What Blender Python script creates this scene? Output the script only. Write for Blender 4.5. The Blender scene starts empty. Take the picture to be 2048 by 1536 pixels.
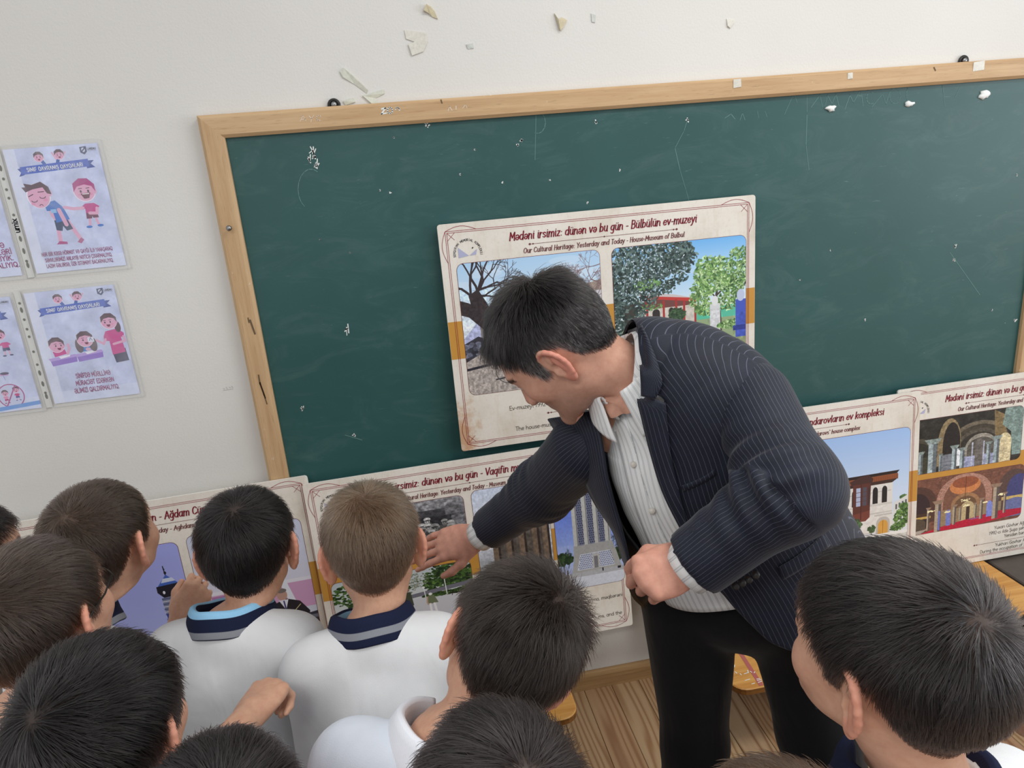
import bpy, math, random
import numpy as np
from mathutils import Vector, Matrix
random.seed(7); np.random.seed(7)
sc = bpy.context.scene
COL = sc.collection

# ------------------------------------------------------------------ camera
CAM = np.array([0.0, -2.0, 1.757])
FOC = 1420.0                                  # focal length in pixels of a 2048 wide frame
ROT = np.array([[ 0.981664028, 0.142159968, 0.12698929 ], [-0.172853773, 0.94471311 , 0.278637243], [-0.080357385,-0.295478736, 0.951963764]])                       # columns: camera right, forward, up
cam_data = bpy.data.cameras.new('camera')
cam_data.sensor_fit = 'HORIZONTAL'; cam_data.sensor_width = 36.0
cam_data.lens = 36.0 * FOC / 2048.0
cam_data.clip_start = 0.02; cam_data.clip_end = 60
cam = bpy.data.objects.new('camera', cam_data); COL.objects.link(cam)
cam.matrix_world = Matrix(((ROT[0,0], ROT[0,2], -ROT[0,1], CAM[0]),
                           (ROT[1,0], ROT[1,2], -ROT[1,1], CAM[1]),
                           (ROT[2,0], ROT[2,2], -ROT[2,1], CAM[2]), (0,0,0,1)))
sc.camera = cam
# ------------------------------------------------------------------ world and lights
w = bpy.data.worlds.new('world'); sc.world = w; w.use_nodes = True
w.node_tree.nodes['Background'].inputs[0].default_value = (0.93, 0.96, 1.0, 1)
w.node_tree.nodes['Background'].inputs[1].default_value = 0.56
def area(name, loc, target, size, size_y, power, col):
    l = bpy.data.lights.new(name, 'AREA'); l.shape = 'RECTANGLE'; l.size = size; l.size_y = size_y
    l.energy = power; l.color = col
    o = bpy.data.objects.new(name, l); COL.objects.link(o); o.location = loc
    o.rotation_euler = (Vector(target) - Vector(loc)).to_track_quat('-Z', 'Y').to_euler()
    return o
area('ceiling_lamp', (1.3, -1.5, 3.2), (1.3, -1.5, 0), 1.3, 0.5, 24, (1.0, 0.975, 0.93))
area('ceiling_lamp', (-1.0, -3.2, 3.2), (-1.0, -3.2, 0), 1.3, 0.5, 30, (1.0, 0.975, 0.93))
area('window_daylight', (4.6, -2.6, 1.9), (0.2, -0.6, 1.1), 2.4, 1.6, 52, (0.90, 0.95, 1.0))
sc.view_settings.view_transform = 'Standard'; sc.view_settings.look = 'None'
sc.view_settings.gamma = 1.0; sc.view_settings.use_curve_mapping = False
sc.view_settings.exposure = 0.27

# ------------------------------------------------------------------ geometry helpers
def ray(px, py):
    return ROT @ np.array([(px - 1024) / FOC, 1.0, -(py - 768) / FOC])
def P(px, py, z):
    """point seen at pixel (px,py), z metres along the optical axis"""
    return CAM + ray(px, py) * z
def on_y(px, py, y):
    d = ray(px, py); return CAM + d * ((y - CAM[1]) / d[1])
def on_z(px, py, z):
    d = ray(px, py); return CAM + d * ((z - CAM[2]) / d[2])

def link(o, parent=None):
    COL.objects.link(o)
    if parent is not None: o.parent = parent
    return o
def mesh_np(name, V, F, mat=None, parent=None, smooth=True, mi=None, cols=None, uv=None, mats=None):
    """V (n,3); F list of faces or (m,k) int array"""
    me = bpy.data.meshes.new(name)
    V = np.asarray(V, np.float32)
    if isinstance(F, np.ndarray):
        m, k = F.shape
        me.vertices.add(len(V)); me.vertices.foreach_set('co', V.ravel())
        me.loops.add(m * k); me.loops.foreach_set('vertex_index', F.astype(np.int32).ravel())
        me.polygons.add(m); me.polygons.foreach_set('loop_start', np.arange(0, m * k, k, dtype=np.int32))
        me.polygons.foreach_set('loop_total', np.full(m, k, np.int32))
    else:
        me.from_pydata([tuple(map(float, v)) for v in V], [], F)
    me.update(calc_edges=True)
    me.polygons.foreach_set('use_smooth', np.full(len(me.polygons), smooth))
    for mm in (mats or [mat]):
        if mm is not None: me.materials.append(mm)
    if mi is not None: me.polygons.foreach_set('material_index', np.asarray(mi, np.int32))
    if cols is not None:
        for nm, arr in cols.items():
            arr = np.asarray(arr, np.float32)
            if arr.ndim == 1:
                a = me.attributes.new(nm, 'FLOAT', 'POINT'); a.data.foreach_set('value', arr)
            else:
                if arr.shape[1] == 3: arr = np.concatenate([arr, np.ones((len(arr), 1), np.float32)], 1)
                a = me.attributes.new(nm, 'FLOAT_COLOR', 'POINT'); a.data.foreach_set('color', arr.ravel())
    if uv is not None:
        l = me.uv_layers.new(name='UVMap')
        li = np.empty(len(me.loops), np.int32); me.loops.foreach_get('vertex_index', li)
        l.data.foreach_set('uv', np.asarray(uv, np.float32)[li].ravel())
    me.validate()
    return link(bpy.data.objects.new(name, me), parent)
def tag(o, label=None, cat=None, group=None, kind=None):
    if label: o['label'] = label
    if cat: o['category'] = cat
    if group: o['group'] = group
    if kind: o['kind'] = kind
    return o
def empty(name, loc=(0, 0, 0), label=None, cat=None, group=None):
    o = bpy.data.objects.new(name, None); o.location = loc; o.empty_display_size = 0.05
    link(o); return tag(o, label, cat, group)
def box_vf(x0, x1, y0, y1, z0, z1, b=0.0):
    """box with an optional chamfer b on all vertical-facing edges (24 verts)"""
    if b <= 0:
        V = [(x, y, z) for z in (z0, z1) for y in (y0, y1) for x in (x0, x1)]
        F = [(0,2,3,1),(4,5,7,6),(0,1,5,4),(2,6,7,3),(0,4,6,2),(1,3,7,5)]
        return V, F
    V = []; F = []
    def ring(x0, x1, y0, y1, z, c):
        s = len(V)
        V.extend([(x0+c,y0,z),(x1-c,y0,z),(x1,y0+c,z),(x1,y1-c,z),(x1-c,y1,z),(x0+c,y1,z),(x0,y1-c,z),(x0,y0+c,z)])
        return s
    r = [ring(x0+b,x1-b,y0+b,y1-b,z0,b*.4), ring(x0,x1,y0,y1,z0+b,b), ring(x0,x1,y0,y1,z1-b,b), ring(x0+b,x1-b,y0+b,y1-b,z1,b*.4)]
    for a, c in zip(r, r[1:]):
        for k in range(8): F.append((a+k, a+(k+1)%8, c+(k+1)%8, c+k))
    F.append(tuple(r[0]+k for k in reversed(range(8)))); F.append(tuple(r[3]+k for k in range(8)))
    return V, F
def box(name, x0, x1, y0, y1, z0, z1, mat, parent=None, b=0.0, smooth=False):
    V, F = box_vf(x0, x1, y0, y1, z0, z1, b)
    return mesh_np(name, V, F, mat, parent, smooth)
def prism(outline, y0, y1, axis='y'):
    """extrude a 2-D outline (x,z) from y0 to y1"""
    n = len(outline)
    V = [(a, y0, c) for a, c in outline] + [(a, y1, c) for a, c in outline]
    F = [tuple(range(n)), tuple(reversed(range(n, 2*n)))]
    F += [(i, i+n, (i+1) % n + n, (i+1) % n) for i in range(n)]
    if axis == 'z': V = [(a, c, b) for a, b, c in V]
    return V, F
def tube(pts, rad, n=8, cap=True):
    pts = np.asarray(pts, float); rad = np.broadcast_to(np.asarray(rad, float), (len(pts),))
    t = np.gradient(pts, axis=0); t /= np.linalg.norm(t, axis=1)[:, None] + 1e-12
    ref = np.array([0, 0, 1.0]) if abs(t[0, 2]) < .9 else np.array([1.0, 0, 0])
    V = []; F = []
    u = np.cross(ref, t[0]); u /= np.linalg.norm(u)
    for i, p in enumerate(pts):
        u = u - t[i] * (u @ t[i]); u /= np.linalg.norm(u); v = np.cross(t[i], u)
        for k in range(n):
            a = 2 * math.pi * k / n
            V.append(p + rad[i] * (u * math.cos(a) + v * math.sin(a)))
    m = len(pts)
    for i in range(m - 1):
        for k in range(n): F.append((i*n+k, i*n+(k+1) % n, (i+1)*n+(k+1) % n, (i+1)*n+k))
    if cap:
        F.append(tuple(reversed(range(n)))); F.append(tuple(range((m-1)*n, m*n)))
    return V, F
def join(parts):
    V = []; F = []
    for v, f in parts:
        s = len(V); V.extend([tuple(map(float, q)) for q in v]); F.extend([tuple(i + s for i in q) for q in f])
    return V, F

# ------------------------------------------------------------------ material helpers
class NT:
    def __init__(s, name):
        s.m = bpy.data.materials.new(name); s.m.use_nodes = True
        s.n = s.m.node_tree.nodes; s.l = s.m.node_tree.links; s.b = s.n['Principled BSDF']
    def new(s, t, **kw):
        n = s.n.new(t)
        for k, v in kw.items(): setattr(n, k, v)
        return n
    def link(s, a, b): s.l.new(a, b)
    def coord(s, kind='Object', scale=(1,1,1), rot=(0,0,0)):
        tc = s.new('ShaderNodeTexCoord'); mp = s.new('ShaderNodeMapping')
        mp.inputs['Scale'].default_value = scale; mp.inputs['Rotation'].default_value = rot
        s.link(tc.outputs[kind], mp.inputs[0]); return mp.outputs[0]
    def noise(s, vec, scale, detail=4, rough=.55, dist=0.0):
        n = s.new('ShaderNodeTexNoise'); n.inputs['Scale'].default_value = scale
        n.inputs['Detail'].default_value = detail; n.inputs['Roughness'].default_value = rough
        n.inputs['Distortion'].default_value = dist
        if vec is not None: s.link(vec, n.inputs['Vector'])
        return n.outputs['Fac']
    def ramp(s, fac, stops):
        r = s.new('ShaderNodeValToRGB'); e = r.color_ramp.elements
        while len(e) < len(stops): e.new(0.5)
        for el, (p, c) in zip(e, stops):
            el.position = p; el.color = (*c, 1) if len(c) == 3 else c
        s.link(fac, r.inputs[0]); return r.outputs[0]
    def mix(s, fac, a, b, mode='MIX'):
        m = s.new('ShaderNodeMix', data_type='RGBA', blend_type=mode)
        for sock, v in ((m.inputs[0], fac), (m.inputs[6], a), (m.inputs[7], b)):
            if isinstance(v, bpy.types.NodeSocket): s.link(v, sock)
            elif isinstance(v, (int, float)): sock.default_value = v
            else: sock.default_value = (*v, 1) if len(v) == 3 else v
        return m.outputs[2]
    def math(s, op, a, b=None):
        m = s.new('ShaderNodeMath', operation=op)
        for sock, v in zip(m.inputs, (a, b)):
            if v is None: continue
            if isinstance(v, bpy.types.NodeSocket): s.link(v, sock)
            else: sock.default_value = v
        return m.outputs[0]
    def attr(s, name, kind='GEOMETRY'):
        a = s.new('ShaderNodeAttribute', attribute_name=name, attribute_type=kind); return a
    def set(s, col=None, rough=None, spec=None, metal=None):
        for k, v in (('Base Color', col), ('Roughness', rough), ('Specular IOR Level', spec), ('Metallic', metal)):
            if v is None: continue
            i = s.b.inputs[k]
            if isinstance(v, bpy.types.NodeSocket): s.link(v, i)
            elif isinstance(v, (int, float)): i.default_value = v
            else: i.default_value = (*v, 1)
    def bump(s, h, strength=.3, dist=.002):
        b = s.new('ShaderNodeBump'); b.inputs['Strength'].default_value = strength; b.inputs['Distance'].default_value = dist
        s.link(h, b.inputs['Height']); s.link(b.outputs[0], s.b.inputs['Normal'])
def srgb(r, g=None, b=None):
    if g is None: r, g, b = r
    f = lambda c: (c/255/12.92) if c/255 <= .04045 else ((c/255+.055)/1.055)**2.4
    return (f(r), f(g), f(b))
def plain(name, rgb, rough=.6, spec=.3, metal=0.0, noise=0.0, nscale=30):
    t = NT(name)
    c = srgb(rgb)
    if noise:
        f = t.noise(t.coord(), nscale)
        t.set(t.ramp(f, [(.3, tuple(x*(1-noise) for x in c)), (.7, tuple(min(1, x*(1+noise)) for x in c))]))
    else: t.set(c)
    t.set(None, rough, spec, metal); return t.m
# ------------------------------------------------------------------ room materials
def mat_wall():
    t = NT('wall_paint'); c = t.coord()
    big = t.noise(c, 1.3, 3); fine = t.noise(c, 160, 3, .6); mid = t.noise(c, 22, 4)
    col = t.ramp(big, [(.3, srgb(217, 214, 208)), (.7, srgb(224, 222, 217))])
    t.set(col, .72, .25)
    h = t.math('ADD', t.math('MULTIPLY', fine, .7), t.math('MULTIPLY', mid, .5)); t.bump(h, .35, .003); return t.m
M_WALL = mat_wall()
def mat_plank():
    t = NT('floor_plank'); oi = t.new('ShaderNodeObjectInfo')
    tc = t.new('ShaderNodeTexCoord'); add = t.new('ShaderNodeVectorMath', operation='ADD')
    sc_ = t.new('ShaderNodeVectorMath', operation='SCALE'); comb = t.new('ShaderNodeCombineXYZ')
    t.link(oi.outputs['Random'], comb.inputs[0]); t.link(oi.outputs['Random'], comb.inputs[1])
    t.link(comb.outputs[0], sc_.inputs[0]); sc_.inputs['Scale'].default_value = 37.0
    t.link(tc.outputs['Object'], add.inputs[0]); t.link(sc_.outputs[0], add.inputs[1])
    mp = t.new('ShaderNodeMapping'); mp.inputs['Scale'].default_value = (1, .09, 1); t.link(add.outputs[0], mp.inputs[0])
    warp = t.noise(mp.outputs[0], 7, 2)
    vor = t.new('ShaderNodeTexVoronoi'); vor.inputs['Scale'].default_value = 5.2
    mk = t.new('ShaderNodeMapping'); mk.inputs['Scale'].default_value = (1, .55, .01); t.link(add.outputs[0], mk.inputs[0]); t.link(mk.outputs[0], vor.inputs['Vector'])
    kd = vor.outputs['Distance']
    # growth rings bend round the knots
    sx = t.new('ShaderNodeSeparateXYZ'); t.link(mp.outputs[0], sx.inputs[0])
    ph = t.math('ADD', t.math('MULTIPLY', sx.outputs[0], 260), t.math('MULTIPLY', warp, 60))
    ph = t.math('ADD', ph, t.math('DIVIDE', 1.1, t.math('ADD', kd, .06)))
    ring = t.math('ADD', t.math('MULTIPLY', t.math('SINE', ph), .5), .5)
    ring = t.math('POWER', ring, 2.2)
    base = t.ramp(oi.outputs['Random'], [(.0, srgb(182, 146, 110)), (.35, srgb(194, 166, 128)), (.6, srgb(172, 128, 98)), (1, srgb(204, 180, 144))])
    dark = t.ramp(oi.outputs['Random'], [(.0, srgb(142, 98, 66)), (.5, srgb(146, 104, 66)), (.75, srgb(120, 76, 54)), (1, srgb(152, 112, 70))])
    col = t.mix(t.math('MULTIPLY', ring, .8), base, dark)
    mpf = t.new('ShaderNodeMapping'); mpf.inputs['Scale'].default_value = (1, .03, 1); t.link(add.outputs[0], mpf.inputs[0])
    fibre = t.noise(mpf.outputs[0], 260, 3)
    col = t.mix(t.math('MULTIPLY', fibre, .35), col, srgb(120, 88, 60))
    knot = t.ramp(kd, [(0.0, (1,1,1)), (.055, (.9,.9,.9)), (.085, (0,0,0))])
    col = t.mix(knot, col, srgb(98, 58, 42))
    scuff = t.ramp(t.noise(tc.outputs['Object'], 30, 5, .7), [(.66, (0,0,0)), (.72, (1,1,1))])
    col = t.mix(t.math('MULTIPLY', scuff, .35), col, srgb(205, 185, 160))
    t.set(col, .42, .4); t.bump(fibre, .12, .001); return t.m
M_PLANK = mat_plank()
def mat_wood(name, c0, c1, along='x', rough=.45, wear=0.0):
    t = NT(name)
    s = {'x': (3, 60, 60), 'z': (60, 60, 3), 'y': (60, 3, 60)}[along]
    v = t.coord('Object', s); f = t.noise(v, 1.2, 5, .6, .4)
    col = t.ramp(f, [(.3, srgb(c0)), (.65, srgb(c1))])
    pore = t.noise(t.coord('Object', tuple(q*3 for q in s)), 2.5, 2)
    col = t.mix(t.ramp(pore, [(.62, (0,0,0)), (.7, (.35,.35,.35))]), col, srgb(*[int(q*.72) for q in c0]))
    if wear:
        wn = t.noise(t.coord(), 34, 6, .75)
        col = t.mix(t.ramp(wn, [(.655, (0,0,0)), (.69, (wear,)*3)]), col, srgb(226, 214, 196))
    t.set(col, rough, .35); return t.m
M_FRAME_X = mat_wood('frame_wood_horizontal', (186, 150, 110), (204, 172, 132), 'x', .5, .75)
M_FRAME_Z = mat_wood('frame_wood_upright', (184, 148, 108), (202, 170, 130), 'z', .5, .8)
M_BASE = mat_wood('baseboard_wood', (150, 116, 76), (176, 142, 98), 'x', .45)
def mat_board():
    t = NT('chalkboard_green'); c = t.coord()
    f = t.noise(c, 2.2, 5, .6)
    col = t.ramp(f, [(.25, srgb(38, 78, 76)), (.75, srgb(46, 88, 86))])
    smear = t.noise(t.coord('Object', (2, 7, 5)), 2.3, 7, .72, 1.2)
    col = t.mix(t.ramp(smear, [(.5, (0,0,0)), (.85, (.13,.13,.13))]), col, srgb(150, 172, 170))
    scr = t.noise(t.coord('Object', (14, 1, 90), (0, .5, 0)), 2.4, 2, .5, .7)
    col = t.mix(t.ramp(scr, [(.71, (0,0,0)), (.78, (.16,.16,.16))]), col, srgb(170, 190, 188))
    sp = t.noise(c, 75, 2)
    col = t.mix(t.ramp(sp, [(.80, (0,0,0)), (.83, (.6,.6,.6))]), col, srgb(205, 214, 212))
    t.set(col, .45, .45); return t.m
M_BOARD = mat_board()
M_CHALK = plain('chalk', (226, 230, 226), .9, .1)
M_CHALK_FAINT = plain('chalk_faint', (104, 136, 133), .9, .1)
M_PUTTY = plain('putty', (238, 240, 238), .6, .3)
M_METAL = plain('zinc_metal', (150, 150, 150), .32, .5, 1.0)
M_DARKMETAL = plain('dark_metal', (52, 50, 48), .4, .5, .6)

# ------------------------------------------------------------------ room shell
tag(box('wall_back', -2.6, 4.2, 0, .12, -.05, 3.3, M_WALL), kind='structure')
floor = tag(box('floor', -2.6, 4.2, -4.4, .0, -.10, -.022, plain('subfloor', (60, 44, 30), .8)), kind='structure')
PW = .0985
pv, pf = box_vf(-PW/2 + .0006, PW/2 - .0006, -4.38, -.001, -.022, 0, .0016)
plank_me = None
for k in range(-24, 42):
    x = .3615 + PW * (k + .5)
    if plank_me is None:
        o = mesh_np('plank', pv, pf, M_PLANK, floor, False); plank_me = o.data
    else:
        o = bpy.data.objects.new('plank', plank_me); link(o, floor)
    o.location = (x, 0, random.uniform(-.0006, .0004))
tag(mesh_np('baseboard_back', *prism([(-.0001, 0), (.017, 0), (.017, .05), (.012, .062), (.004, .066), (-.0001, .066)], -2.6, 4.2), M_BASE, None, False), kind='structure')
_o = bpy.data.objects['baseboard_back']
_me = _o.data
for v in _me.vertices:
    a, b, c = v.co; v.co = (b, -a, c)
_me.flip_normals()

# ------------------------------------------------------------------ chalkboard
BX0, BX1, BZ0, BZ1 = -.431, 2.063, .715, 1.932     # outer edges of the frame
FW = .056
board = empty('chalkboard', (0, 0, BZ0), 'large dark green chalkboard in a worn beech frame fixed to the wall', 'chalkboard')
def rel(o, root=board):
    o.parent = root; o.matrix_parent_inverse = Matrix.Translation(-Vector(root.location)); return o
rel(box('writing_surface', BX0 + .03, BX1 - .03, -.016, -.004, BZ0 + .03, BZ1 - .03, M_BOARD))
def rail(name, p, mat):
    # p: four corners (outer a, outer b, inner b, inner a) in x,z; bevelled bar 30 mm deep
    cx = sum(q[0] for q in p)/4; cz = sum(q[1] for q in p)/4
    ins = [(x + (cx-x)*0 , z) for x, z in p]
    V = [(x, -.001, z) for x, z in p] + [(x, -.026, z) for x, z in p]
    # rounded front
    def toward(q, r, f): return (q[0] + (r[0]-q[0])*f, q[1] + (r[1]-q[1])*f)
    a, b, c, d = p
    fr = [toward(a, d, .14), toward(b, c, .14), toward(c, b, .14), toward(d, a, .14)]
    V += [(x, -.033, z) for x, z in fr]
    F = [(3,2,1,0), (8,9,10,11)]
    for i in range(4):
        j = (i+1) % 4
        F += [(i, j, j+4, i+4), (i+4, j+4, j+8, i+8)]
    return rel(mesh_np(name, V, F, mat, None, False))
o_, i_ = [(BX0,BZ1),(BX1,BZ1),(BX1,BZ0),(BX0,BZ0)], [(BX0+FW,BZ1-FW),(BX1-FW,BZ1-FW),(BX1-FW,BZ0+FW),(BX0+FW,BZ0+FW)]
rail('frame_rail', [o_[0], o_[1], i_[1], i_[0]], M_FRAME_X)
rail('frame_rail', [o_[1], o_[2], i_[2], i_[1]], M_FRAME_Z)
rail('frame_rail', [o_[2], o_[3], i_[3], i_[2]], M_FRAME_X)
rail('frame_rail', [o_[3], o_[0], i_[0], i_[3]], M_FRAME_Z)
# round hanger eyes with a screw, above the top rail
for hx in (-.098, 1.709):
    ang = np.linspace(0, 2*math.pi, 21)
    ring = tube(np.c_[hx + .0125*np.cos(ang), np.full(21, -.006), BZ1 + .004 + .0125*np.sin(ang)], .0042, 8, False)
    tab = box_vf(hx - .010, hx + .010, -.010, -.003, BZ1 - .03, BZ1 + .001)
    h = rel(mesh_np('hanger_eye', *join([ring, tab]), M_DARKMETAL))
    a2 = np.linspace(0, 2*math.pi, 13)[:-1]
    scv = tube([(hx, -.001, BZ1 + .005), (hx, -.013, BZ1 + .005), (hx, -.016, BZ1 + .005)], [.0075, .0075, .004], 10)
    s_ = mesh_np('screw_head', *scv, M_METAL); s_.parent = h
# a long screw left in the left rail
rel(mesh_np('frame_screw', *join([tube([(-.402, -.030, 1.655), (-.402, -.050, 1.658)], .0022, 6), tube([(-.402, -.049, 1.658), (-.402, -.053, 1.6585)], [.0075, .005], 10)]), M_METAL))
# chalk writing and marks: thin strokes on the board and its frame
def strokes(name, lines, wd, mat, y, parent=board):
    parts = []
    for ln in lines:
        pts = [on_y(px, py, y)[[0, 2]] for px, py in ln]
        for (x0, z0), (x1, z1) in zip(pts, pts[1:]):
            d = np.array([x1-x0, z1-z0]); L = np.linalg.norm(d) + 1e-9; n = np.array([-d[1], d[0]])/L*wd*.5*random.uniform(.7, 1.25)
            e = d/L*wd*.3
            V = [(x0-e[0]+n[0], y, z0-e[1]+n[1]), (x0-e[0]-n[0], y, z0-e[1]-n[1]), (x1+e[0]-n[0], y, z1+e[1]-n[1]), (x1+e[0]+n[0], y, z1+e[1]+n[1])]
            parts.append((V, [(0, 1, 2, 3)]))
    o = rel(mesh_np(name, *join(parts), mat, None, False), parent); o['kind'] = 'stuff'; return o
def circ(cx, cy, rx, ry, a0=0, a1=360, n=10):
    return [(cx + rx*math.cos(math.radians(a)), cy + ry*math.sin(math.radians(a))) for a in np.linspace(a0, a1, n)]
strokes('chalk_lettering', [[(763, 218), (771, 216), (763, 228), (773, 226)], circ(780, 221, 5, 6), circ(795, 219, 4, 4, 180, 380, 7)], .0032, M_CHALK, -.0335)
strokes('faint_chalk_lettering', [[(600, 243), (606, 231), (612, 242)], [(603, 239), (610, 238)], [(618, 232), (623, 237), (628, 230)], [(623, 237), (622, 244)], circ(638, 236, 5, 5, 60, 320, 7),
     [(896, 222), (899, 213), (904, 221)], [(912, 219), (912, 212)], [(925, 217), (931, 209), (934, 216)]], .0018, plain('chalk_on_wood', (224, 206, 186), .9), -.0335)
# scratched capitals along the top right of the board
sl = []
x = 1570
def sc_at(l): sl.append(l)
sc_at([(1569, 229), (1588, 186), (1594, 205)]); sc_at([(1614, 183), (1614, 224)]); sc_at([(1622, 215), (1640, 190), (1645, 214)])
sc_at([(1650, 214), (1655, 190), (1664, 208), (1672, 188), (1678, 212)]); sc_at([(1690, 218), (1700, 190), (1707, 205), (1722, 178), (1726, 212)])
sc_at(circ(1742, 196, 9, 12, 300, 60, 8)); sc_at([(1744, 214), (1765, 188), (1772, 208), (1780, 182)])
sc_at(circ(1790, 192, 11, 16)); sc_at(circ(1822, 190, 9, 20, 240, 120, 8)); sc_at([(1885, 170), (1890, 212)]); sc_at([(1910, 195), (1920, 175)])
sc_at([(1450, 236), (1462, 228), (1470, 238)]); sc_at([(1480, 240), (1485, 226), (1490, 240)]); sc_at([(1515, 222), (1517, 236)]); sc_at([(1530, 222), (1534, 234)])
sc_at([(1376, 236), (1368, 262), (1350, 296), (1360, 340), (1372, 380), (1378, 402)]); sc_at([(1614, 230), (1612, 290), (1618, 340)]); sc_at(circ(1075, 245, 16, 22, 250, 470, 9)); sc_at([(1072, 228), (1070, 320)])
sc_at(circ(622, 378, 26, 40, 120, 300, 10)); sc_at([(1900, 505), (1960, 590)]); sc_at([(690, 870), (724, 880)])
strokes('scratched_lettering', sl, .0016, M_CHALK_FAINT, -.0164)
mk = []
for (x, y, s) in ((1192, 245, 4), (855, 250, 5), (625, 305, 10), (632, 330, 9), (618, 318, 7), (780, 385, 3), (850, 243, 6), (1043, 281, 5), (1035, 290, 4), (630, 316, 8), (695, 660, 9), (604, 817, 5), (1174, 405, 3), (788, 275, 3), (540, 240, 3), (1375, 240, 4), (1390, 188, 4), (1507, 187, 4), (1910, 492, 5), (1907, 520, 5), (1770, 800, 6), (1735, 165, 5), (1320, 170, 2), (708, 870, 4), (1005, 365, 3), (1100, 360, 2), (920, 349, 2), (1950, 160, 4), (2034, 350, 3), (2030, 640, 5), (1985, 620, 3), (640, 480, 2), (700, 505, 2), (760, 380, 2), (950, 300, 2), (1240, 340, 2), (1660, 500, 2), (1730, 640, 2), (1600, 560, 2)):
    for q in range(5 if s > 3 else 2):
        a = random.uniform(0, 6.3); r = s*random.uniform(.2, .9)
        mk.append([(x + r*math.cos(a), y + r*1.6*math.sin(a)), (x + r*math.cos(a+2) * .4, y + r*math.sin(a+2.4))])
strokes('chalk_marks', mk, .0027, M_CHALK, -.0167)
strokes('wood_stains', [[(517, 750), (520, 768), (528, 790), (534, 808)], [(520, 765), (531, 796)], [(496, 636), (498, 645)], [(500, 640), (510, 668)], [(1868, 135), (1871, 141)], [(882, 200), (884, 206)]], .004, plain('stain', (108, 88, 66), .8), -.0335)
# two pegs that carry the upper panel
for px_ in (.56, .88): rel(mesh_np('peg', *tube([(px_, -.012, .9555), (px_, -.064, .9575)], .0055, 8), M_DARKMETAL))

# ------------------------------------------------------------------ putty blobs, tape scraps, screw
def blob(name, px, py, w_, h_, y, mat, label, cat, group=None, thick=.008, seed=0):
    rr = random.Random(seed); n = 14; V = []; F = []
    c = on_y(px, py, y)
    rad = [1 + rr.uniform(-.3, .25) for _ in range(n)]
    for lv, (s, t) in enumerate(((1, 0), (.92, .5), (.6, .9), (.2, 1.0))):
        for k in range(n):
            a = 2*math.pi*k/n
            V.append((w_*.5*s*rad[k]*math.cos(a), -thick*t, h_*.5*s*rad[k]*math.sin(a)))
    for lv in range(3):
        for k in range(n): F.append((lv*n+k, lv*n+(k+1) % n, lv*n+n+(k+1) % n, lv*n+n+k))
    F.append(tuple(3*n+k for k in range(n))); F.append(tuple(reversed(range(n))))
    o = mesh_np(name, V, F, mat); o.location = c
    return tag(o, label, cat, group)
blob('putty_blob', 1661, 217, .034, .018, -.016, M_PUTTY, 'white putty blob on the chalkboard, left one of the three in a row', 'putty', 'putty blobs on the chalkboard', seed=1)
blob('putty_blob', 1818, 208, .030, .017, -.016, M_PUTTY, 'white putty blob on the chalkboard, middle one of the three in a row', 'putty', 'putty blobs on the chalkboard', seed=2)
blob('putty_blob', 1968, 190, .038, .024, -.016, M_PUTTY, 'white heart shaped putty blob on the chalkboard near its right edge', 'putty', 'putty blobs on the chalkboard', seed=5)
def scrap(px, py, outline, mat, label, y=-.0012, group='torn tape scraps on the wall', lift=.004, name='tape_scrap', cat='tape'):
    c = on_y(px, py, y); n = len(outline)
    V = [(a, -lift*random.random(), b) for a, b in outline] + [(a, .0008, b) for a, b in outline]
    F = [tuple(range(n)), tuple(reversed(range(n, 2*n)))] + [(i, i+n, (i+1) % n + n, (i+1) % n) for i in range(n)]
    o = mesh_np(name, V, F, mat, None, False); o.location = c; return tag(o, label, cat, group)
def mat_tape(name, rgb, alpha=1.0):
    t = NT(name); f = t.noise(t.coord('Object', (60, 60, 60)), 2, 5, .7)
    c = srgb(rgb); t.set(t.ramp(f, [(.35, tuple(q*.86 for q in c)), (.6, c)]), .35, .5); return t.m
T1 = mat_tape('tape_yellowed', (206, 194, 162)); T2 = mat_tape('tape_pale', (220, 216, 204)); T3 = mat_tape('tape_green', (214, 215, 200)); T4 = mat_tape('tape_grey', (206, 209, 203))
scrap(860, 25, [(-.016,.004),(-.008,.018),(.004,.012),(.012,.002),(.018,-.016),(.004,-.010),(-.004,-.002)], T1, 'yellowed curled tape scrap on the wall, highest and left of the others', lift=.012)
scrap(833, 80, [(-.028,.024),(.026,.016),(.028,-.006),(.014,-.028),(-.016,-.036),(-.022,-.010),(-.006,-.004),(-.026,.004)], T2, 'crumpled pale square of old tape on the wall above the chalkboard')
scrap(940, 92, [(-.009,.004),(.008,.006),(.009,-.006),(-.007,-.007)], T4, 'tiny grey green paper scrap right of the crumpled tape square')
scrap(1120, 45, [(-.014,.022),(-.006,.006),(.006,.012),(.018,.004),(.006,-.014),(-.002,-.020)], T1, 'torn yellowish tape flake hanging by a thread, above middle of chalkboard', lift=.010)
scrap(1187, 37, [(-.006,.012),(.006,.008),(.004,-.010),(-.005,-.008)], T4, 'small pale grey tape fleck right of the torn yellowish flake')
scrap(706, 160, [(-.030,.022),(-.020,.030),(.008,.004),(.034,-.026),(.030,-.034),(.004,-.012),(-.024,.008)], T3, 'long slanting greenish tape strip just above the left hanger')
scrap(746, 192, [(-.026,.002),(.030,.014),(.030,.004),(.006,-.006),(.014,-.024),(-.004,-.020)], T3, 'greenish tape strip lying crosswise under the slanting one')
scrap(698, 205, [(-.014,.004),(.012,.010),(.016,0),(-.010,-.006)], T3, 'short pale tape stub between left hanger and crossed strips')
scrap(1460, 47, [(-.010,.012),(.008,.010),(.012,.002),(0,-.012),(-.008,-.006)], T2, 'faint beige paper stain above the right half of the board')
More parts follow.
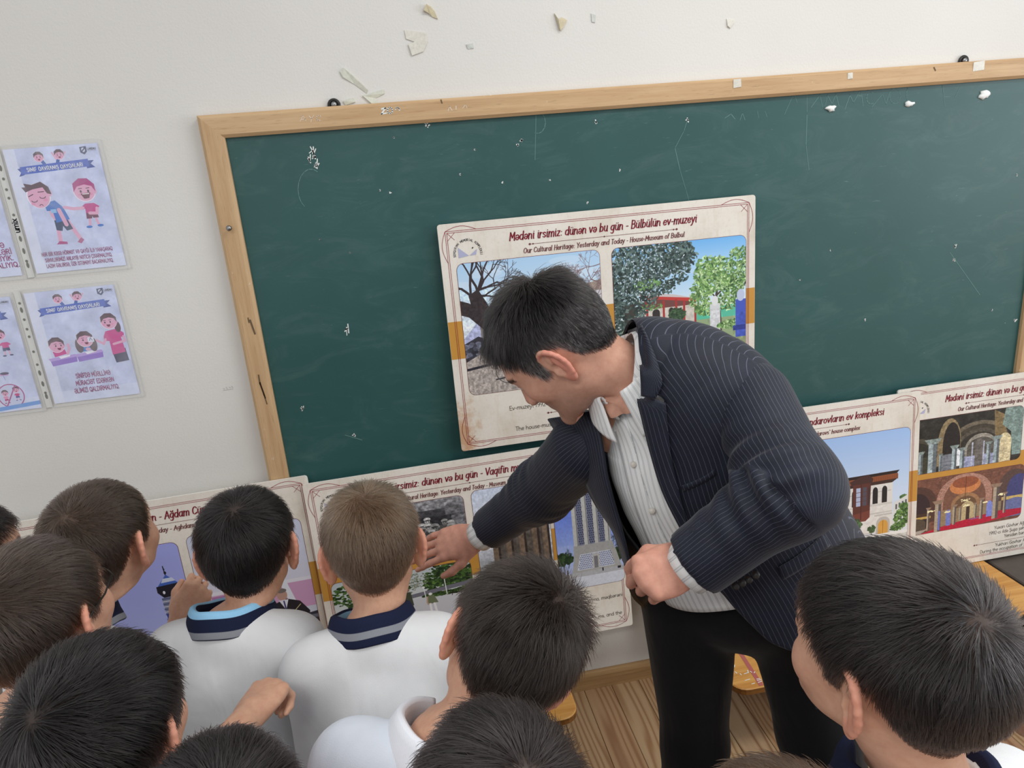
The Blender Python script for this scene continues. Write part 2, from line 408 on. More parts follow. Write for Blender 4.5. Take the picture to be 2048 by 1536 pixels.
scrap(1474, 168, [(-.011,.012),(.011,.013),(.012,-.008),(-.011,-.010)], T2, 'square beige tape bit stuck on the middle of the top rail', -.0335, 'tape bits on the board frame', .002)
scrap(1700, 152, [(-.008,.008),(.008,.009),(.008,-.007),(-.007,-.008)], T2, 'small tape bit on the top rail right of the square one', -.0335, 'tape bits on the board frame', .002)
scrap(1957, 133, [(-.018,.012),(.018,.015),(.019,-.010),(-.017,-.012)], T2, 'wide tape bit on the top rail under the right hanger', -.0335, 'tape bits on the board frame', .002)

# ------------------------------------------------------------------ two low benches the panels stand on
def mat_bench():
    t = NT('bench_varnish'); v = t.coord('Object', (3, 40, 40)); f = t.noise(v, 1.3, 5, .6, .6)
    col = t.ramp(f, [(.3, srgb(188, 128, 52)), (.65, srgb(214, 160, 84))])
    wn = t.noise(t.coord(), 26, 6, .75)
    col = t.mix(t.ramp(wn, [(.66, (0,0,0)), (.70, (.7,.7,.7))]), col, srgb(226, 206, 180))
    t.set(col, .3, .5); return t.m
M_BENCH = mat_bench(); M_BENCH_EDGE = mat_wood('bench_edge', (104, 66, 26), (140, 92, 40), 'x', .5)
def rounded(x0, x1, y0, y1, r, n=5):
    pts = []
    for cx, cy, a0 in ((x1-r, y1-r, 0), (x0+r, y1-r, 90), (x0+r, y0+r, 180), (x1-r, y0+r, 270)):
        for k in range(n+1):
            a = math.radians(a0 + 90*k/n); pts.append((cx + r*math.cos(a), cy + r*math.sin(a)))
    return pts
def bench(x0, x1, y0, y1, zt, label):
    root = empty('bench', ((x0+x1)/2, (y0+y1)/2, 0), label, 'bench', 'low benches along the wall')
    out = rounded(x0, x1, y0, y1, .045)
    V, F = prism(out, zt - .020, zt - .0025, 'z'); n = len(out)
    inn = rounded(x0+.003, x1-.003, y0+.003, y1-.003, .043)
    V2 = V[n:2*n]; V = V + [(a, b, zt) for a, b in inn]
    F = [F[0]] + F[2:] + [(n+i, 2*n+i, 2*n+(i+1) % n, n+(i+1) % n) for i in range(n)] + [tuple(reversed(range(2*n, 3*n)))]
    mi = [1] + [1]*n + [0]*n + [0]
    s = mesh_np('seat', V, [tuple(reversed(f)) for f in F], None, None, False, mi=mi, mats=[M_BENCH, M_BENCH_EDGE]); rel(s, root)
    for xl in (x0 + .035, x1 - .035):
        for yl in (y0 + .15, y1 - .06):
            rel(mesh_np('leg', *join([tube([(xl, yl, 0), (xl, yl, zt - .02)], .013, 10)]), M_LEG), root)
    rel(box('stretcher', x0 + .05, x1 - .05, (y0+y1)/2 - .012, (y0+y1)/2 + .012, zt - .06, zt - .021, M_LEG), root)
    for xl in (x0 + .035, x1 - .035): rel(box('cross_bar', xl - .011, xl + .011, y0 + .12, y1 - .05, zt - .05, zt - .0205, M_LEG), root)
    return root
M_LEG = plain('bench_leg_paint', (62, 66, 62), .5, .4)
b1 = bench(-1.05, .349, -.425, -.028, .280, 'orange varnished low bench on the floor left of the suited man')
b2 = bench(.800, 1.925, -.452, -.028, .280, 'orange varnished low bench with a red painted stripe, behind the suited man')
def on_seat(name, pts, mat, root, z=.2806):
    q = [on_z(px, py, z) for px, py in pts]
    return rel(mesh_np(name, [tuple(v) for v in q], [tuple(reversed(range(len(q))))], mat, None, False), root)
on_seat('red_stripe', [(1463, 1285), (1473, 1287), (1527, 1370), (1519, 1372)], plain('red_paint', (176, 96, 92), .5), b2)
sp = on_z(1461, 1331, .2806)
e1 = rel(mesh_np('screw_washer', *tube([(sp[0], sp[1], .2803), (sp[0], sp[1], .2825)], [.013, .012], 14), plain('washer_white', (226, 222, 214), .4)), b2)
rel(mesh_np('screw_head', *tube([(sp[0], sp[1], .2826), (sp[0], sp[1], .2836)], [.0045, .004], 8), M_DARKMETAL), b2)
wl = [[(1470, 1343), (1474, 1347)], [(1480, 1347), (1483, 1350)], [(1488, 1348), (1496, 1345)], [(1500, 1342), (1504, 1345)], [(1495, 1340), (1497, 1346)], [(1508, 1346), (1510, 1343)], [(1490, 1361), (1500, 1358)], [(1503, 1368), (1510, 1366)], [(1514, 1361), (1523, 1359)], [(1516, 1365), (1524, 1362)], [(1513, 1358), (1520, 1357)]]
parts = []
for ln in wl:
    a, b = (on_z(*q, .2807) for q in ln); d = b - a; n_ = np.array([-d[1], d[0], 0]); n_ = n_/np.linalg.norm(n_)*.0012
    parts.append(([a-n_, a+n_, b+n_, b-n_], [(0, 1, 2, 3)]))
rel(mesh_np('paint_chips', *join(parts), M_CHALK, None, False), b2)['kind'] = 'stuff'
# blue topped runner of a desk lying on the floor at the right, low dark box filling the dark gap by the wall
rn = empty('desk_runner', (1.74, -.45, 0), 'blue topped dark metal desk runner on the floor at right', 'desk')
rel(box('rail', 1.700, 1.738, -.95, -.40, .0, .018, plain('runner_dark', (46, 56, 52), .5), None, .003), rn)
rel(box('blue_strip', 1.704, 1.734, -.94, -.405, .0181, .022, plain('runner_blue', (96, 142, 206), .4), None, .001), rn)
cb = empty('low_box', (2.22, -.2, 0), 'low dark brown box on the floor beyond the right end of the bench', 'box')
MC = plain('box_brown', (84, 76, 70), .5, .3, 0, .08)
rel(box('body', 1.95, 2.50, -.40, -.03, .0, .258, MC, None, .004), cb)
rel(box('lid', 1.945, 2.505, -.405, -.028, .2585, .273, MC, None, .004), cb)
# pale blue sheet beside the chalkboard at the right edge
scrap(2046, 690, [(-.005, .16), (.20, .16), (.20, -.17), (-.005, -.17)], plain('paper_lilac', (214, 220, 244), .4, .4), 'pale blue sheet on the wall right of the chalkboard', -.004, None, .001, 'paper_sheet', 'paper')
# ------------------------------------------------------------------ a small stroke alphabet (baseline 0, x height 5, capitals 8, descender -3)
# glyph: advance | stroke | stroke ...   a leading ~ makes the stroke a smooth curve
_G = '''a 5.4|~4.4,4.1 3.1,5 1.5,4.7 .5,2.6 1.2,.4 2.6,0 3.9,.9 4.4,2.2|4.5,5 4.4,1 4.9,0
b 5.4|.7,8 .7,0|~.7,2 1.2,4.2 2.6,5 4.1,4.3 4.6,2.5 4.1,.7 2.6,0 1.3,.5 .7,1.8
c 4.7|~4.2,4 3.3,4.9 2,4.8 .8,3.8 .5,2.3 1,.8 2.3,0 3.6,.3 4.3,1.2
d 5.5|4.6,8 4.6,0|~4.6,3.4 3.8,4.7 2.4,5 1,4.2 .5,2.5 1,.7 2.3,0 3.7,.5 4.6,1.8
e 5|~.7,2.6 4.3,2.8 4,4.3 2.7,5 1.2,4.3 .5,2.5 1.1,.7 2.5,0 4.2,.9
f 3.6|~3.5,7.3 2.8,8 1.8,7.6 1.4,6 1.4,3 1.3,0|.2,4.8 3,4.8
g 5.4|~4.4,4.1 3.1,5 1.5,4.7 .5,2.8 1.1,.9 2.6,.4 3.9,1.2 4.4,2.6|~4.5,5 4.4,1 4.1,-2 2.6,-3 .8,-2.3
h 5.4|.7,8 .7,0|~.7,2.8 1.5,4.4 2.9,5 4.1,4.3 4.4,2.8 4.4,0
i 2.3|1.1,5 1.1,.9 1.6,0|.95,7 1.25,7
j 2.4|~1.3,5 1.3,0 .9,-2.4 -.4,-3|1.15,7 1.45,7
k 4.9|.7,8 .7,0|4.1,5 .8,2.2|1.9,3 4.4,0
l 2.3|1,8 1,1 1.6,0
m 8|.7,5 .7,0|~.7,3 1.5,4.5 2.7,5 3.7,4.3 4,2.8 4,0|~4,3 4.8,4.5 6,5 7,4.3 7.2,2.8 7.2,0
n 5.4|.7,5 .7,0|~.7,2.8 1.5,4.4 2.9,5 4.1,4.3 4.4,2.8 4.4,.8 4.9,0
o 5.3|~2.6,5 1.1,4.3 .5,2.5 1.1,.7 2.6,0 4.1,.7 4.7,2.5 4.1,4.3 2.6,5
p 5.4|.7,5 .7,-3|~.7,3 1.3,4.5 2.7,5 4.1,4.3 4.6,2.5 4.1,.7 2.6,0 1.3,.5 .7,1.8
q 5.4|4.6,5 4.6,-3|~4.5,4 3.2,5 1.6,4.7 .5,2.6 1.2,.4 2.6,0 4,.9 4.5,2.2
r 3.8|.7,5 .7,0|~.7,2.6 1.4,4.3 2.6,5 3.6,4.7
s 4.4|~3.8,4.2 2.5,5 1.1,4.5 .9,3.4 2.2,2.6 3.6,1.8 3.6,.7 2.2,0 .5,.8
t 3.5|1.5,7 1.5,1.2|~1.5,1.6 1.9,.2 3.2,.2|.2,5 3,5
u 5.4|~.8,5 .8,2 1.2,.6 2.5,0 3.8,.7 4.4,2.4|4.4,5 4.4,1 4.9,0
v 4.9|.4,5 2.4,0 4.4,5
w 7.3|.4,5 2.1,0 3.6,4.6 5.1,0 6.8,5
x 4.8|.5,5 4.2,0|4.2,5 .5,0
y 4.9|.4,5 2.5,.2|~4.4,5 2.5,0 1.5,-2.5 .2,-3
z 4.6|.5,5 4,5 .5,0 4.2,0
ə 5|~4.3,2.4 .7,2.2 1,.7 2.3,0 3.8,.7 4.5,2.5 3.9,4.3 2.5,5 .8,4.1
ı 2.3|1.1,5 1.1,.9 1.6,0
A 6.2|.2,0 3,8 5.8,0|1.3,2.8 4.7,2.8
B 5.8|.8,0 .8,8|~.8,8 3.6,8 4.8,6.2 3.6,4.3 .9,4.3|~.9,4.3 4,4.2 5.2,2.2 4,0 .8,0
C 6|~5.4,6.6 3.9,8 2,7.6 .7,5.6 .6,2.8 1.7,.6 3.6,0 5.5,1.4
D 6.2|.8,0 .8,8|~.8,8 3,8 5,6.7 5.6,4 5,1.3 3,0 .8,0
E 5.2|4.7,8 .8,8 .8,0 4.8,0|.8,4.2 4.2,4.2
F 5|4.7,8 .8,8 .8,0|.8,4.2 4.1,4.2
G 6.4|~5.5,6.6 3.9,8 2,7.6 .7,5.6 .6,2.8 1.7,.6 3.6,0 5.4,.9 5.7,3.4|5.7,3.6 3.6,3.6
H 6.2|.8,0 .8,8|5.4,0 5.4,8|.8,4.2 5.4,4.2
I 2.4|1.2,0 1.2,8
J 4.4|~3.5,8 3.5,2.4 2.8,.4 1.5,0 .3,1.2
K 5.8|.8,0 .8,8|5.1,8 .9,3.6|2.2,4.8 5.4,0
L 4.9|.8,8 .8,0 4.6,0
M 7.4|.7,0 1,8 3.7,2.4 6.4,8 6.7,0
N 6.3|.8,0 .8,8 5.5,0 5.5,8
O 6.8|~3.4,8 1.4,7 .6,4 1.4,1 3.4,0 5.4,1 6.2,4 5.4,7 3.4,8
P 5.5|.8,0 .8,8|~.8,8 3.6,8 5,6.1 3.6,4 .8,3.9
Q 6.8|~3.4,8 1.4,7 .6,4 1.4,1 3.4,0 5.4,1 6.2,4 5.4,7 3.4,8|4,2 6.2,-.8
R 5.8|.8,0 .8,8|~.8,8 3.6,8 5,6.2 3.6,4.2 .8,4.1|2.8,4.1 5.3,0
S 5.4|~4.8,6.8 3.2,8 1.4,7.4 .9,5.8 2.6,4.4 4.5,3.2 4.6,1.2 2.8,0 .6,1.3
T 5.4|.2,8 5.2,8|2.7,8 2.7,0
U 6.2|~.8,8 .8,3 1.5,.7 3.1,0 4.7,.7 5.4,3 5.4,8
V 5.9|.2,8 2.9,0 5.6,8
X 5.6|.4,8 5.2,0|5.2,8 .4,0
Y 5.5|.2,8 2.7,4 5.2,8|2.7,4 2.7,0
Z 5.4|.5,8 4.9,8 .5,0 5,0
Ə 6.6|~6,4.2 .7,4 1.2,1.2 3.2,0 5.3,1 6.1,4 5.3,7 3.2,8 .9,6.6
0 5.2|~2.6,8 1,6.8 .5,4 1,1.2 2.6,0 4.2,1.2 4.7,4 4.2,6.8 2.6,8
1 3.6|.6,6.6 2,8 2,0
2 5.2|~.6,6.4 1.6,7.8 3.4,7.8 4.3,6.2 3.4,3.8 .5,0|.5,0 4.7,0
9 5.2|~4.4,6 3.6,4 2.2,3.6 .8,4.6 .7,6.6 2,8 3.6,7.6 4.5,5.6 4,2.4 2,0
- 3.4|.5,2.8 2.9,2.8
: 2.2|.9,.3 1.2,.3|.9,4 1.2,4
. 2|.8,.2 1.1,.2
, 2|1.1,.5 .6,-1.2
` 2|.4,8 1.3,6.8'''
GLY = {}
for _l in _G.split('\n'):
    hd, *sts = _l.split('|'); ch, adv = hd[0], float(hd[2:]); GLY[ch] = (adv, [(s[0] == '~', [tuple(map(float, q.split(','))) for q in s.lstrip('~').split()]) for s in sts])
_DIA = {'ü': ('u', 'um'), 'ö': ('o', 'um'), 'Ü': ('U', 'UM'), 'Ö': ('O', 'UM'), 'ş': ('s', 'ced'), 'Ş': ('S', 'ced'), 'ç': ('c', 'ced'), 'Ç': ('C', 'ced'), 'ğ': ('g', 'br'), 'Ğ': ('G', 'BR'), 'İ': ('I', 'DOT')}
_MARK = {'um': [(0, [(-1.2, 7), (-.9, 7)]), (0, [(.9, 7), (1.2, 7)])], 'UM': [(0, [(-1.3, 9.7), (-1, 9.7)]), (0, [(1, 9.7), (1.3, 9.7)])], 'ced': [(1, [(0, 0), (.5, -1), (.2, -1.9), (-.7, -2)])],
         'br': [(1, [(-1.4, 7.4), (-.6, 6.5), (.6, 6.5), (1.4, 7.4)])], 'BR': [(1, [(-1.4, 10), (-.6, 9.1), (.6, 9.1), (1.4, 10)])], 'DOT': [(0, [(-.15, 9.7), (.15, 9.7)])]}
for _c, (_b, _m) in _DIA.items():
    _a, _s = GLY[_b]; GLY[_c] = (_a, _s + [(k, [(x + _a*.5 - .1, y) for x, y in p]) for k, p in _MARK[_m]])
def _smooth(p, n):
    p = [np.array(q) for q in p]; p = [2*p[0] - p[1]] + p + [2*p[-1] - p[-2]]; out = []
    for i in range(len(p) - 3):
        a, b, c, d = p[i:i+4]
        for t in np.linspace(0, 1, n, endpoint=False): out.append(.5*(2*b + (c-a)*t + (2*a-5*b+4*c-d)*t*t + (3*b-a-3*c+d)*t**3))
    return out + [p[-2]]
def stroke_text(name, body, size, mat, parent, at, align='LEFT', weight=.9, slant=0.0, thin=1.0, fit=None, rotz=0.0, track=0.0, seg=3):
    """lettering drawn with a pen: `size` is the height of a capital; thin < 1 gives thick downstrokes"""
    V = []; F = []; x = 0.0; oct_ = [(math.cos(math.pi*k/4), math.sin(math.pi*k/4)) for k in range(8)]
    def dot(c, r):
        s = len(V); V.extend([(c[0] + r*a, c[1] + r*b) for a, b in oct_]); F.append(tuple(range(s, s+8)))
    for ch in body:
        if ch == ' ': x += 2.9 + track; continue
        adv, sts = GLY.get(ch, GLY['-'])
        for sm, p in sts:
            q = _smooth(p, seg) if sm else [np.array(a) for a in p]
            q = [np.array((a[0] + x + slant*a[1], a[1])) for a in q]; n = len(q); ws = []
            T = [nrm2(q[min(i+1, n-1)] - q[max(i-1, 0)]) for i in range(n)]
            def wid(t): return weight*.5*(thin + (1 - thin)*abs(t[1]*.95 + t[0]*.25))
            if sm:
                s = len(V)
                for a, t in zip(q, T): w_ = wid(t); V.extend([(a[0] - t[1]*w_, a[1] + t[0]*w_), (a[0] + t[1]*w_, a[1] - t[0]*w_)])
                for i in range(n-1): F.append((s+2*i+1, s+2*i+3, s+2*i+2, s+2*i))
            else:
                for a, b in zip(q, q[1:]):
                    t = nrm2(b - a); w_ = wid(t); s = len(V); V.extend([(a[0]-t[1]*w_, a[1]+t[0]*w_), (a[0]+t[1]*w_, a[1]-t[0]*w_), (b[0]+t[1]*w_, b[1]-t[0]*w_), (b[0]-t[1]*w_, b[1]+t[0]*w_)]); F.append((s, s+1, s+2, s+3))
                for a in q[1:-1]: dot(a, weight*.5*(thin*.5 + .45))
            for e, t in ((0, T[0]), (n-1, T[-1])): dot(q[e], wid(t)*(1.0 if thin > .9 else 1.12))
        x += adv + track
    V = np.array(V); k = size/8.0; ks = fit/(V[:, 0].max() - V[:, 0].min()) if fit else k
    x0, x1 = V[:, 0].min(), V[:, 0].max(); off = {'LEFT': x0, 'CENTER': (x0+x1)/2, 'RIGHT': x1}[align]
    o = mesh_np(name, np.c_[(V[:, 0] - off)*ks, V[:, 1]*k, np.zeros(len(V))], F, mat, parent, False); o.location = at; o.rotation_euler = (0, 0, rotz); return o
def nrm2(d): return d/(math.hypot(d[0], d[1]) + 1e-9)
# ------------------------------------------------------------------ printed pictures, painted in numpy
class Pic:
    def __init__(s, w, h, bg=(255, 255, 255)):
        s.w, s.h = w, h; s.a = np.empty((h, w, 3), np.float32); s.a[:] = bg
        s.yy, s.xx = np.mgrid[0:h, 0:w].astype(np.float32)
        s.r = np.random.RandomState(w + 3*h); s.ox, s.kx, s.ky = 0.0, 1.0, 1.0
    def _put(s, m, y0, y1, x0, x1, col, alpha):
        sub = s.a[y0:y1, x0:x1]; m = (m * alpha)[..., None]
        sub[:] = sub * (1 - m) + np.asarray(col, np.float32) * m
    def poly(s, pts, col, alpha=1.0):
        p = (np.asarray(pts, np.float32) * (s.kx, s.ky) + (s.ox, 0)) * (s.w, s.h)
        x0, y0 = np.maximum(np.floor(p.min(0)).astype(int), 0); x1, y1 = np.minimum(np.ceil(p.max(0)).astype(int) + 1, (s.w, s.h))
        if x1 <= x0 or y1 <= y0: return
        acc = 0
        for dx, dy in ((.25, .25), (.75, .25), (.25, .75), (.75, .75)):
            X = s.xx[y0:y1, x0:x1] + dx; Y = s.yy[y0:y1, x0:x1] + dy
            ins = np.zeros(X.shape, bool)
            for (ax, ay), (bx, by) in zip(p, np.roll(p, -1, 0)):
                if ay == by: continue
                c = (ay > Y) != (by > Y); ins ^= c & (X < (bx - ax) * (Y - ay) / (by - ay) + ax)
            acc = acc + ins
        s._put(acc.astype(np.float32) / 4, y0, y1, x0, x1, col, alpha)
    def rect(s, x0, y0, x1, y1, col, alpha=1.0): s.poly([(x0, y0), (x1, y0), (x1, y1), (x0, y1)], col, alpha)
    def ell(s, cx, cy, rx, ry, col, alpha=1.0, rot=0.0):
        px, py, ax, ay = (cx*s.kx + s.ox)*s.w, cy*s.ky*s.h, max(rx*s.kx*s.w, .6), max(ry*s.ky*s.h, .6); R = max(ax, ay) + 2
        x0, x1 = max(int(px - R), 0), min(int(px + R) + 1, s.w); y0, y1 = max(int(py - R), 0), min(int(py + R) + 1, s.h)
        if x1 <= x0 or y1 <= y0: return
        X = s.xx[y0:y1, x0:x1] + .5 - px; Y = s.yy[y0:y1, x0:x1] + .5 - py
        c, n = math.cos(rot), math.sin(rot)
        d = np.sqrt(((X*c + Y*n)/ax)**2 + ((Y*c - X*n)/ay)**2)
        s._put(np.clip((1 - d) * min(ax, ay) + .5, 0, 1), y0, y1, x0, x1, col, alpha)
    def line(s, pts, wd, col, alpha=1.0, w1=None):
        n = len(pts) - 1
        for i, ((ax, ay), (bx, by)) in enumerate(zip(pts, pts[1:])):
            ww = wd if w1 is None else wd + (w1 - wd) * i / max(n - 1, 1)
            A = np.array(((ax*s.kx + s.ox)*s.w, ay*s.ky*s.h)); B = np.array(((bx*s.kx + s.ox)*s.w, by*s.ky*s.h)); r = max(ww * s.kx * s.w * .5, .5)
            lo = np.minimum(A, B) - r - 1; hi = np.maximum(A, B) + r + 2
            x0, y0 = max(int(lo[0]), 0), max(int(lo[1]), 0); x1, y1 = min(int(hi[0]), s.w), min(int(hi[1]), s.h)
            if x1 <= x0 or y1 <= y0: continue
            X = s.xx[y0:y1, x0:x1] + .5 - A[0]; Y = s.yy[y0:y1, x0:x1] + .5 - A[1]; D = B - A; L2 = D @ D + 1e-6
            t = np.clip((X*D[0] + Y*D[1]) / L2, 0, 1)
            d = np.hypot(X - t*D[0], Y - t*D[1]); s._put(np.clip(r - d + .5, 0, 1), y0, y1, x0, x1, col, alpha)
    def curve(s, cx, cy, rx, ry, a0, a1, wd, col, n=10):
        s.line([(cx + rx*math.cos(math.radians(a)), cy + ry*math.sin(math.radians(a))) for a in np.linspace(a0, a1, n)], wd, col)
    def grad(s, y0, c0, y1, c1, x0=0, x1=1):
        a, b = int(y0*s.h), int(y1*s.h); t = np.linspace(0, 1, max(b - a, 1), dtype=np.float32)[:, None, None]
        s.a[a:b, int(x0*s.w):int(x1*s.w)] = np.asarray(c0, np.float32) * (1 - t) + np.asarray(c1, np.float32) * t
    def noise(s, cells, oct=3):
        out = np.zeros((s.h, s.w), np.float32); amp = 1; tot = 0
        for o in range(oct):
            n = int(cells * 2**o); g = s.r.rand(n + 2, int(n * s.w / s.h) + 2).astype(np.float32)
            fy = np.linspace(0, g.shape[0] - 1.001, s.h); fx = np.linspace(0, g.shape[1] - 1.001, s.w)
            iy, ix = fy.astype(int), fx.astype(int); ty, tx = (fy - iy)[:, None], (fx - ix)[None]
            ty = ty*ty*(3-2*ty); tx = tx*tx*(3-2*tx)
            out += amp * ((g[iy][:, ix]*(1-tx) + g[iy][:, ix+1]*tx)*(1-ty) + (g[iy+1][:, ix]*(1-tx) + g[iy+1][:, ix+1]*tx)*ty); tot += amp; amp *= .55
        return out / tot
    def grain(s, amt, cells=60, x0=0, y0=0, x1=1, y1=1):
        n = s.noise(cells, 3)[..., None]; ys = slice(int(y0*s.h), int(y1*s.h)); xs = slice(int(x0*s.w), int(x1*s.w))
        s.a[ys, xs] *= 1 + (n[ys, xs] - .5) * amt
    def leaves(s, n, reg, cols, size=.010, asp=.6):
        """reg: list of (cx,cy,rx,ry) clumps"""
        wts = np.array([r[2]*r[3] for r in reg]); wts = wts / wts.sum()
        for k in s.r.choice(len(reg), n, p=wts):
            cx, cy, rx, ry = reg[k]; a = s.r.rand()*6.283; q = math.sqrt(s.r.rand())
            c = np.array(cols[s.r.randint(len(cols))]) * (0.8 + .4*s.r.rand())
            z = size*(.5 + s.r.rand()); s.ell(cx + rx*q*math.cos(a), cy + ry*q*math.sin(a), z, z*asp*s.w/s.h, c, .95, s.r.rand()*3.14)
    def branch(s, x, y, ang, ln, wd, depth, col):
        if depth == 0 or ln < .006: return
        x1, y1 = x + ln*math.cos(ang), y + ln*math.sin(ang)*s.w/s.h
        mid = ((x+x1)/2 + s.r.normal()*.05*ln, (y+y1)/2 + s.r.normal()*.05*ln)
        s.line([(x, y), mid, (x1, y1)], wd, col)
        for k in range(2 if depth > 2 else 3):
            s.branch(x1, y1, ang + s.r.normal()*.55, ln*s.r.uniform(.62, .95), wd*.66, depth - 1, col)
    def arch(s, cx, base, w_, spring, top, col, alpha=1.0):
        """pointed/round arch filled: half width w_, from base up to spring then curve to top"""
        pts = [(cx - w_, base), (cx - w_, spring)]
        for a in np.linspace(180, 360, 15)[1:-1]: pts.append((cx + w_*math.cos(math.radians(a)), spring + (spring - top)*math.sin(math.radians(a))))
        s.poly(pts + [(cx + w_, spring), (cx + w_, base)], col, alpha)
    def image(s, name):
        im = bpy.data.images.new(name, s.w, s.h); out = np.ones((s.h, s.w, 4), np.float32)
        out[..., :3] = np.clip(s.a[::-1] / 255, 0, 1); im.pixels.foreach_set(out.ravel()); im.update(); im.pack(); return im
def print_mat(name, pic, rough=.38, tint=None):
    t = NT(name); n = t.new('ShaderNodeTexImage'); n.image = pic.image(name); n.extension = 'EXTEND'
    t.set(n.outputs['Color'], rough, .4); return t.m

def pic_bare_tree():
    p = Pic(640, 600); p.grad(0, (176, 212, 244), .5, (228, 240, 250)); p.grad(.5, (226, 236, 246), 1, (200, 205, 215))
    for c in range(26): p.ell(p.r.rand(), p.r.rand()*.5, .12, .03, (240, 245, 252), .25)
    p.poly([(.0, .56), (.14, .40), (.28, .50), (.3, .66), (0, .70)], (182, 188, 224))
    p.poly([(.14, .42), (.30, .36), (1, .22), (1, .34), (.30, .46), (.16, .50)], (150, 136, 126)); p.grain(.5, 40, .1, .2, 1, .5)
    p.rect(.86, .30, 1, .56, (206, 206, 212)); p.rect(.93, .34, .95, .55, (120, 100, 90)); p.rect(.12, .48, .34, .66, (132, 126, 122)); p.rect(.16, .55, .22, .66, (70, 72, 92))
    p.poly([(0, .60), (.1, .55), (.2, .60), (.4, .62), (1, .58), (1, .70), (0, .74)], (60, 58, 66))
    for k in range(160): p.ell(p.r.rand()*.35, .60 + .1*p.r.rand(), .018, .012, np.array((110, 112, 130))*(.4 + .8*p.r.rand()))
    p.poly([(0, .74), (.12, .68), (.35, .645), (.7, .64), (1, .62), (1, 1), (0, 1)], (176, 166, 160)); p.grain(.7, 70, 0, .64, 1, 1)
    p.line([(0, .80), (.25, .765), (.55, .73)], .018, (50, 48, 56)); p.line([(.2, .90), (.45, .875), (.8, .85)], .010, (62, 60, 66)); p.curve(.3, .84, .1, .1, 90, 230, .006, (90, 84, 84))
    dk = (62, 54, 56)
    p.poly([(0, .27), (.05, .29), (.12, .33), (.20, .47), (.26, .56), (.20, .60), (.14, .50), (.05, .40), (0, .38)], dk)
    p.poly([(.08, .36), (.06, .24), (.13, .20), (.18, .30), (.24, .44), (.18, .50)], dk); p.grain(.5, 60, 0, .2, .25, .6)
    for a, l in ((-1.9, .12), (-1.5, .14), (-1.2, .13), (-.9, .12), (-.4, .12), (-2.4, .08), (.1, .1)):
        p.branch(.10 + .02*p.r.normal(), .24, a, l, .016, 6, dk)
    for k in range(7): p.branch(.5 + .5*p.r.rand(), .45, -1.9 + .6*p.r.rand(), .09, .006, 6, (120, 96, 100))
    p.branch(1.0, .26, -2.6, .08, .008, 6, (130, 106, 110)); p.branch(1.02, .1, 2.9, .07, .006, 6, (130, 106, 110)); return p
def pic_house_trees():
    p = Pic(640, 600); p.grad(0, (116, 182, 240), .25, (190, 222, 248)); p.grad(.25, (170, 212, 246), .55, (232, 242, 250)); p.grad(.55, (232, 240, 244), 1, (196, 206, 190))
    p.ky = .80; p.rect(0, .8, 1, 1.3, (150, 160, 120)); p.rect(.5, .66, 1, .80, (92, 190, 160)); p.grain(.3, 30, .5, .64, 1, .82); p.rect(.5, .78, 1, 1, (150, 170, 130))
    p.poly([(.18, .52), (.60, .60), (.60, .86), (.10, .86)], (206, 200, 190)); p.grain(.25, 50, .1, .5, .6, .86)
    p.poly([(.18, .46), (.60, .555), (.60, .585), (.24, .56)], (196, 66, 62)); p.poly([(.16, .44), (.45, .50), (.60, .555), (.20, .48)], (206, 196, 196))
    p.poly([(.22, .51), (.60, .59), (.55, .62), (.12, .62)], (118, 74, 70))
    for x in (.235, .36, .455, .515, .60): p.rect(x, .55 + .02*(x > .5), x + .016, .86, (170, 58, 56))
    for x, w_ in ((.31, .028), (.425, .02)): p.arch(x, .82, w_, .66, .625, (58, 52, 52))
    dk = [(52, 68, 64), (72, 92, 88), (92, 112, 110), (40, 54, 54), (112, 132, 126), (60, 76, 70)]
    p.leaves(3400, [(.10, .15, .3, .25), (.30, .12, .28, .22), (.45, .10, .15, .16), (.12, .42, .22, .28), (.40, .28, .18, .14), (.52, .14, .11, .12), (.08, .66, .10, .3), (.3, .42, .16, .08)], dk, .013)
    p.rect(.07, .55, .16, 1, (70, 66, 62)); p.leaves(500, [(.10, .55, .14, .3)], dk, .012)
    p.leaves(420, [(.12, .15, .26, .2), (.32, .2, .22, .22), (.16, .42, .16, .16)], [(206, 222, 236), (176, 198, 214)], .006); p.leaves(70, [(.25, .38, .10, .05), (.28, .60, .08, .03)], [(112, 150, 92)], .010); p.leaves(240, [(.47, .70, .06, .06)], [(50, 72, 54), (70, 96, 66)], .010)
    tr = (74, 64, 56); p.line([(.80, .90), (.79, .72), (.77, .58), (.78, .46), (.80, .36)], .03, tr, 1, .012); p.line([(.78, .55), (.86, .45)], .012, tr); p.line([(.77, .58), (.70, .48)], .010, tr); p.line([(1, .46), (.92, .58)], .012, tr)
    gr = [(96, 138, 76), (128, 168, 96), (160, 192, 126), (74, 112, 64), (112, 150, 92), (186, 210, 160)]
    p.leaves(1500, [(.72, .26, .10, .10), (.68, .34, .08, .1), (.80, .30, .10, .12), (.74, .42, .14, .10), (.66, .50, .1, .07), (.84, .44, .08, .08), (.64, .60, .08, .08), (.70, .68, .1, .06)], gr, .011)
    p.leaves(900, [(.95, .20, .08, .10), (.96, .36, .08, .12), (.90, .50, .09, .07), (.86, .62, .10, .09), (.94, .44, .06, .1)], gr + [(60, 96, 58)], .010)
    p.rect(.72, .64, .80, 1, (214, 216, 220)); p.ell(.76, .61, .025, .05, (226, 228, 230)); p.grain(.3, 60, .7, .55, .82, 1)
    p.leaves(400, [(.9, .86, .12, .04)], gr, .010); p.rect(.92, .62, 1, 1, (72, 92, 190)); p.ell(.96, .58, .03, .06, (190, 200, 226)); p.rect(.90, .88, 1, .93, (48, 60, 140)); p.grain(.4, 30, .9, .6, 1, 1); return p
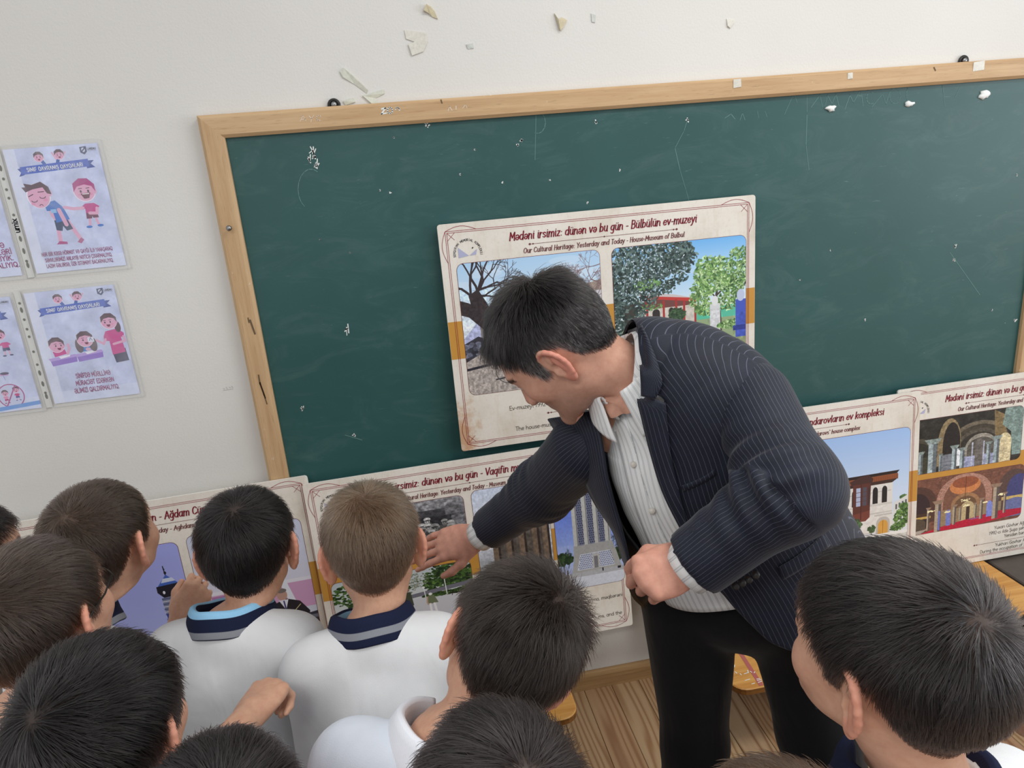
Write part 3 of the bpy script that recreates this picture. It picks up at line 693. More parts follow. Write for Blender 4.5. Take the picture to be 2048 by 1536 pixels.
def pic_relief():
    p = Pic(520, 380, (120, 120, 124)); p.grad(0, (150, 150, 154), .3, (96, 96, 100)); p.grain(.7, 16); p.rect(.1, .16, .86, .28, (70, 70, 74)); p.rect(.1, .28, .9, 1, (52, 52, 56)); p.grain(.8, 24)
    p.ox, p.kx = .45, .55
    for k in range(90):
        x, y = -.8 + 1.8*p.r.rand() if k > 20 else p.r.rand(), .36 + .62*k/90
        if k < 9: x, y = ((.30, .42), (.50, .34), (.62, .50), (.80, .44), (.92, .56), (.16, .45), (.42, .50), (.72, .40), (.08, .40))[k]
        r = .040 + .016*p.r.rand(); g = 110 + 60*p.r.rand()
        p.ell(x, y + r*2.6, r*1.9, r*2.3, (g*.62,)*3); p.line([(x - r, y + r*2.2), (x - .2*r, y + r*4)], .012, (34, 34, 36)); p.line([(x + r*.6, y + r*1.8), (x + r*1.1, y + r*3.6)], .014, (g*1.15,)*3)
        p.ell(x, y, r*.8, r*1.25, (g,)*3); p.ell(x, y - r*.8, r*1.05, r*.65, (g*1.25,)*3); p.ell(x, y - r*.35, r*.85, r*.2, (46,)*3)
        p.ell(x - r*.3, y + r*.1, r*.16, r*.12, (30,)*3); p.ell(x + r*.3, y + r*.1, r*.16, r*.12, (30,)*3); p.line([(x, y), (x + r*.1, y + r*.5)], .008, (g*1.3,)*3); p.line([(x - r*.3, y + r*.8), (x + r*.3, y + r*.8)], .007, (40,)*3)
    p.grain(.5, 50); p.grain(.3, 110); return p
def pic_park():
    p = Pic(520, 380); p.grad(0, (190, 200, 204), .55, (210, 216, 216)); p.grad(.55, (206, 208, 214), 1, (196, 198, 208))
    p.ox, p.kx = .40, .60
    g1 = [(44, 66, 36), (62, 92, 44), (84, 116, 56), (36, 52, 34)]
    p.leaves(900, [(.62, .22, .2, .22), (.82, .18, .24, .24), (.95, .3, .14, .2), (.5, .3, .1, .14)], g1, .018); p.leaves(300, [(.35, .2, .12, .16), (.15, .25, .2, .2)], [(110, 120, 100), (150, 156, 140)], .010)
    p.leaves(500, [(.0, .3, .25, .2), (-.4, .28, .3, .22)], g1, .018); p.poly([(-.7, .58), (1, .36), (1, .44), (-.7, .64)], (116, 116, 128)); p.leaves(500, [(.7, .53, .32, .035), (.9, .5, .12, .03)], g1, .014)
    for x, y0, y1 in ((.66, .22, .56), (.40, .36, .55)): p.line([(x, y0), (x + .012, y1)], .012, (228, 230, 232)); p.ell(x, y0, .018, .02, (240, 240, 240))
    p.rect(.72, .55, .86, .565, (44, 40, 40)); p.line([(.74, .56), (.73, .60)], .008, (40, 38, 38)); p.line([(.84, .56), (.85, .60)], .008, (40, 38, 38))
    p.ell(.47, .505, .022, .026, (238, 238, 240)); p.poly([(.44, .53), (.51, .53), (.54, .68), (.42, .70)], (112, 122, 92)); p.line([(.43, .55), (.42, .66), (.44, .70)], .018, (190, 160, 140)); p.line([(.51, .55), (.545, .68)], .016, (112, 122, 92))
    p.line([(.455, .69), (.46, .90)], .028, (236, 236, 238)); p.line([(.505, .69), (.525, .89)], .028, (236, 236, 238)); p.line([(.455, .92), (.475, .92)], .016, (190, 180, 170)); p.line([(.52, .91), (.545, .91)], .016, (190, 180, 170)); p.line([(.2, .955), (.46, .93)], .014, (110, 116, 150))
    p.poly([(.16, .40), (.24, .40), (.26, .66), (.14, .68)], (70, 76, 62)); p.ell(.2, .36, .03, .035, (150, 120, 100)); p.line([(.17, .67), (.18, .93)], .034, (74, 80, 66)); p.line([(.23, .66), (.24, .92)], .034, (62, 66, 56)); return p
def tower(p, x0, cols, stone, y0, y1):
    for k, (a, b) in enumerate(cols): p.rect(a, y0 + .01*(k % 2), b, y1, stone)
def pic_ruin():
    p = Pic(420, 620); p.grad(0, (206, 216, 236), .5, (226, 230, 238)); p.grad(.5, (196, 200, 210), 1, (120, 124, 120))
    for k in range(9): p.branch(p.r.rand(), .9, -1.57 + .3*p.r.normal(), .10, .010, 7, (70, 66, 64))
    st = (122, 104, 88)
    p.rect(.22, .22, .92, .95, (92, 84, 78)); p.grain(.5, 24, .2, .2, .95, .95)
    for x in (.20, .38, .56, .74, .88): p.rect(x, .14 + .03*(x > .3), x + .09, .97, st); p.rect(x + .07, .16, x + .10, .97, (58, 50, 46))
    p.grain(.5, 40, .18, .12, 1, 1); p.rect(.20, .12, .30, .2, (140, 122, 104)); p.rect(.46, .11, .54, .2, (134, 116, 98))
    for k in range(8): p.branch(p.r.rand(), 1.0, -1.57 + .4*p.r.normal(), .09, .008, 7, (60, 58, 58))
    p.rect(0, .93, 1, 1, (90, 84, 72)); p.grain(.3, 60); return p
def pic_tower():
    p = Pic(420, 620); p.grad(0, (62, 92, 216), .6, (150, 172, 236)); p.grad(.6, (160, 180, 236), 1, (190, 200, 230))
    for k in range(5): p.branch(.02 + .2*p.r.rand(), .80, -1.5 + .2*p.r.normal(), .06, .008, 6, (60, 70, 80)); p.branch(.88 + .12*p.r.rand(), .80, -1.57 + .2*p.r.normal(), .09, .010, 7, (50, 58, 60))
    p.leaves(260, [(.08, .72, .14, .05), (.95, .74, .08, .07)], [(36, 56, 36), (52, 76, 46)], .022)
    st, dk, lt = (168, 168, 166), (54, 62, 96), (196, 196, 192)
    p.rect(.27, .05, .83, .62, st)
    for x in (.27, .43, .59, .75): p.poly([(x - .005, .00 if x in (.43, .59) else .04), (x + .055, .00 if x in (.43, .59) else .04), (x + .075, .64), (x - .01, .64)], lt); p.rect(x + .045, .05, x + .062, .62, (128, 130, 134))
    for x in (.335, .495, .655):
        p.rect(x, .10, x + .085, .62, (120, 126, 150))
        for r in range(26):
            for c in range(3): p.rect(x + .006 + c*.028 + (.01 if r % 2 else 0), .105 + r*.0197, x + .020 + c*.028 + (.01 if r % 2 else 0), .105 + r*.0197 + .012, (38, 44, 70))
        for c in range(5): p.rect(x + c*.017, .045, x + c*.017 + .006, .095, (120, 122, 126))
    p.poly([(.25, .62), (.84, .62), (.90, .72), (.98, .90), (.18, .90), (.24, .74)], st); p.poly([(.34, .70), (.80, .70), (.86, .84), (.28, .84)], (206, 210, 222))
    for r in range(8):
        for c in range(22):
            x = .30 + c*.026 + (.013 if r % 2 else 0); y = .708 + r*.0165
            if .34 - (y-.7)*.4 < x < .80 + (y-.7)*.4: p.rect(x, y, x + .013, y + .010, (62, 74, 128))
    p.rect(.52, .71, .63, .84, (186, 184, 182)); p.rect(.545, .735, .605, .84, (120, 120, 124)); p.rect(.0, .86, 1, .92, (176, 176, 180)); p.rect(0, .90, 1, 1, (206, 210, 220)); p.rect(.66, .85, .68, .88, (40, 40, 50)); p.rect(.90, .86, .95, .88, (40, 42, 48)); p.grain(.12, 60); return p
def pic_house():
    p = Pic(600, 640); p.grad(0, (160, 192, 238), .55, (206, 222, 244)); p.grad(.55, (206, 222, 244), 1, (226, 226, 224))
    p.ox, p.kx = .31, .69
    p.leaves(160, [(.94, .60, .04, .02)], [(80, 112, 66)], .01); p.poly([(.82, .64), (1, .58), (1, .86), (.80, .86)], (220, 220, 216))
    for k in range(4): p.rect(.84 + .04*k, .655 - .01*k, .862 + .04*k, .70 - .01*k, (96, 98, 100))
    wl = (226, 222, 216); p.rect(-.6, .40, .80, .88, wl); p.grain(.14, 60, 0, .38, .82, .9)
    p.poly([(-.6, .36), (.88, .355), (.84, .385), (-.6, .39)], (44, 34, 34)); p.poly([(-.6, .385), (.86, .38), (.86, .425), (.80, .445), (-.6, .44)], (146, 84, 54))
    for k in range(-26, 40): p.rect(k*.022, .388, k*.022 + .006, .43, (118, 62, 42))
    p.poly([(-.6, .435), (.86, .425), (.79, .455), (-.6, .455)], (66, 46, 40))
    for x in (-.26, -.14, -.02, .10, .22, .33, .47, .585, .70): p.arch(x, .62, .032, .51, .475, (40, 38, 40)); p.rect(x + .035, .515, x + .08, .525, (200, 196, 190))
    p.rect(-.6, .625, .80, .64, (206, 202, 196)); p.rect(-.6, .70, .80, .712, (202, 198, 192))
    p.poly([(.27, .40), (.40, .365), (.50, .36), (.56, .40), (.54, .43), (.30, .44)], (74, 48, 46)); p.poly([(.31, .43), (.53, .43), (.52, .70), (.48, .745), (.35, .745), (.31, .70)], (96, 54, 48))
    p.rect(.35, .46, .405, .62, (176, 186, 214)); p.rect(.43, .46, .48, .62, (84, 80, 92)); p.rect(.495, .47, .515, .62, (64, 54, 60))
    for y in (.50, .54, .58): p.line([(.35, y), (.48, y)], .006, (96, 54, 48))
    p.poly([(.30, .69), (.52, .67), (.52, .73), (.47, .76), (.31, .76)], (122, 66, 56)); p.line([(.41, .43), (.41, .74)], .012, (78, 42, 40))
    p.rect(.58, .72, .80, .735, (196, 192, 186)); p.arch(.69, .90, .085, .80, .745, (190, 184, 178)); p.arch(.69, .905, .062, .82, .775, (214, 160, 76)); p.rect(.686, .78, .692, .90, (150, 100, 44)); p.grain(.1, 40, .6, .7, .8, .9)
    p.leaves(420, [(.28, .84, .12, .06), (.34, .78, .08, .05), (.30, .9, .12, .03)], [(58, 86, 56), (90, 120, 80), (44, 66, 48)], .014); p.leaves(420, [(.92, .78, .09, .08), (.95, .70, .06, .05), (.88, .86, .1, .03)], [(74, 110, 54), (112, 146, 80), (54, 82, 46)], .012)
    p.leaves(60, [(.55, .84, .04, .03)], [(70, 96, 60)], .014); p.line([(.55, .85), (.55, .9)], .008, (80, 70, 60))
    p.rect(-.6, .895, 1, .92, (236, 234, 230)); p.rect(-.6, .92, 1, 1, (206, 204, 198)); p.grain(.4, 46, 0, .92, 1, 1); return p
def pillar(p, x, w_, top, base, lt, dk, cap=None):
    p.rect(x - w_, top, x + w_*.1, base, lt); p.rect(x + w_*.1, top, x + w_, base, dk)
    c = cap or lt; p.poly([(x - w_*2, top - w_*2.2), (x + w_*2, top - w_*2.2), (x + w_*1.1, top + .01), (x - w_*1.1, top + .01)], c)
def pic_hall_old():
    p = Pic(520, 340, (46, 44, 40)); p.grain(.8, 12)
    for cx, w_, sp, tp, c in ((.62, .26, .55, .16, (110, 100, 84)), (.62, .20, .62, .30, (84, 78, 68)), (.64, .14, .66, .40, (150, 144, 132))): p.arch(cx, 1, w_, sp, tp, c); p.arch(cx, 1, w_*.86, sp, tp + .07, tuple(q*.62 for q in c))
    p.arch(.36, .9, .10, .5, .04, (142, 124, 92)); p.arch(.38, .9, .075, .52, .12, (40, 36, 34)); p.arch(.10, 1, .13, .6, .34, (78, 72, 60)); p.arch(.10, 1, .10, .64, .42, (48, 48, 40))
    p.poly([(.74, .0), (.84, .12), (.86, .5), (.76, .52)], (130, 110, 76)); p.poly([(.84, 0), (1, 0), (1, .9), (.92, .9), (.90, .45), (.82, .3)], (126, 146, 140)); p.arch(.85, 1, .06, .62, .46, (216, 200, 160))
    p.rect(.40, .62, .46, .95, (240, 244, 250)); p.rect(.46, .80, .80, 1, (156, 160, 190)); p.rect(.30, .70, .40, 1, (120, 124, 132)); p.rect(0, .70, .18, 1, (66, 66, 52))
    for x, w_, t in ((.22, .038, .46), (.41, .022, .60), (.48, .02, .66), (.71, .018, .62), (.78, .026, .55), (.12, .018, .62), (.29, .012, .70)): pillar(p, x, w_, t, 1, (162, 176, 180), (98, 106, 110), (136, 148, 144))
    for x in (.56, .60, .66): p.rect(x, .55, x + .012, 1, (180, 184, 200))
    p.arch(.625, 1, .035, .60, .5, (110, 104, 100)); p.grain(.55, 30); p.grain(.4, 80); return p
def pic_hall_new():
    p = Pic(520, 340, (120, 80, 66)); p.grain(.4, 30)
    p.arch(.10, .8, .16, .42, .12, (86, 60, 52)); p.arch(.10, .9, .11, .5, .24, (56, 42, 44)); p.arch(.92, .8, .13, .36, .06, (92, 70, 66)); p.arch(.96, .9, .10, .44, .16, (70, 72, 120))
    p.arch(.50, .9, .235, .42, .0, (176, 132, 116)); p.grain(.5, 90, .25, 0, .75, .5); p.arch(.50, .9, .18, .46, .08, (124, 86, 70)); p.ell(.50, .22, .13, .16, (206, 132, 82)); p.ell(.50, .16, .11, .10, (150, 86, 60)); p.arch(.51, .95, .12, .55, .36, (160, 120, 86)); p.arch(.51, .95, .095, .58, .42, (112, 84, 62))
    p.rect(.30, .62, .82, .92, (150, 128, 100)); p.arch(.53, .95, .06, .66, .52, (190, 170, 130)); p.rect(.52, .62, .55, .90, (70, 54, 46)); p.rect(.0, .62, .2, .68, (74, 54, 44)); p.rect(.0, .68, .22, .72, (206, 172, 96)); p.arch(.08, 1, .10, .80, .70, (86, 74, 62)); p.rect(.82, .56, 1, .62, (206, 176, 110)); p.arch(.94, .95, .10, .72, .60, (110, 116, 160))
    p.poly([(.12, 1), (.38, .90), (.62, .84), (.80, .80), (1, .82), (1, .92), (.6, 1)], (186, 36, 62)); p.ell(.60, .87, .06, .015, (150, 90, 130)); p.poly([(0, 1), (0, .95), (.2, .92), (.14, 1)], (170, 160, 150))
    for x, w_, t, b in ((.28, .026, .48, 1.0), (.77, .026, .34, .94), (.42, .014, .58, .92), (.65, .014, .54, .90), (.47, .010, .62, .86), (.60, .010, .6, .86), (.20, .012, .55, .95), (.85, .012, .5, .86)): pillar(p, x, w_, t, b, (176, 160, 140), (96, 86, 82), (150, 124, 104))
    p.rect(.285, .62, .30, .98, (110, 120, 200)); p.arch(.37, .92, .02, .70, .62, (120, 128, 196)); p.arch(.72, .88, .025, .68, .58, (130, 140, 210)); p.rect(0, .5, .03, .62, (90, 110, 190))
    for x, y, r in ((.505, .50, .048), (.52, .60, .03), (.22, .60, .034), (.82, .50, .032), (.36, .66, .024), (.68, .60, .02)):
        for k in range(26): a = p.r.rand()*6.28; q = p.r.rand(); p.ell(x + r*q*math.cos(a), y + r*.6*q*math.sin(a), .006, .009, (255, 240, 190))
    p.line([(.505, .05), (.505, .46)], .003, (60, 40, 40)); p.grain(.3, 60); return p
def pic_minaret():
    p = Pic(420, 560, (164, 172, 236)); p.grad(0, (160, 166, 232), 1, (176, 186, 240)); x = .80
    p.line([(x - .01, .18), (x, .27)], .012, (40, 40, 60)); p.ell(x, .235, .014, .012, (30, 30, 40)); p.ell(x - .004, .205, .008, .007, (30, 30, 40))
    p.poly([(x, .25), (x + .12, .335), (x - .12, .345)], (70, 104, 190)); p.poly([(x - .04, .28), (x + .06, .28), (x + .09, .31), (x - .07, .315)], (206, 214, 236)); p.poly([(x - .13, .34), (x + .13, .33), (x + .12, .37), (x + .06, .43), (x - .07, .44), (x - .13, .39)], (34, 32, 46))
    p.ell(x - .06, .395, .014, .014, (230, 230, 240)); p.ell(x + .07, .38, .014, .014, (230, 230, 240)); p.poly([(x - .10, .44), (x + .10, .43), (x + .12, 1), (x - .07, 1)], (124, 130, 158))
    for k in range(26): p.rect(x - .10, .445 + k*.022, x + .115, .453 + k*.022, (196, 198, 214) if k % 2 else (72, 80, 120))
    p.poly([(x - .09, .58), (x + .105, .56), (x + .108, .62), (x - .085, .64)], (44, 62, 150)); p.poly([(x - .085, .80), (x + .11, .78), (x + .112, .83), (x - .08, .85)], (44, 62, 150)); return p
def pic_desk():
    p = Pic(300, 560, (206, 210, 226)); p.grad(0, (196, 202, 222), .5, (214, 214, 230)); p.rect(0, .52, 1, .76, (206, 160, 196)); p.rect(.0, .50, 1, .53, (226, 226, 236)); p.poly([(.55, .0), (.62, .0), (.86, .8), (.80, .8)], (226, 230, 240)); p.rect(.1, .54, .34, .57, (170, 120, 170))
    p.ox, p.kx = .55, .62; p.poly([(0, .78), (.1, .70), (.30, .66), (.5, .70), (.62, .80), (.6, .84), (0, .86)], (44, 40, 46)); p.ell(.26, .625, .075, .05, (190, 150, 136)); p.ell(.26, .588, .075, .02, (120, 112, 110)); p.poly([(.2, .67), (.34, .67), (.28, .76)], (226, 226, 236)); p.line([(.27, .68), (.28, .76)], .02, (60, 60, 110))
    p.line([(.26, .80), (.4, .78)], .05, (200, 160, 146)); p.line([(.5, .73), (.36, .80)], .014, (210, 200, 150)); p.poly([(0, .86), (.9, .80), (1, .84), (1, 1), (-1, 1), (-1, .9)], (56, 56, 66)); p.rect(-1, .84, .9, .87, (110, 112, 126)); p.ell(.5, .96, .16, .03, (206, 206, 216)); p.ell(.72, .93, .05, .02, (230, 230, 230)); return p

# ------------------------------------------------------------------ lettering
def flat_strip(pts, wd, z):
    """thin ribbon polyline in the parent's xy plane"""
    parts = []
    for (x0, y0), (x1, y1) in zip(pts, pts[1:]):
        d = np.array([x1-x0, y1-y0]); L = np.linalg.norm(d) + 1e-9; n = np.array([-d[1], d[0]])/L*wd*.5
        parts.append(([(x0+n[0], y0+n[1], z), (x0-n[0], y0-n[1], z), (x1-n[0], y1-n[1], z), (x1+n[0], y1+n[1], z)], [(0, 1, 2, 3)]))
    return join(parts)
def rrect(x0, x1, y0, y1, r, n=5, corners=(1, 1, 1, 1)):
    pts = []
    for k, (cx, cy, a0) in enumerate(((x1-r, y1-r, 0), (x0+r, y1-r, 90), (x0+r, y0+r, 180), (x1-r, y0+r, 270))):
        rr = r if corners[k] else 0
        ox = (r - rr) * (1 if k in (0, 3) else -1); oy = (r - rr) * (1 if k in (0, 1) else -1)
        for q in range(n+1):
            a = math.radians(a0 + 90*q/n); pts.append((cx + ox + rr*math.cos(a), cy + oy + rr*math.sin(a)))
    return pts
def mat_parchment():
    t = NT('panel_parchment'); c = t.coord(); f = t.noise(c, 5, 6, .65, .3)
    oi = t.new('ShaderNodeObjectInfo')
    col = t.ramp(f, [(.3, srgb(212, 203, 188)), (.5, srgb(228, 221, 210)), (.7, srgb(234, 229, 220))])
    st = t.noise(t.coord('Object', (34, 7, 1)), 1.6, 5, .7)
    col = t.mix(t.ramp(st, [(.52, (0,0,0)), (.78, (.35,.35,.35))]), col, srgb(196, 170, 138))
    sp = t.new('ShaderNodeSeparateXYZ'); t.link(c, sp.inputs[0])
    # rusty blotch in the lower left corner of the print
    dx = t.math('MULTIPLY', sp.outputs[0], 7.0); dy = t.math('MULTIPLY', t.math('ADD', sp.outputs[1], .60), 4.5)
    d = t.math('SQRT', t.math('ADD', t.math('POWER', dx, 2), t.math('POWER', dy, 2)))
    bl = t.math('ADD', t.math('MULTIPLY', t.noise(c, 16, 5, .7), 1.5), t.math('MULTIPLY', d, -.9))
    col = t.mix(t.ramp(bl, [(.30, (0,0,0)), (.62, (.75,.75,.75))]), col, srgb(188, 132, 76))
    fine = t.noise(c, 120, 3, .6); col = t.mix(t.ramp(fine, [(.55, (0,0,0)), (.8, (.25,.25,.25))]), col, srgb(180, 160, 132))
    t.set(col, .42, .35); return t.m
M_PARCH = mat_parchment(); M_RED = plain('print_dark_red', (150, 42, 58), .45); M_TITLE = plain('print_title_red', (132, 30, 48), .45)
M_SUB = plain('print_brown_red', (118, 62, 66), .45); M_BODY = plain('print_charcoal', (66, 60, 56), .45); M_OCHRE = plain('print_ochre', (199, 146, 66), .42, .35, 0, .03)
M_CORE = plain('foam_board_edge', (236, 232, 224), .7); M_LOGO = plain('print_lilac', (176, 178, 206), .45); M_INK = plain('print_ink', (40, 40, 48), .45)
PT = .0055
def panel(o, u, v, label, heading, sub, photos, captions, hfit=.545, sfit=.465, seps=()):
    """o: top left corner, u/v: edge vectors (right, down) in world space"""
    W, H = np.linalg.norm(u), np.linalg.norm(v); ux = u / W; uy = -v / H; uz = np.cross(ux, uy)
    root = empty('exhibition_panel', (0, 0, 0), label, 'panel', 'exhibition panels on the benches and board')
    root.matrix_world = Matrix(((ux[0], uy[0], uz[0], o[0]), (ux[1], uy[1], uz[1], o[1]), (ux[2], uy[2], uz[2], o[2]), (0, 0, 0, 1)))
    X = lambda a: a * W
    Y = lambda b: -b * H
    out = rrect(0, W, -H, 0, .008, 3); n = len(out)
    V = [(a, b, 0) for a, b in out] + [(a, b, -PT) for a, b in out]
    mesh_np('board', V, [tuple(range(n)), tuple(reversed(range(n, 2*n)))] + [(i, i+n, (i+1) % n + n, (i+1) % n) for i in range(n)], None, root, False, mi=[0, 1] + [1]*n, mats=[M_PARCH, M_CORE])
    mesh_np('ochre_band', [(0.0005, Y(.41), .0003), (0.0005, Y(.575), .0003), (W-.0005, Y(.575), .0003), (W-.0005, Y(.41), .0003)], [(0, 1, 2, 3)], M_OCHRE, root, False)
    parts = []
    for ins, wd in ((.020, .0011), (.0245, .0011)):
        parts.append(flat_strip([(ins, -ins), (W-ins, -ins), (W-ins, ins-H), (ins, ins-H), (ins, -ins)], wd, .0009))
    for cx, cy, sx, sy in ((.02, -.02, 1, -1), (W-.02, -.02, -1, -1), (.02, .02-H, 1, 1), (W-.02, .02-H, -1, 1)):
        tt = np.linspace(0, 1, 9)
        for k in range(2):
            a, b = (.085, .0) if k == 0 else (.0, .085)
            pts = [(cx + sx*(a*(1-q) + (-.012)*math.sin(q*math.pi) * (k == 1) + b*0*q), cy + sy*(b*(1-q) + (-.012)*math.sin(q*math.pi) * (k == 0))) for q in tt]
            parts.append(flat_strip(pts, .0012, .0009))
        parts.append(flat_strip([(cx + sx*.004, cy + sy*.004), (cx + sx*.024, cy + sy*.024)], .001, .0009))
        parts.append(flat_strip([(cx + sx*.004, cy + sy*.026), (cx + sx*.026, cy + sy*.004)], .001, .0009))
    mesh_np('border_lines', *join(parts), M_RED, root, False)
    stroke_text('heading', heading, .0212, M_TITLE, root, (X(.508), Y(.092), .0009), 'CENTER', 1.65, .22, .42, fit=hfit, track=.55)
    stroke_text('subheading', sub, .0130, M_SUB, root, (X(.508), Y(.150), .0009), 'CENTER', 1.6, .22, .45, fit=sfit, track=.6)
    def rule(x0, x1, y):
        q = []
        for x in (x0, x1):
            q += [([(x-.004, y, .0009), (x, y-.0035, .0009), (x+.004, y, .0009), (x, y+.0035, .0009)], [(0, 1, 2, 3)])]
            x2 = x + (.009 if x == x0 else -.009); q += [([(x2-.003, y, .0009), (x2, y-.0025, .0009), (x2+.003, y, .0009), (x2, y+.0025, .0009)], [(0, 1, 2, 3)])]
        xm = (x0+x1)/2; q += [([(xm-.003, y, .0009), (xm, y-.0025, .0009), (xm+.003, y, .0009), (xm, y+.0025, .0009)], [(0, 1, 2, 3)])]
        mesh_np('rule', *join([flat_strip([(x0, y), (x1, y)], .001, .0009)] + q), M_SUB, root, False)
    rule(X(.272), X(.738), Y(.115))
    for x0, x1, y in seps: rule(X(x0), X(x1), Y(y))
    for x0, x1, y0, y1, mat, cn in photos:
        ol = rrect(X(x0)-.0012, X(x1)+.0012, Y(y1)-.0012, Y(y0)+.0012, .020, 5, cn); m = len(ol)
        ph = mesh_np('photo_border', [(a, b, .0006) for a, b in ol], [tuple(range(m))], M_SUB, root, False)
        ol = rrect(X(x0), X(x1), Y(y1), Y(y0), .019, 5, cn)
        uvs = [((a - X(x0))/(X(x1)-X(x0)), (b - Y(y1))/(Y(y0)-Y(y1))) for a, b in ol]
        q = mesh_np('photo', [(a, b, .0010) for a, b in ol], [tuple(range(m))], mat, ph, False, uv=uvs)
    for body, x, y, al, size in captions:
        stroke_text('caption', body, size*.56, M_BODY, root, (X(x), Y(y), .0009), al, .75, track=.25)
    # round emblem: letters along an arc, a triangle and a small star
    lc = (X(.083), Y(.128)); R = .034; em = []; word = 'SOYQIRIMI MEMORİAL KOMPLEKSİ'
    e = empty('emblem', (0, 0, 0)); e.parent = root
    for k, ch in enumerate(word):
        if ch == ' ': continue
        a = math.radians(188 - 196*k/(len(word)-1))
        t_ = stroke_text('emblem_letter', ch, .0058, M_INK, None, (0, 0, 0), 'CENTER', 1.3)
        c_, s_ = math.cos(a - math.pi/2), math.sin(a - math.pi/2)
        em.append(([(v.co.x*c_ - v.co.y*s_ + lc[0] + R*math.cos(a), v.co.x*s_ + v.co.y*c_ + lc[1] + R*math.sin(a), .0009) for v in t_.data.vertices], [tuple(p.vertices) for p in t_.data.polygons]))
        md = t_.data; bpy.data.objects.remove(t_); bpy.data.meshes.remove(md)
    mesh_np('emblem_lettering', *join(em), M_INK, e, False)
    x, y = lc; tri = [(x-.026, y+.018, .0009), (x-.026, y-.010, .0009), (x+.002, y-.006, .0009)]
    mesh_np('emblem_wings', tri + [(x+.004, y-.006, .0009), (x+.022, y-.005, .0009), (x+.026, y+.010, .0009)], [(0, 1, 2), (3, 4, 5)], M_LOGO, e, False)
    mesh_np('emblem_star', [(x+.012, y+.012, .0009), (x+.015, y+.012, .0009), (x+.017, y+.016, .0009), (x+.013, y+.016, .0009)], [(0, 1, 2, 3)], M_INK, e, False)
    return root
def frame_uv(x0, x1, yt, zt, yb, zb, tilt=0.0):
    u = np.array([x1-x0, 0, 0.0]); v = np.array([0, yb-yt, zb-zt]); n = np.cross(u/np.linalg.norm(u), -v/np.linalg.norm(v))
    R = np.array(Matrix.Rotation(-tilt, 3, Vector(-n) if False else Vector(n)).transposed()) if tilt else np.eye(3)
    return np.array([x0, yt, zt]), R @ u, R @ v
ALL = (1, 1, 1, 1)
PM = {k: print_mat('photo_' + k, f()) for k, f in dict(bare_tree=pic_bare_tree, house_and_trees=pic_house_trees, relief=pic_relief, park=pic_park, ruin=pic_ruin, tower=pic_tower, stone_house=pic_house, old_hall=pic_hall_old, restored_hall=pic_hall_new, minaret=pic_minaret, desk=pic_desk).items()}
HEAD = 'Mədəni irsimiz: dünən və bu gün - '; SUB = 'Our Cultural Heritage: Yesterday and Today - '
CP = .0215
panel(*frame_uv(.127, 1.047, -.040, 1.616, -.058, .9635), 'upper panel leaning on the chalkboard, showing a bare tree and a house among trees', HEAD + 'Bülbülün ev-muzeyi', SUB + 'House-Museum of Bulbul',
      [(.045, .486, .168, .745, PM['bare_tree'], ALL), (.526, .968, .170, .745, PM['house_and_trees'], ALL)],
      [('Ev-muzeyi 1992-ci ildə', .166, .838, 'LEFT', .0225), ('The house-museum was', .179, .938, 'LEFT', .0225)], .548, .472, ((.29, .72, .873),))
panel(*frame_uv(-.338, .606, -.056, .930, -.105, .2835, .014), 'panel with a white concrete tower, soldiers relief and park photos, behind the centre boys', HEAD + 'Vaqifin muzey-məqbərəsi', SUB + 'Museum Mausoleum of Vagif',
      [(.035, .478, .168, .465, PM['relief'], ALL), (.030, .474, .495, .765, PM['park'], ALL), (.504, .748, .158, .765, PM['ruin'], (0, 1, 1, 0)), (.762, .985, .158, .745, PM['tower'], (1, 0, 0, 1))],
      [('Vaqifin muzey-məqbərəsi', .295, .828, 'LEFT', CP), ('ahlı dəstələri işğal', .262, .858, 'LEFT', CP), ('d', .335, .887, 'LEFT', CP), ('atma, məqbərəni', .972, .828, 'RIGHT', CP), ('Museum Mausoleum', .296, .928, 'LEFT', CP), ('committed ag', .306, .955, 'LEFT', CP), ('ms, and the', .965, .925, 'RIGHT', CP)], .600, .470, ((.24, .78, .900),))
panel(*frame_uv(.655, 1.630, -.056, .947, -.105, .2835, 0), 'panel with a white stone house and brown bay window, right of the suited man', HEAD + 'Mehmandarovların ev kompleksi', SUB + "Mehmandarovs` house complex",
      [(.045, .486, .17, .765, PM['bare_tree'], ALL), (.526, .966, .175, .785, PM['stone_house'], ALL)], [], .70, .53)
panel(*frame_uv(1.556, 2.490, -.044, .955, -.085, .2835, 0), 'rightmost panel with two photos of a pillared hall, one above the other', HEAD + 'Yuxarı Gövhər Ağa məscidi', SUB + 'Yukhari Govhar Agha Mosque',
      [(.045, .510, .170, .455, PM['old_hall'], ALL), (.045, .533, .488, .785, PM['restored_hall'], ALL), (.555, .96, .17, .785, PM['stone_house'], ALL)],
      [('Yuxarı Gövhər Ağa Məscidi', .425, .830, 'LEFT', CP), ('1992-ci ildə Şuşa şəhərinin', .405, .858, 'LEFT', CP), ('Yenidən bərpa olunub', .470, .886, 'LEFT', CP), ('Yukhari Govhar Agha Mosque', .435, .930, 'LEFT', CP), ('During the occupation of Shusha', .372, .956, 'LEFT', CP), ], .60, .5, ((.345, .9, .903),))
panel(*frame_uv(-1.272, -.322, -.044, .932, -.088, .2835, .020), 'leftmost panel with a blue minaret photo, behind the left boys', HEAD + 'Ağdam Cümə məscidi', SUB + 'Aghdam Juma Mosque',
      [(.045, .30, .20, .78, PM['ruin'], ALL), (.33, .592, .205, .78, PM['minaret'], ALL), (.62, .955, .19, .76, PM['desk'], ALL)], [], .55, .47)
for _q in (): pass

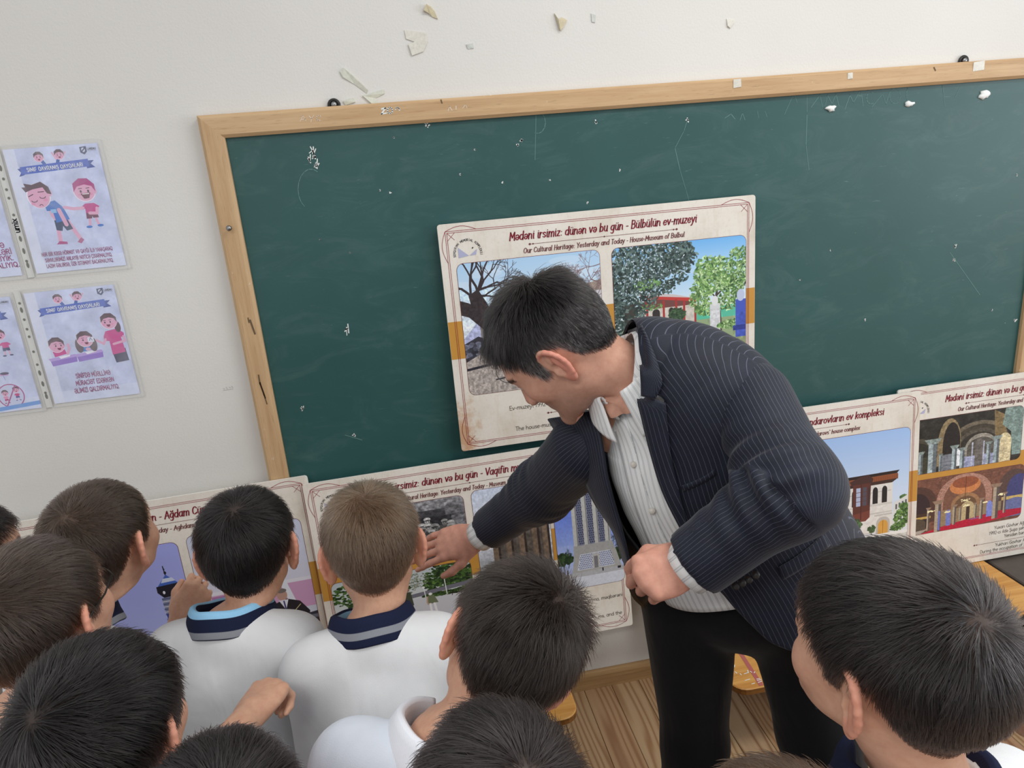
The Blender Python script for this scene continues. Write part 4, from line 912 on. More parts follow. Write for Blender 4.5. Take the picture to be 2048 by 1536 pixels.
# ------------------------------------------------------------------ class rule sheets in punched sleeves
SKIN = (226, 170, 200); HAIRC = (92, 66, 78); MAG = (190, 62, 150); BLU = (52, 104, 196); NAVY = (44, 62, 108)
def head(p, x, y, r, hair=HAIRC, look=0, girl=False, sad=False):
    k = p.w / p.h
    if girl: p.ell(x - r*.9, y + r*.8*k, r*.5, r*1.0*k, hair); p.ell(x + r*.9, y + r*.8*k, r*.5, r*1.0*k, hair)
    p.ell(x, y, r*1.05, r*1.08*k, (250, 240, 248)); p.ell(x + r*.9, y + r*.15*k, r*.22, r*.26*k, SKIN); p.ell(x, y, r, r*1.02*k, SKIN)
    p.poly([(x - r*1.02, y + r*.1*k), (x - r*.95, y - r*.7*k), (x - r*.3, y - r*1.15*k), (x + r*.5, y - r*1.1*k), (x + r*1.05, y - r*.5*k), (x + r*1.02, y + r*.2*k), (x + r*.75, y - r*.35*k), (x + r*.1, y - r*.55*k), (x - r*.6, y - r*.4*k)], hair)
    d = (70, 40, 66)
    for e in (-.35, .35):
        ex = x + (e + look)*r
        if sad: p.curve(ex, y + r*.12*k, r*.2, r*.12*k, 0, 180, r*.08, d, 6); p.line([(ex - r*.22, y - r*.12*k), (ex + r*.2, y - r*.22*k)], r*.08, d)
        else: p.ell(ex, y + r*.1*k, r*.09, r*.13*k, d); p.line([(ex - r*.15, y - r*.18*k), (ex + r*.15, y - r*.2*k)], r*.06, d)
    p.ell(x - r*.55 + look*r, y + r*.4*k, r*.16, r*.1*k, (226, 130, 176), .6); p.ell(x + r*.55 + look*r, y + r*.4*k, r*.16, r*.1*k, (226, 130, 176), .6)
    if sad: p.curve(x + look*r, y + r*.72*k, r*.16, r*.14*k, 200, 340, r*.07, d, 6)
    else: p.poly([(x - r*.26 + look*r, y + r*.42*k), (x + r*.3 + look*r, y + r*.42*k), (x + r*.16 + look*r, y + r*.72*k), (x - r*.1 + look*r, y + r*.72*k)], (120, 30, 70)); 
def sheet_base():
    p = Pic(760, 1040, (200, 208, 238)); n = p.noise(7, 5)[..., None]; p.a += (n - .5) * 46; n = p.noise(40, 3)[..., None]; p.a += (n - .5) * 16
    p.a[:, :90] = p.a[:, :90]*.4 + np.array((232, 236, 250))*.6; p.a[-110:] = p.a[-110:]*.55 + np.array((226, 232, 250))*.45
    return p
def ribbon_head(p):
    p.line([(.36, .085), (.40, .14)], .035, (56, 96, 176)); p.line([(.56, .08), (.53, .14)], .035, (56, 96, 176)); p.line([(.50, .05), (.53, .10)], .016, SKIN); p.line([(.64, .05), (.58, .10)], .016, SKIN)
    head(p, .35, .075, .05); head(p, .57, .068, .05)
    B = (62, 98, 196); p.poly([(.10, .155), (.16, .15), (.16, .205), (.10, .215), (.13, .185)], (46, 74, 160)); p.poly([(.92, .13), (.83, .13), (.83, .19), (.92, .185), (.88, .155)], (46, 74, 160))
    p.poly([(.13, .142), (.86, .116), (.86, .176), (.13, .202)], B)
    p.poly([(.80, .022), (.872, .018), (.872, .06), (.84, .082), (.80, .065)], (52, 64, 104)); p.ell(.835, .045, .02, .018, (206, 212, 236)); p.line([(.82, .055), (.85, .035)], .012, (52, 64, 104)); p.rect(.885, .055, .975, .058, (150, 156, 190))
def boy_fig(p, x, y, s, shirt, shorts, shoes, lean=0.0):
    k = p.w/p.h; L = lambda a, b: (x + (a + lean*(b < .3)*.0)*s, y + b*s*k)
    p.line([L(-.12, .52), L(-.16, .80), L(-.2, 1.0)], .055*s*2, SKIN); p.line([L(.12, .50), L(.16, .78), L(.2, .98)], .055*s*2, SKIN)
    p.ell(x - .25*s, y + 1.06*s*k, .14*s, .06*s*k, shoes); p.ell(x + .27*s, y + 1.03*s*k, .14*s, .06*s*k, shoes)
    p.poly([L(-.25, .36), L(.25, .36), L(.28, .66), L(.02, .66), L(0, .56), L(-.04, .68), L(-.28, .68)], shorts); p.poly([L(-.2, -.02), L(.2, -.02), L(.42, .14), L(.34, .24), L(.24, .2), L(.25, .42), L(-.25, .42), L(-.24, .2), L(-.34, .26), L(-.42, .14)], shirt)
def pic_sheet_a():
    p = sheet_base(); ribbon_head(p)
    p.line([(.33, .48), (.34, .54), (.37, .58)], .04, SKIN); p.line([(.40, .55), (.36, .66), (.35, .76)], .045, SKIN); p.line([(.46, .56), (.52, .66), (.57, .74)], .045, SKIN)
    p.poly([(.30, .775), (.34, .75), (.42, .76), (.42, .78)], (176, 78, 136)); p.poly([(.53, .77), (.58, .735), (.61, .755), (.57, .785)], (176, 78, 136))
    p.poly([(.34, .58), (.48, .57), (.52, .66), (.45, .67), (.42, .63), (.40, .67), (.34, .66)], (48, 66, 104)); p.poly([(.28, .44), (.40, .42), (.47, .48), (.51, .58), (.36, .60), (.35, .50), (.29, .50)], (52, 116, 200)); p.rect(.33, .49, .39, .52, (150, 196, 236)); p.line([(.42, .50), (.44, .56), (.46, .62)], .045, SKIN)
    k = p.w/p.h; p.ell(.245, .375, .125, .135*k, (250, 244, 250)); p.ell(.245, .38, .115, .125*k, SKIN); p.ell(.36, .36, .03, .036*k, SKIN)
    p.poly([(.12, .34), (.09, .30), (.13, .30), (.12, .27), (.20, .285), (.30, .265), (.37, .31), (.385, .37), (.34, .36), (.31, .31), (.2, .32)], HAIRC)
    d = (80, 44, 70); p.curve(.19, .41, .03, .012, 0, 180, .008, d, 6); p.curve(.285, .385, .03, .012, 0, 180, .008, d, 6); p.line([(.14, .375), (.19, .36)], .009, d); p.line([(.25, .345), (.31, .345)], .009, d); p.curve(.25, .455, .018, .01, 190, 350, .007, d, 6); p.ell(.17, .435, .022, .012, (226, 130, 176), .6); p.ell(.31, .41, .022, .012, (226, 130, 176), .6)
    boy_fig(p, .76, .47, .24, (196, 52, 140), (112, 56, 84), (62, 120, 204)); p.line([(.68, .50), (.58, .50), (.50, .485)], .035, SKIN); p.ell(.49, .483, .025, .012, SKIN); p.line([(.83, .51), (.82, .55), (.74, .545)], .034, SKIN)
    head(p, .74, .36, .115, (176, 56, 132)); p.poly([(.69, .385), (.80, .38), (.775, .425), (.72, .428)], (104, 24, 60)); p.rect(.71, .386, .785, .393, (250, 250, 250)); return p
def pic_sheet_b():
    p = sheet_base(); ribbon_head(p); k = p.w/p.h
    for x, y in ((.24, .60), (.545, .585)):
        p.poly([(x - .17, y - .01), (x + .14, y - .03), (x + .16, y - .005), (x - .15, y + .015)], (186, 160, 226)); p.poly([(x - .15, y + .015), (x + .15, y - .005), (x + .145, y + .04), (x - .14, y + .06)], (150, 118, 206)); p.poly([(x - .05, y - .02), (x + .08, y - .03), (x + .08, y - .015), (x - .03, y)], (240, 240, 250))
    p.poly([(.14, .53), (.28, .52), (.29, .56), (.15, .58)], (206, 74, 150)); p.line([(.30, .56), (.33, .52), (.33, .48)], .03, SKIN); head(p, .20, .475, .085, HAIRC, .25)
    p.poly([(.47, .52), (.60, .51), (.62, .545), (.46, .56)], (62, 130, 206)); p.ell(.54, .54, .03, .014, SKIN); head(p, .53, .45, .088, HAIRC, .1, True)
    p.poly([(.80, .58), (.96, .565), (.97, .68), (.82, .69)], (66, 62, 98)); p.poly([(.78, .40), (.92, .385), (.985, .43), (.97, .47), (.94, .46), (.955, .60), (.80, .615), (.80, .49), (.74, .48), (.75, .44)], (206, 66, 146)); p.line([(.97, .46), (.98, .50), (.84, .52)], .028, SKIN); p.line([(.76, .47), (.73, .51), (.66, .47)], .028, SKIN); p.rect(.56, .435, .63, .48, (226, 228, 246)); p.line([(.58, .465), (.595, .44), (.61, .465)], .007, (110, 110, 130)); p.ell(.93, .37, .035, .05, HAIRC); head(p, .845, .315, .088, HAIRC, -.15); return p
def pic_sheet_c():
    p = sheet_base(); return p
def pic_sheet_d():
    p = sheet_base(); k = p.w/p.h; ribbon_head(p)
    p.rect(.30, .43, .72, .445, (206, 150, 206)); p.line([(.66, .44), (.66, .50)], .012, (160, 166, 210)); p.ell(.46, .40, .10, .028, (96, 150, 220)); p.line([(.60, .41), (.74, .40)], .02, SKIN)
    for q in range(6): p.ell(.36 + .05*q, .35 - .02*(q % 2), .012, .006, (126, 140, 190))
    boy_fig(p, .80, .385, .15, (206, 74, 150), (50, 66, 116), (50, 66, 116)); head(p, .77, .315, .058)
    p.rect(.34, .66, .74, .675, (206, 160, 212)); p.line([(.44, .675), (.43, .72)], .01, (160, 166, 210)); p.line([(.68, .67), (.69, .71)], .01, (160, 166, 210)); p.ell(.56, .64, .06, .03, (60, 90, 160)); p.ell(.56, .63, .03, .02, SKIN); head(p, .55, .585, .058); p.ell(.70, .655, .05, .012, (90, 80, 110)); p.ell(.57, .71, .05, .008, (80, 70, 100))
    p.ell(.70, .86, .15, .15*k, (176, 74, 140)); p.ell(.70, .86, .138, .138*k, (204, 210, 238)); boy_fig(p, .64, .86, .08, (226, 150, 190), (176, 60, 120), (120, 60, 90)); head(p, .64, .83, .036); boy_fig(p, .77, .845, .08, (200, 62, 130), (60, 90, 160), (60, 90, 160)); head(p, .77, .81, .036); p.line([(.77, .775), (.63, .945)], .014, (176, 74, 140)); p.poly([(.48, .955), (1.0, .93), (1, .965), (.49, .99)], (110, 160, 226)); return p
def mat_sleeve():
    t = NT('clear_sleeve'); n = t.noise(t.coord(), 6, 3); t.set((.96, .97, .99), .22, .5)
    t.b.inputs['Transmission Weight'].default_value = 0.0
    tr = t.new('ShaderNodeBsdfTransparent'); mx = t.new('ShaderNodeMixShader')
    w_ = t.noise(t.coord('Object', (12, 12, 3)), 1.4, 5, .6, .8); fac = t.ramp(w_, [(.45, (.10, .10, .10)), (.75, (.26, .26, .26))])
    t.link(fac, mx.inputs[0]); t.link(tr.outputs[0], mx.inputs[1]); t.link(t.b.outputs[0], mx.inputs[2])
    out = t.n['Material Output']; t.link(mx.outputs[0], out.inputs['Surface']); t.bump(n, .4, .003); return t.m
M_SLEEVE = mat_sleeve(); M_STRIP = plain('sleeve_strip', (216, 216, 212), .35, .5); M_SHEETTXT = plain('print_magenta', (156, 58, 120), .5); M_WHITE = plain('print_white', (240, 242, 250), .5)
M_SLEEVE_EDGE = plain('sleeve_edge', (206, 208, 206), .25, .5)
def sleeve(x0, x1, z0, z1, pic, label, lines, head_txt=True, tilt=0.0, brand=None, y=-.003, strip=True, logo=True):
    W, H = x1 - x0, z1 - z0
    root = empty('sheet_sleeve', (x0, y, z1), label, 'poster', 'class rule sheets in clear sleeves')
    root.rotation_euler = (math.pi/2, -tilt, 0)
    def grid(x0, x1, y0, y1, z, nx=14, ny=18, amp=.0010, uvq=True, seed=0):
        r = np.random.RandomState(seed); gx, gy = np.meshgrid(np.linspace(x0, x1, nx), np.linspace(y0, y1, ny)); zz = z + amp*np.sin(gx*31 + seed) * np.cos(gy*23 + seed*2)
        V = np.stack([gx, gy, zz], -1).reshape(-1, 3); i = np.arange(nx*ny).reshape(ny, nx)
        F = np.stack([i[:-1, :-1], i[:-1, 1:], i[1:, 1:], i[1:, :-1]], -1).reshape(-1, 4)
        return V, F, np.stack([(gx-x0)/(x1-x0), (gy-y0)/(y1-y0)], -1).reshape(-1, 2)
    px0, px1, py0, py1 = .006, W - .010, -H + .008, -.008
    V, F, U = grid(px0, px1, py0, py1, .0005, amp=.0003, seed=3); mesh_np('printed_sheet', V, F, print_mat('print_sheet', pic, .55), root, True, uv=U)
    V, F, U = grid(0, W, -H, 0, .0028, amp=.0008, seed=5); mesh_np('clear_pocket', V, F, M_SLEEVE, root, True)
    mesh_np('pocket_seam', *join([flat_strip([(0, 0), (W, 0), (W, -H), (0, -H), (0, 0)], .0016, .0040), flat_strip([(W-.007, 0), (W-.007, -H)], .0007, .0040)]), M_SLEEVE_EDGE, root, False)
    if strip:
        hz = np.array([.05, .085, .135, .185, .225, .305, .375, .42, .48, .53, .55]) * 1.6 + .02
        sw = .0165; parts = []; hz = hz[hz < .97]
        mesh_np('punched_strip', *box_vf(-sw, -.0002, -H, 0, .0006, .0016), M_STRIP, root, False)
        n = 10
        for q in hz:
            c = (-sw*.5, -H*q); lng = .004 if int(q*100) % 3 == 0 else 0
            parts.append(([(c[0] + .0033*math.cos(a), c[1] + (.0036+lng)*math.sin(a), .0019) for a in np.linspace(0, 2*math.pi, n+1)[:-1]], [tuple(range(n))]))
        mesh_np('punch_holes', *join(parts), plain('punch_hole', (126, 126, 120), .7), root, False)['kind'] = 'stuff'
        if brand: stroke_text('strip_lettering', brand, .0135, M_INK, root, (-.0045, -H*.645, .0020), 'LEFT', 1.5, rotz=math.pi/2)
    sx = px1 - px0; sy = py1 - py0
    if head_txt: stroke_text('ribbon_lettering', 'SİNİF DAVRANIŞ QAYDALARI', .0088, M_WHITE, root, (px0 + sx*.495, py1 - sy*.177, .0010), 'CENTER', 1.5, fit=sx*.60, rotz=.027, track=.7)
    if logo: stroke_text('logo_lettering', 'LANDAU', .0048, M_INK, root, (px0 + sx*.882, py1 - sy*.048, .0010), 'LEFT', 1.4, fit=sx*.09, track=.7)
    for body, x, yy, size, fit, al in lines: stroke_text('rule_text', body, size*.76, M_SHEETTXT, root, (px0 + sx*x, py1 - sy*yy, .0010), al, 1.45, fit=fit and sx*fit, track=.7)
    return root
sleeve(-.902, -.670, 1.579, 1.896, pic_sheet_a(), 'sheet of a boy pointing at a sad boy, upper right of the wall sheets',
       [('HƏR BİR KƏSƏ HÖRMƏT VƏ QAYĞI İLƏ YANAŞARAQ', .50, .862, .0115, .78, 'CENTER'), ('SƏHVLƏRİMİZİ ANLAYIB NƏTİCƏ ÇIXARMALIYIQ.', .50, .912, .0115, .74, 'CENTER'), ('LAZIM GƏLƏRSƏ, ÜZR İSTƏMƏYİ BACARMALIYIQ.', .50, .960, .0115, .74, 'CENTER')], brand='umix')
sleeve(-.946, -.713, 1.234, 1.549, pic_sheet_b(), 'sheet of a teacher with two pupils at desks, lower right of the wall sheets',
       [('SİNİFDƏ MÜƏLLİMƏ', .52, .790, .0155, .40, 'CENTER'), ('MÜRACİƏT EDƏRKƏN', .52, .856, .0155, .44, 'CENTER'), ('ƏLİMİZİ QALDIRMALIYIQ.', .52, .925, .0155, .52, 'CENTER')])
sleeve(-1.152, -.9195, 1.579, 1.896, pic_sheet_c(), 'sheet cut by the left edge, magenta text only, beside the sad boy sheet',
       [('VƏ', .90, .760, .0155, None, 'RIGHT'), ('NƏLƏRİ', .955, .815, .0155, None, 'RIGHT'), ('BİLİYİK.', .955, .868, .0155, None, 'RIGHT'), ('OLMALIYIQ.', 1.0, .925, .0155, None, 'RIGHT')], strip=False)
sleeve(-1.196, -.9635, 1.228, 1.545, pic_sheet_d(), 'sheet with a crossed out circle of fighting boys, lower left of the wall sheets', [], strip=False)
strokes_faint = strokes('wall_pencil_note', [[(447, 776), (449, 779)], [(452, 774), (455, 778)], [(458, 774), (461, 776)], [(463, 772), (466, 776)], [(446, 781), (466, 778)]], .001, plain('pencil', (168, 164, 158), .8), -.0008)
strokes_faint.parent = None; del strokes_faint['kind']; strokes_faint.matrix_parent_inverse.identity(); tag(strokes_faint, 'tiny faint pencil note on the wall left of the chalkboard', 'writing')
# ------------------------------------------------------------------ signed distance modelling (one skin per body)
f32 = np.float32
def v3(*a): return np.array(a, f32)
def smin(a, b, k):
    h = np.clip(.5 + .5*(b - a)/k, 0, 1); return b + (a - b)*h - k*h*(1 - h)
def smax(a, b, k): return -smin(-a, -b, k)
def s_ell(p, c, r):
    q = (p - v3(*c)) / v3(*r); k0 = np.sqrt((q*q).sum(-1)) ; q2 = q / v3(*r); k1 = np.sqrt((q2*q2).sum(-1)) + 1e-9
    return k0*(k0 - 1)/k1
def s_cap(p, a, b, ra, rb):
    a = np.asarray(a, f32); b = np.asarray(b, f32); d = b - a; w_ = p - a
    t = np.clip((w_ @ d) / (d @ d + 1e-9), 0, 1); q = w_ - t[..., None]*d
    return np.sqrt((q*q).sum(-1)) - (ra + (rb - ra)*t)
def nets(fn, lo, hi, h):
    """surface nets over fn(points) on the box lo..hi"""
    lo = np.asarray(lo, f32); n = np.ceil((np.asarray(hi) - lo)/h).astype(int) + 1
    ax = [lo[i] + h*np.arange(n[i], dtype=f32) for i in range(3)]
    g = np.stack(np.meshgrid(*ax, indexing='ij'), -1); F = fn(g).astype(f32)
    s = F < 0; c = np.zeros(tuple(n - 1), np.int8)
    for dx in (0, 1):
        for dy in (0, 1):
            for dz in (0, 1): c += s[dx:n[0]-1+dx, dy:n[1]-1+dy, dz:n[2]-1+dz]
    act = (c > 0) & (c < 8); idx = np.full(act.shape, -1, np.int32); ii = np.argwhere(act); idx[act] = np.arange(len(ii))
    acc = np.zeros((len(ii), 3), f32); cnt = np.zeros(len(ii), f32)
    for axis in range(3):
        o1, o2 = [k for k in range(3) if k != axis]
        for a in (0, 1):
            for b in (0, 1):
                p0 = ii.copy(); p0[:, o1] += a; p0[:, o2] += b; p1 = p0.copy(); p1[:, axis] += 1
                f0 = F[tuple(p0.T)]; f1 = F[tuple(p1.T)]; m = (f0 < 0) != (f1 < 0); t = np.where(m, f0/(f0 - f1 + 1e-12), 0)
                q = (p0 - ii).astype(f32); q[:, axis] += t; acc[m] += q[m]; cnt[m] += 1
    V = lo + h*(ii + acc/cnt[:, None]); quads = []
    for axis in range(3):
        o1, o2 = (axis+1) % 3, (axis+2) % 3
        sl0 = [slice(1, n[k]-1) for k in range(3)]; sl0[axis] = slice(0, n[axis]-1); sl1 = list(sl0); sl1[axis] = slice(1, n[axis])
        a = s[tuple(sl0)]; b = s[tuple(sl1)]; base = np.array([1, 1, 1]); base[axis] = 0
        for cond, flip in ((a & ~b, False), (~a & b, True)):
            e = np.argwhere(cond) + base
            def cell(d1, d2):
                q = e.copy(); q[:, o1] -= d1; q[:, o2] -= d2; return idx[tuple(q.T)]
            qd = np.stack([cell(1, 1), cell(0, 1), cell(0, 0), cell(1, 0)], -1)
            quads.append(qd[:, ::-1] if flip else qd)
    Q = np.concatenate(quads); return V, Q[(Q >= 0).all(1)]
def relax(V, Q, it=2, lam=.5):
    e = np.concatenate([Q[:, [0, 1]], Q[:, [1, 2]], Q[:, [2, 3]], Q[:, [3, 0]]])
    n = len(V); deg = np.bincount(e.ravel(), minlength=n).astype(f32)[:, None] + 1e-9
    for _ in range(it):
        s = np.zeros_like(V)
        for k in range(3): s[:, k] = np.bincount(e[:, 0], V[e[:, 1], k], n) + np.bincount(e[:, 1], V[e[:, 0], k], n)
        V = V + lam*(s/deg - V)
    return V
def vnormals(V, Q):
    fn = np.cross(V[Q[:, 2]] - V[Q[:, 0]], V[Q[:, 3]] - V[Q[:, 1]]); N = np.zeros_like(V)
    for k in range(4):
        for a in range(3): N[:, a] += np.bincount(Q[:, k], fn[:, a], len(V))
    return N / (np.linalg.norm(N, axis=1)[:, None] + 1e-12)

# ------------------------------------------------------------------ heads (face towards +y, crown up, metres)
EAR_C = {True: (.0735, -.006, -.004), False: (.0685, -.004, -.006)}
def head_sdf(adult):
    def f(g):
        p = g.copy(); p[..., 0] = np.abs(p[..., 0])
        if adult:
            d = s_ell(p, (0, -.010, .042), (.0765, .099, .086)); d = smin(d, s_ell(p, (0, -.045, .010), (.066, .062, .062)), .03)
            d = smin(d, s_ell(p, (0, .036, .000), (.064, .054, .082)), .03)
            d = smin(d, s_ell(p, (0, .040, -.062), (.050, .048, .040)), .025)
            d = smin(d, s_cap(p, (.050, .002, -.052), (.018, .080, -.090), .017, .015), .022)
            d = smin(d, s_cap(p, (0, .083, -.091), (.008, .083, -.091), .015, .014), .014)
            d = smin(d, s_ell(p, (.042, .060, -.012), (.022, .022, .022)), .02)
            d = smin(d, s_cap(p, (0, .088, .034), (.040, .076, .036), .011, .011), .014)
            sock = s_ell(p, (.033, .098, .016), (.018, .016, .012)); d = smax(d, -sock, .012)
            d = smin(d, s_ell(p, (.032, .076, .014), (.0135, .0125, .0125)), .003)
            d = smin(d, s_cap(p, (.020, .0880, .0205), (.044, .081, .0195), .0035, .003), .004)
            d = smin(d, s_cap(p, (0, .090, .024), (0, .111, -.020), .0065, .0098), .010); d = smin(d, s_cap(p, (0, .107, -.022), (0, .102, -.027), .0108, .009), .006)
            d = smin(d, s_ell(p, (.0135, .102, -.025), (.0085, .011, .0075)), .006)
            d = smin(d, s_cap(p, (0, .094, -.047), (.022, .084, -.052), .0075, .004), .008); d = smin(d, s_cap(p, (0, .090, -.062), (.019, .081, -.058), .0085, .004), .008)
            d = smax(d, -s_cap(p, (0, .106, -.0545), (.020, .090, -.055), .004, .002), .004)
            neck = s_cap(p, (0, -.022, -.040), (0, -.046, -.190), .055, .060)
            d = smin(d, neck, .028); d = smin(d, s_cap(p, (0, .030, -.105), (0, .000, -.19), .016, .018), .02)
            d = smin(d, s_cap(p, (.050, -.02, -.040), (.016, .022, -.19), .010, .012), .02)
        else:
            d = s_ell(p, (0, -.008, .040), (.0735, .0935, .080)); d = smin(d, s_ell(p, (0, -.046, .012), (.060, .052, .056)), .03)
            d = smin(d, s_ell(p, (0, .034, .002), (.059, .050, .070)), .03)
            d = smin(d, s_ell(p, (0, .038, -.048), (.047, .044, .034)), .025)
            d = smin(d, s_cap(p, (.044, .002, -.042), (.014, .070, -.072), .017, .014), .022)
            d = smin(d, s_cap(p, (0, .072, -.073), (.004, .072, -.073), .013, .012), .014)
            d = smin(d, s_ell(p, (.036, .054, -.020), (.024, .024, .024)), .02)
            d = smin(d, s_cap(p, (0, .080, .026), (.036, .070, .028), .009, .009), .014)
            sock = s_ell(p, (.030, .088, .008), (.017, .014, .011)); d = smax(d, -sock, .012)
            d = smin(d, s_ell(p, (.030, .068, .007), (.0130, .0122, .0122)), .003); d = smin(d, s_cap(p, (.018, .0790, .0135), (.041, .072, .0125), .003, .003), .004)
            d = smin(d, s_cap(p, (0, .080, .014), (0, .098, -.018), .0055, .0095), .010); d = smin(d, s_ell(p, (.011, .088, -.021), (.0075, .009, .0065)), .006)
            d = smin(d, s_cap(p, (0, .083, -.039), (.018, .074, -.043), .0065, .004), .008); d = smin(d, s_cap(p, (0, .080, -.051), (.015, .072, -.048), .0070, .004), .008)
            d = smax(d, -s_cap(p, (0, .094, -.045), (.018, .080, -.0455), .0035, .002), .004)
            neck = s_cap(p, (0, -.022, -.036), (0, -.044, -.160), .0445, .0475); d = smin(d, neck, .028)
            d = smin(d, s_cap(p, (.040, -.02, -.036), (.012, .012, -.16), .008, .010), .02)
        # ear: local frame, x out along the ear plane
        c = v3(*EAR_C[adult]); sc_ = 1.14 if adult else 1.06; th = .50 if adult else .72   # flare from the head
        q = p - c; w_ = q.copy()
        w_[..., 0] = q[..., 0]*math.cos(th) + q[..., 1]*math.sin(th)          # thickness direction (out and forward)
        w_[..., 1] = -q[..., 0]*math.sin(th) + q[..., 1]*math.cos(th)         # along the ear (negative = back)
        b = .16; y_ = w_[..., 1]*math.cos(b) - w_[..., 2]*math.sin(b); z_ = w_[..., 1]*math.sin(b) + w_[..., 2]*math.cos(b)
        e = np.stack([w_[..., 0], y_, z_], -1) / sc_
        near = (np.abs(e[..., 2]) < .055) & (np.abs(e[..., 1]) < .045) & (np.abs(e[..., 0]) < .045)
        ee = e[near]
        if len(ee):
            de = s_ell(ee, (.002, -.012, .006), (.0045, .017, .027)); de = smin(de, s_ell(ee, (.002, -.006, -.020), (.0055, .010, .013)), .008)
            pts = [(.004 + .003*math.sin(a), -.013 + .0165*math.cos(a), .009 + .024*math.sin(a)) for a in np.linspace(-.5, 4.0, 11)] + [(.003, -.018, -.020)]
            for a_, b_ in zip(pts, pts[1:]): de = smin(de, s_cap(ee, a_, b_, .0036, .0036), .003)
            de = smax(de, -s_ell(ee, (.0085, -.008, -.003), (.0100, .0090, .0120)), .003)
            de = smax(de, -s_ell(ee, (.0095, -.0155, .014), (.0062, .0058, .0125)), .003)
            de = smin(de, s_cap(ee, (.004, -.015, -.010), (.005, -.017, .012), .003, .0028), .004)
            de = smin(de, s_ell(ee, (.004, .003, -.006), (.005, .004, .006)), .004)
            d2 = smin(d[near], de*sc_, .006); d[near] = d2
        return d
    return f
def hair_mask(p, adult):
    """1 inside the scalp area (p in head space, n x 3)"""
    x, y, z = np.abs(p[:, 0]), p[:, 1], p[:, 2]
    if adult: ks = [(-.14, -.066), (-.105, -.064), (-.075, -.052), (-.048, -.020), (-.036, .018), (-.020, .036), (-.002, .034), (.006, .012), (.012, -.012), (.028, -.008), (.034, .046), (.050, .070), (.066, .090), (.090, .104), (.13, .12)]
    else: ks = [(-.14, -.062), (-.10, -.060), (-.075, -.056), (-.050, -.034), (-.036, .004), (-.020, .024), (-.002, .024), (.006, .010), (.012, -.006), (.024, -.002), (.032, .030), (.046, .046), (.060, .058), (.085, .070), (.12, .085)]
    zb = np.interp(y, [k[0] for k in ks], [k[1] for k in ks])
    ec = EAR_C[adult]; ear = (np.abs(y - ec[1] + .012) < .034) & (np.abs(z - ec[2] - .004) < .040) & (x > ec[0] + (.006 if adult else .007))
    return np.where(ear, -1.0, z - zb)
def base_head(adult):
    lo, hi = ((-.112, -.126, -.185), (.112, .135, .136)) if adult else ((-.106, -.118, -.158), (.106, .118, .128))
    V, Q = nets(head_sdf(adult), lo, hi, .0026 if adult else .0028)
    V = relax(V, Q, 1, .35); return V, Q, vnormals(V, Q)
HEADS = {True: base_head(True), False: base_head(False)}
def rot_m(yaw, pitch, roll):
    """yaw turns the face from +y towards -x (positive = to the left), pitch down positive, roll towards the own right positive; degrees"""
    y, p, r = (math.radians(a) for a in (yaw, pitch, roll))
    return np.array(Matrix.Rotation(y, 3, 'Z') @ Matrix.Rotation(-p, 3, 'X') @ Matrix.Rotation(r, 3, 'Y'))
def skin_tints(p, N, adult, skin, hair, brow, stubble=0.0):
    """true colour of the skin, scalp, lips, brows and eyes as a point attribute"""
    n = len(p); x, y, z = np.abs(p[:, 0]), p[:, 1], p[:, 2]; c = np.tile(np.array(srgb(skin), f32), (n, 1))
    def blend(w, rgb):
        nonlocal c
        w = np.clip(w, 0, 1)[:, None]; c = c*(1 - w) + np.array(srgb(rgb), f32)*w
    s = 1.0 if adult else .90; ec = EAR_C[adult]
    blend(.55*(x > ec[0] + .010)*(np.abs(z - ec[2]) < .04)*(y < .02), (212, 128, 112) if adult else (226, 150, 128))
    blend(.25*np.exp(-((x - .042*s)**2 + (y - .066*s)**2 + (z + .018)**2)/.0006), (205, 120, 104))
    blend(.35*np.exp(-(x**2 + (y - .112*s)**2 + (z + .022)**2)/.0002), (196, 116, 100))
    if stubble:
        w = np.clip((-.030 - z)/.02, 0, 1)*np.clip((y - .005)/.03, 0, 1)*np.clip((z + .115)/.02, 0, 1); blend(stubble*w, (116, 96, 84))
        w = np.exp(-((z + .040)/.008)**2)*(y > .07)*(x < .026); blend(stubble*.8*w, (110, 92, 82))
    lz = -.0545 if adult else -.045
    blend(.75*np.exp(-((z - lz)/.0085)**4)*np.clip((.024*s - x)/.006, 0, 1)*(y > (.078 if adult else .068)), (176, 102, 96))
    blend(np.exp(-((z - lz)/.0018)**2)*(x < .020*s)*(y > .07)*.8, (96, 46, 44))
    by = .0375 if adult else .030
    bz = by + .004 - 14*(x - .030*s)**2
    blend(.95*np.exp(-((z - bz)/.0050)**4)*(x > .012*s)*(x < .056*s)*(y > .055), brow)
    ez, ex, eyy = (.014, .032, .076) if adult else (.007, .030, .068)
    blend(1.0*(np.abs(np.sqrt((x-ex)**2 + (y-eyy)**2 + (z-ez)**2) - .0128) < .0013)*(z < ez + .0045)*(z > ez - .0065)*(y > eyy + .004)*(x > .016), (226, 220, 212))
    blend(1.0*((x-ex)**2 + (z-ez+.001)**2 < .0052**2)*(y > eyy + .008)*(z < ez + .0045), (42, 30, 26))
    blend(.9*np.exp(-((z - ez - .006)/.0016)**2)*(np.abs(x-ex) < .014)*(y > eyy + .002), (58, 40, 36))
    hm = hair_mask(p, adult); blend(np.clip(hm/.010 + .1, 0, .97), hair)
    return c
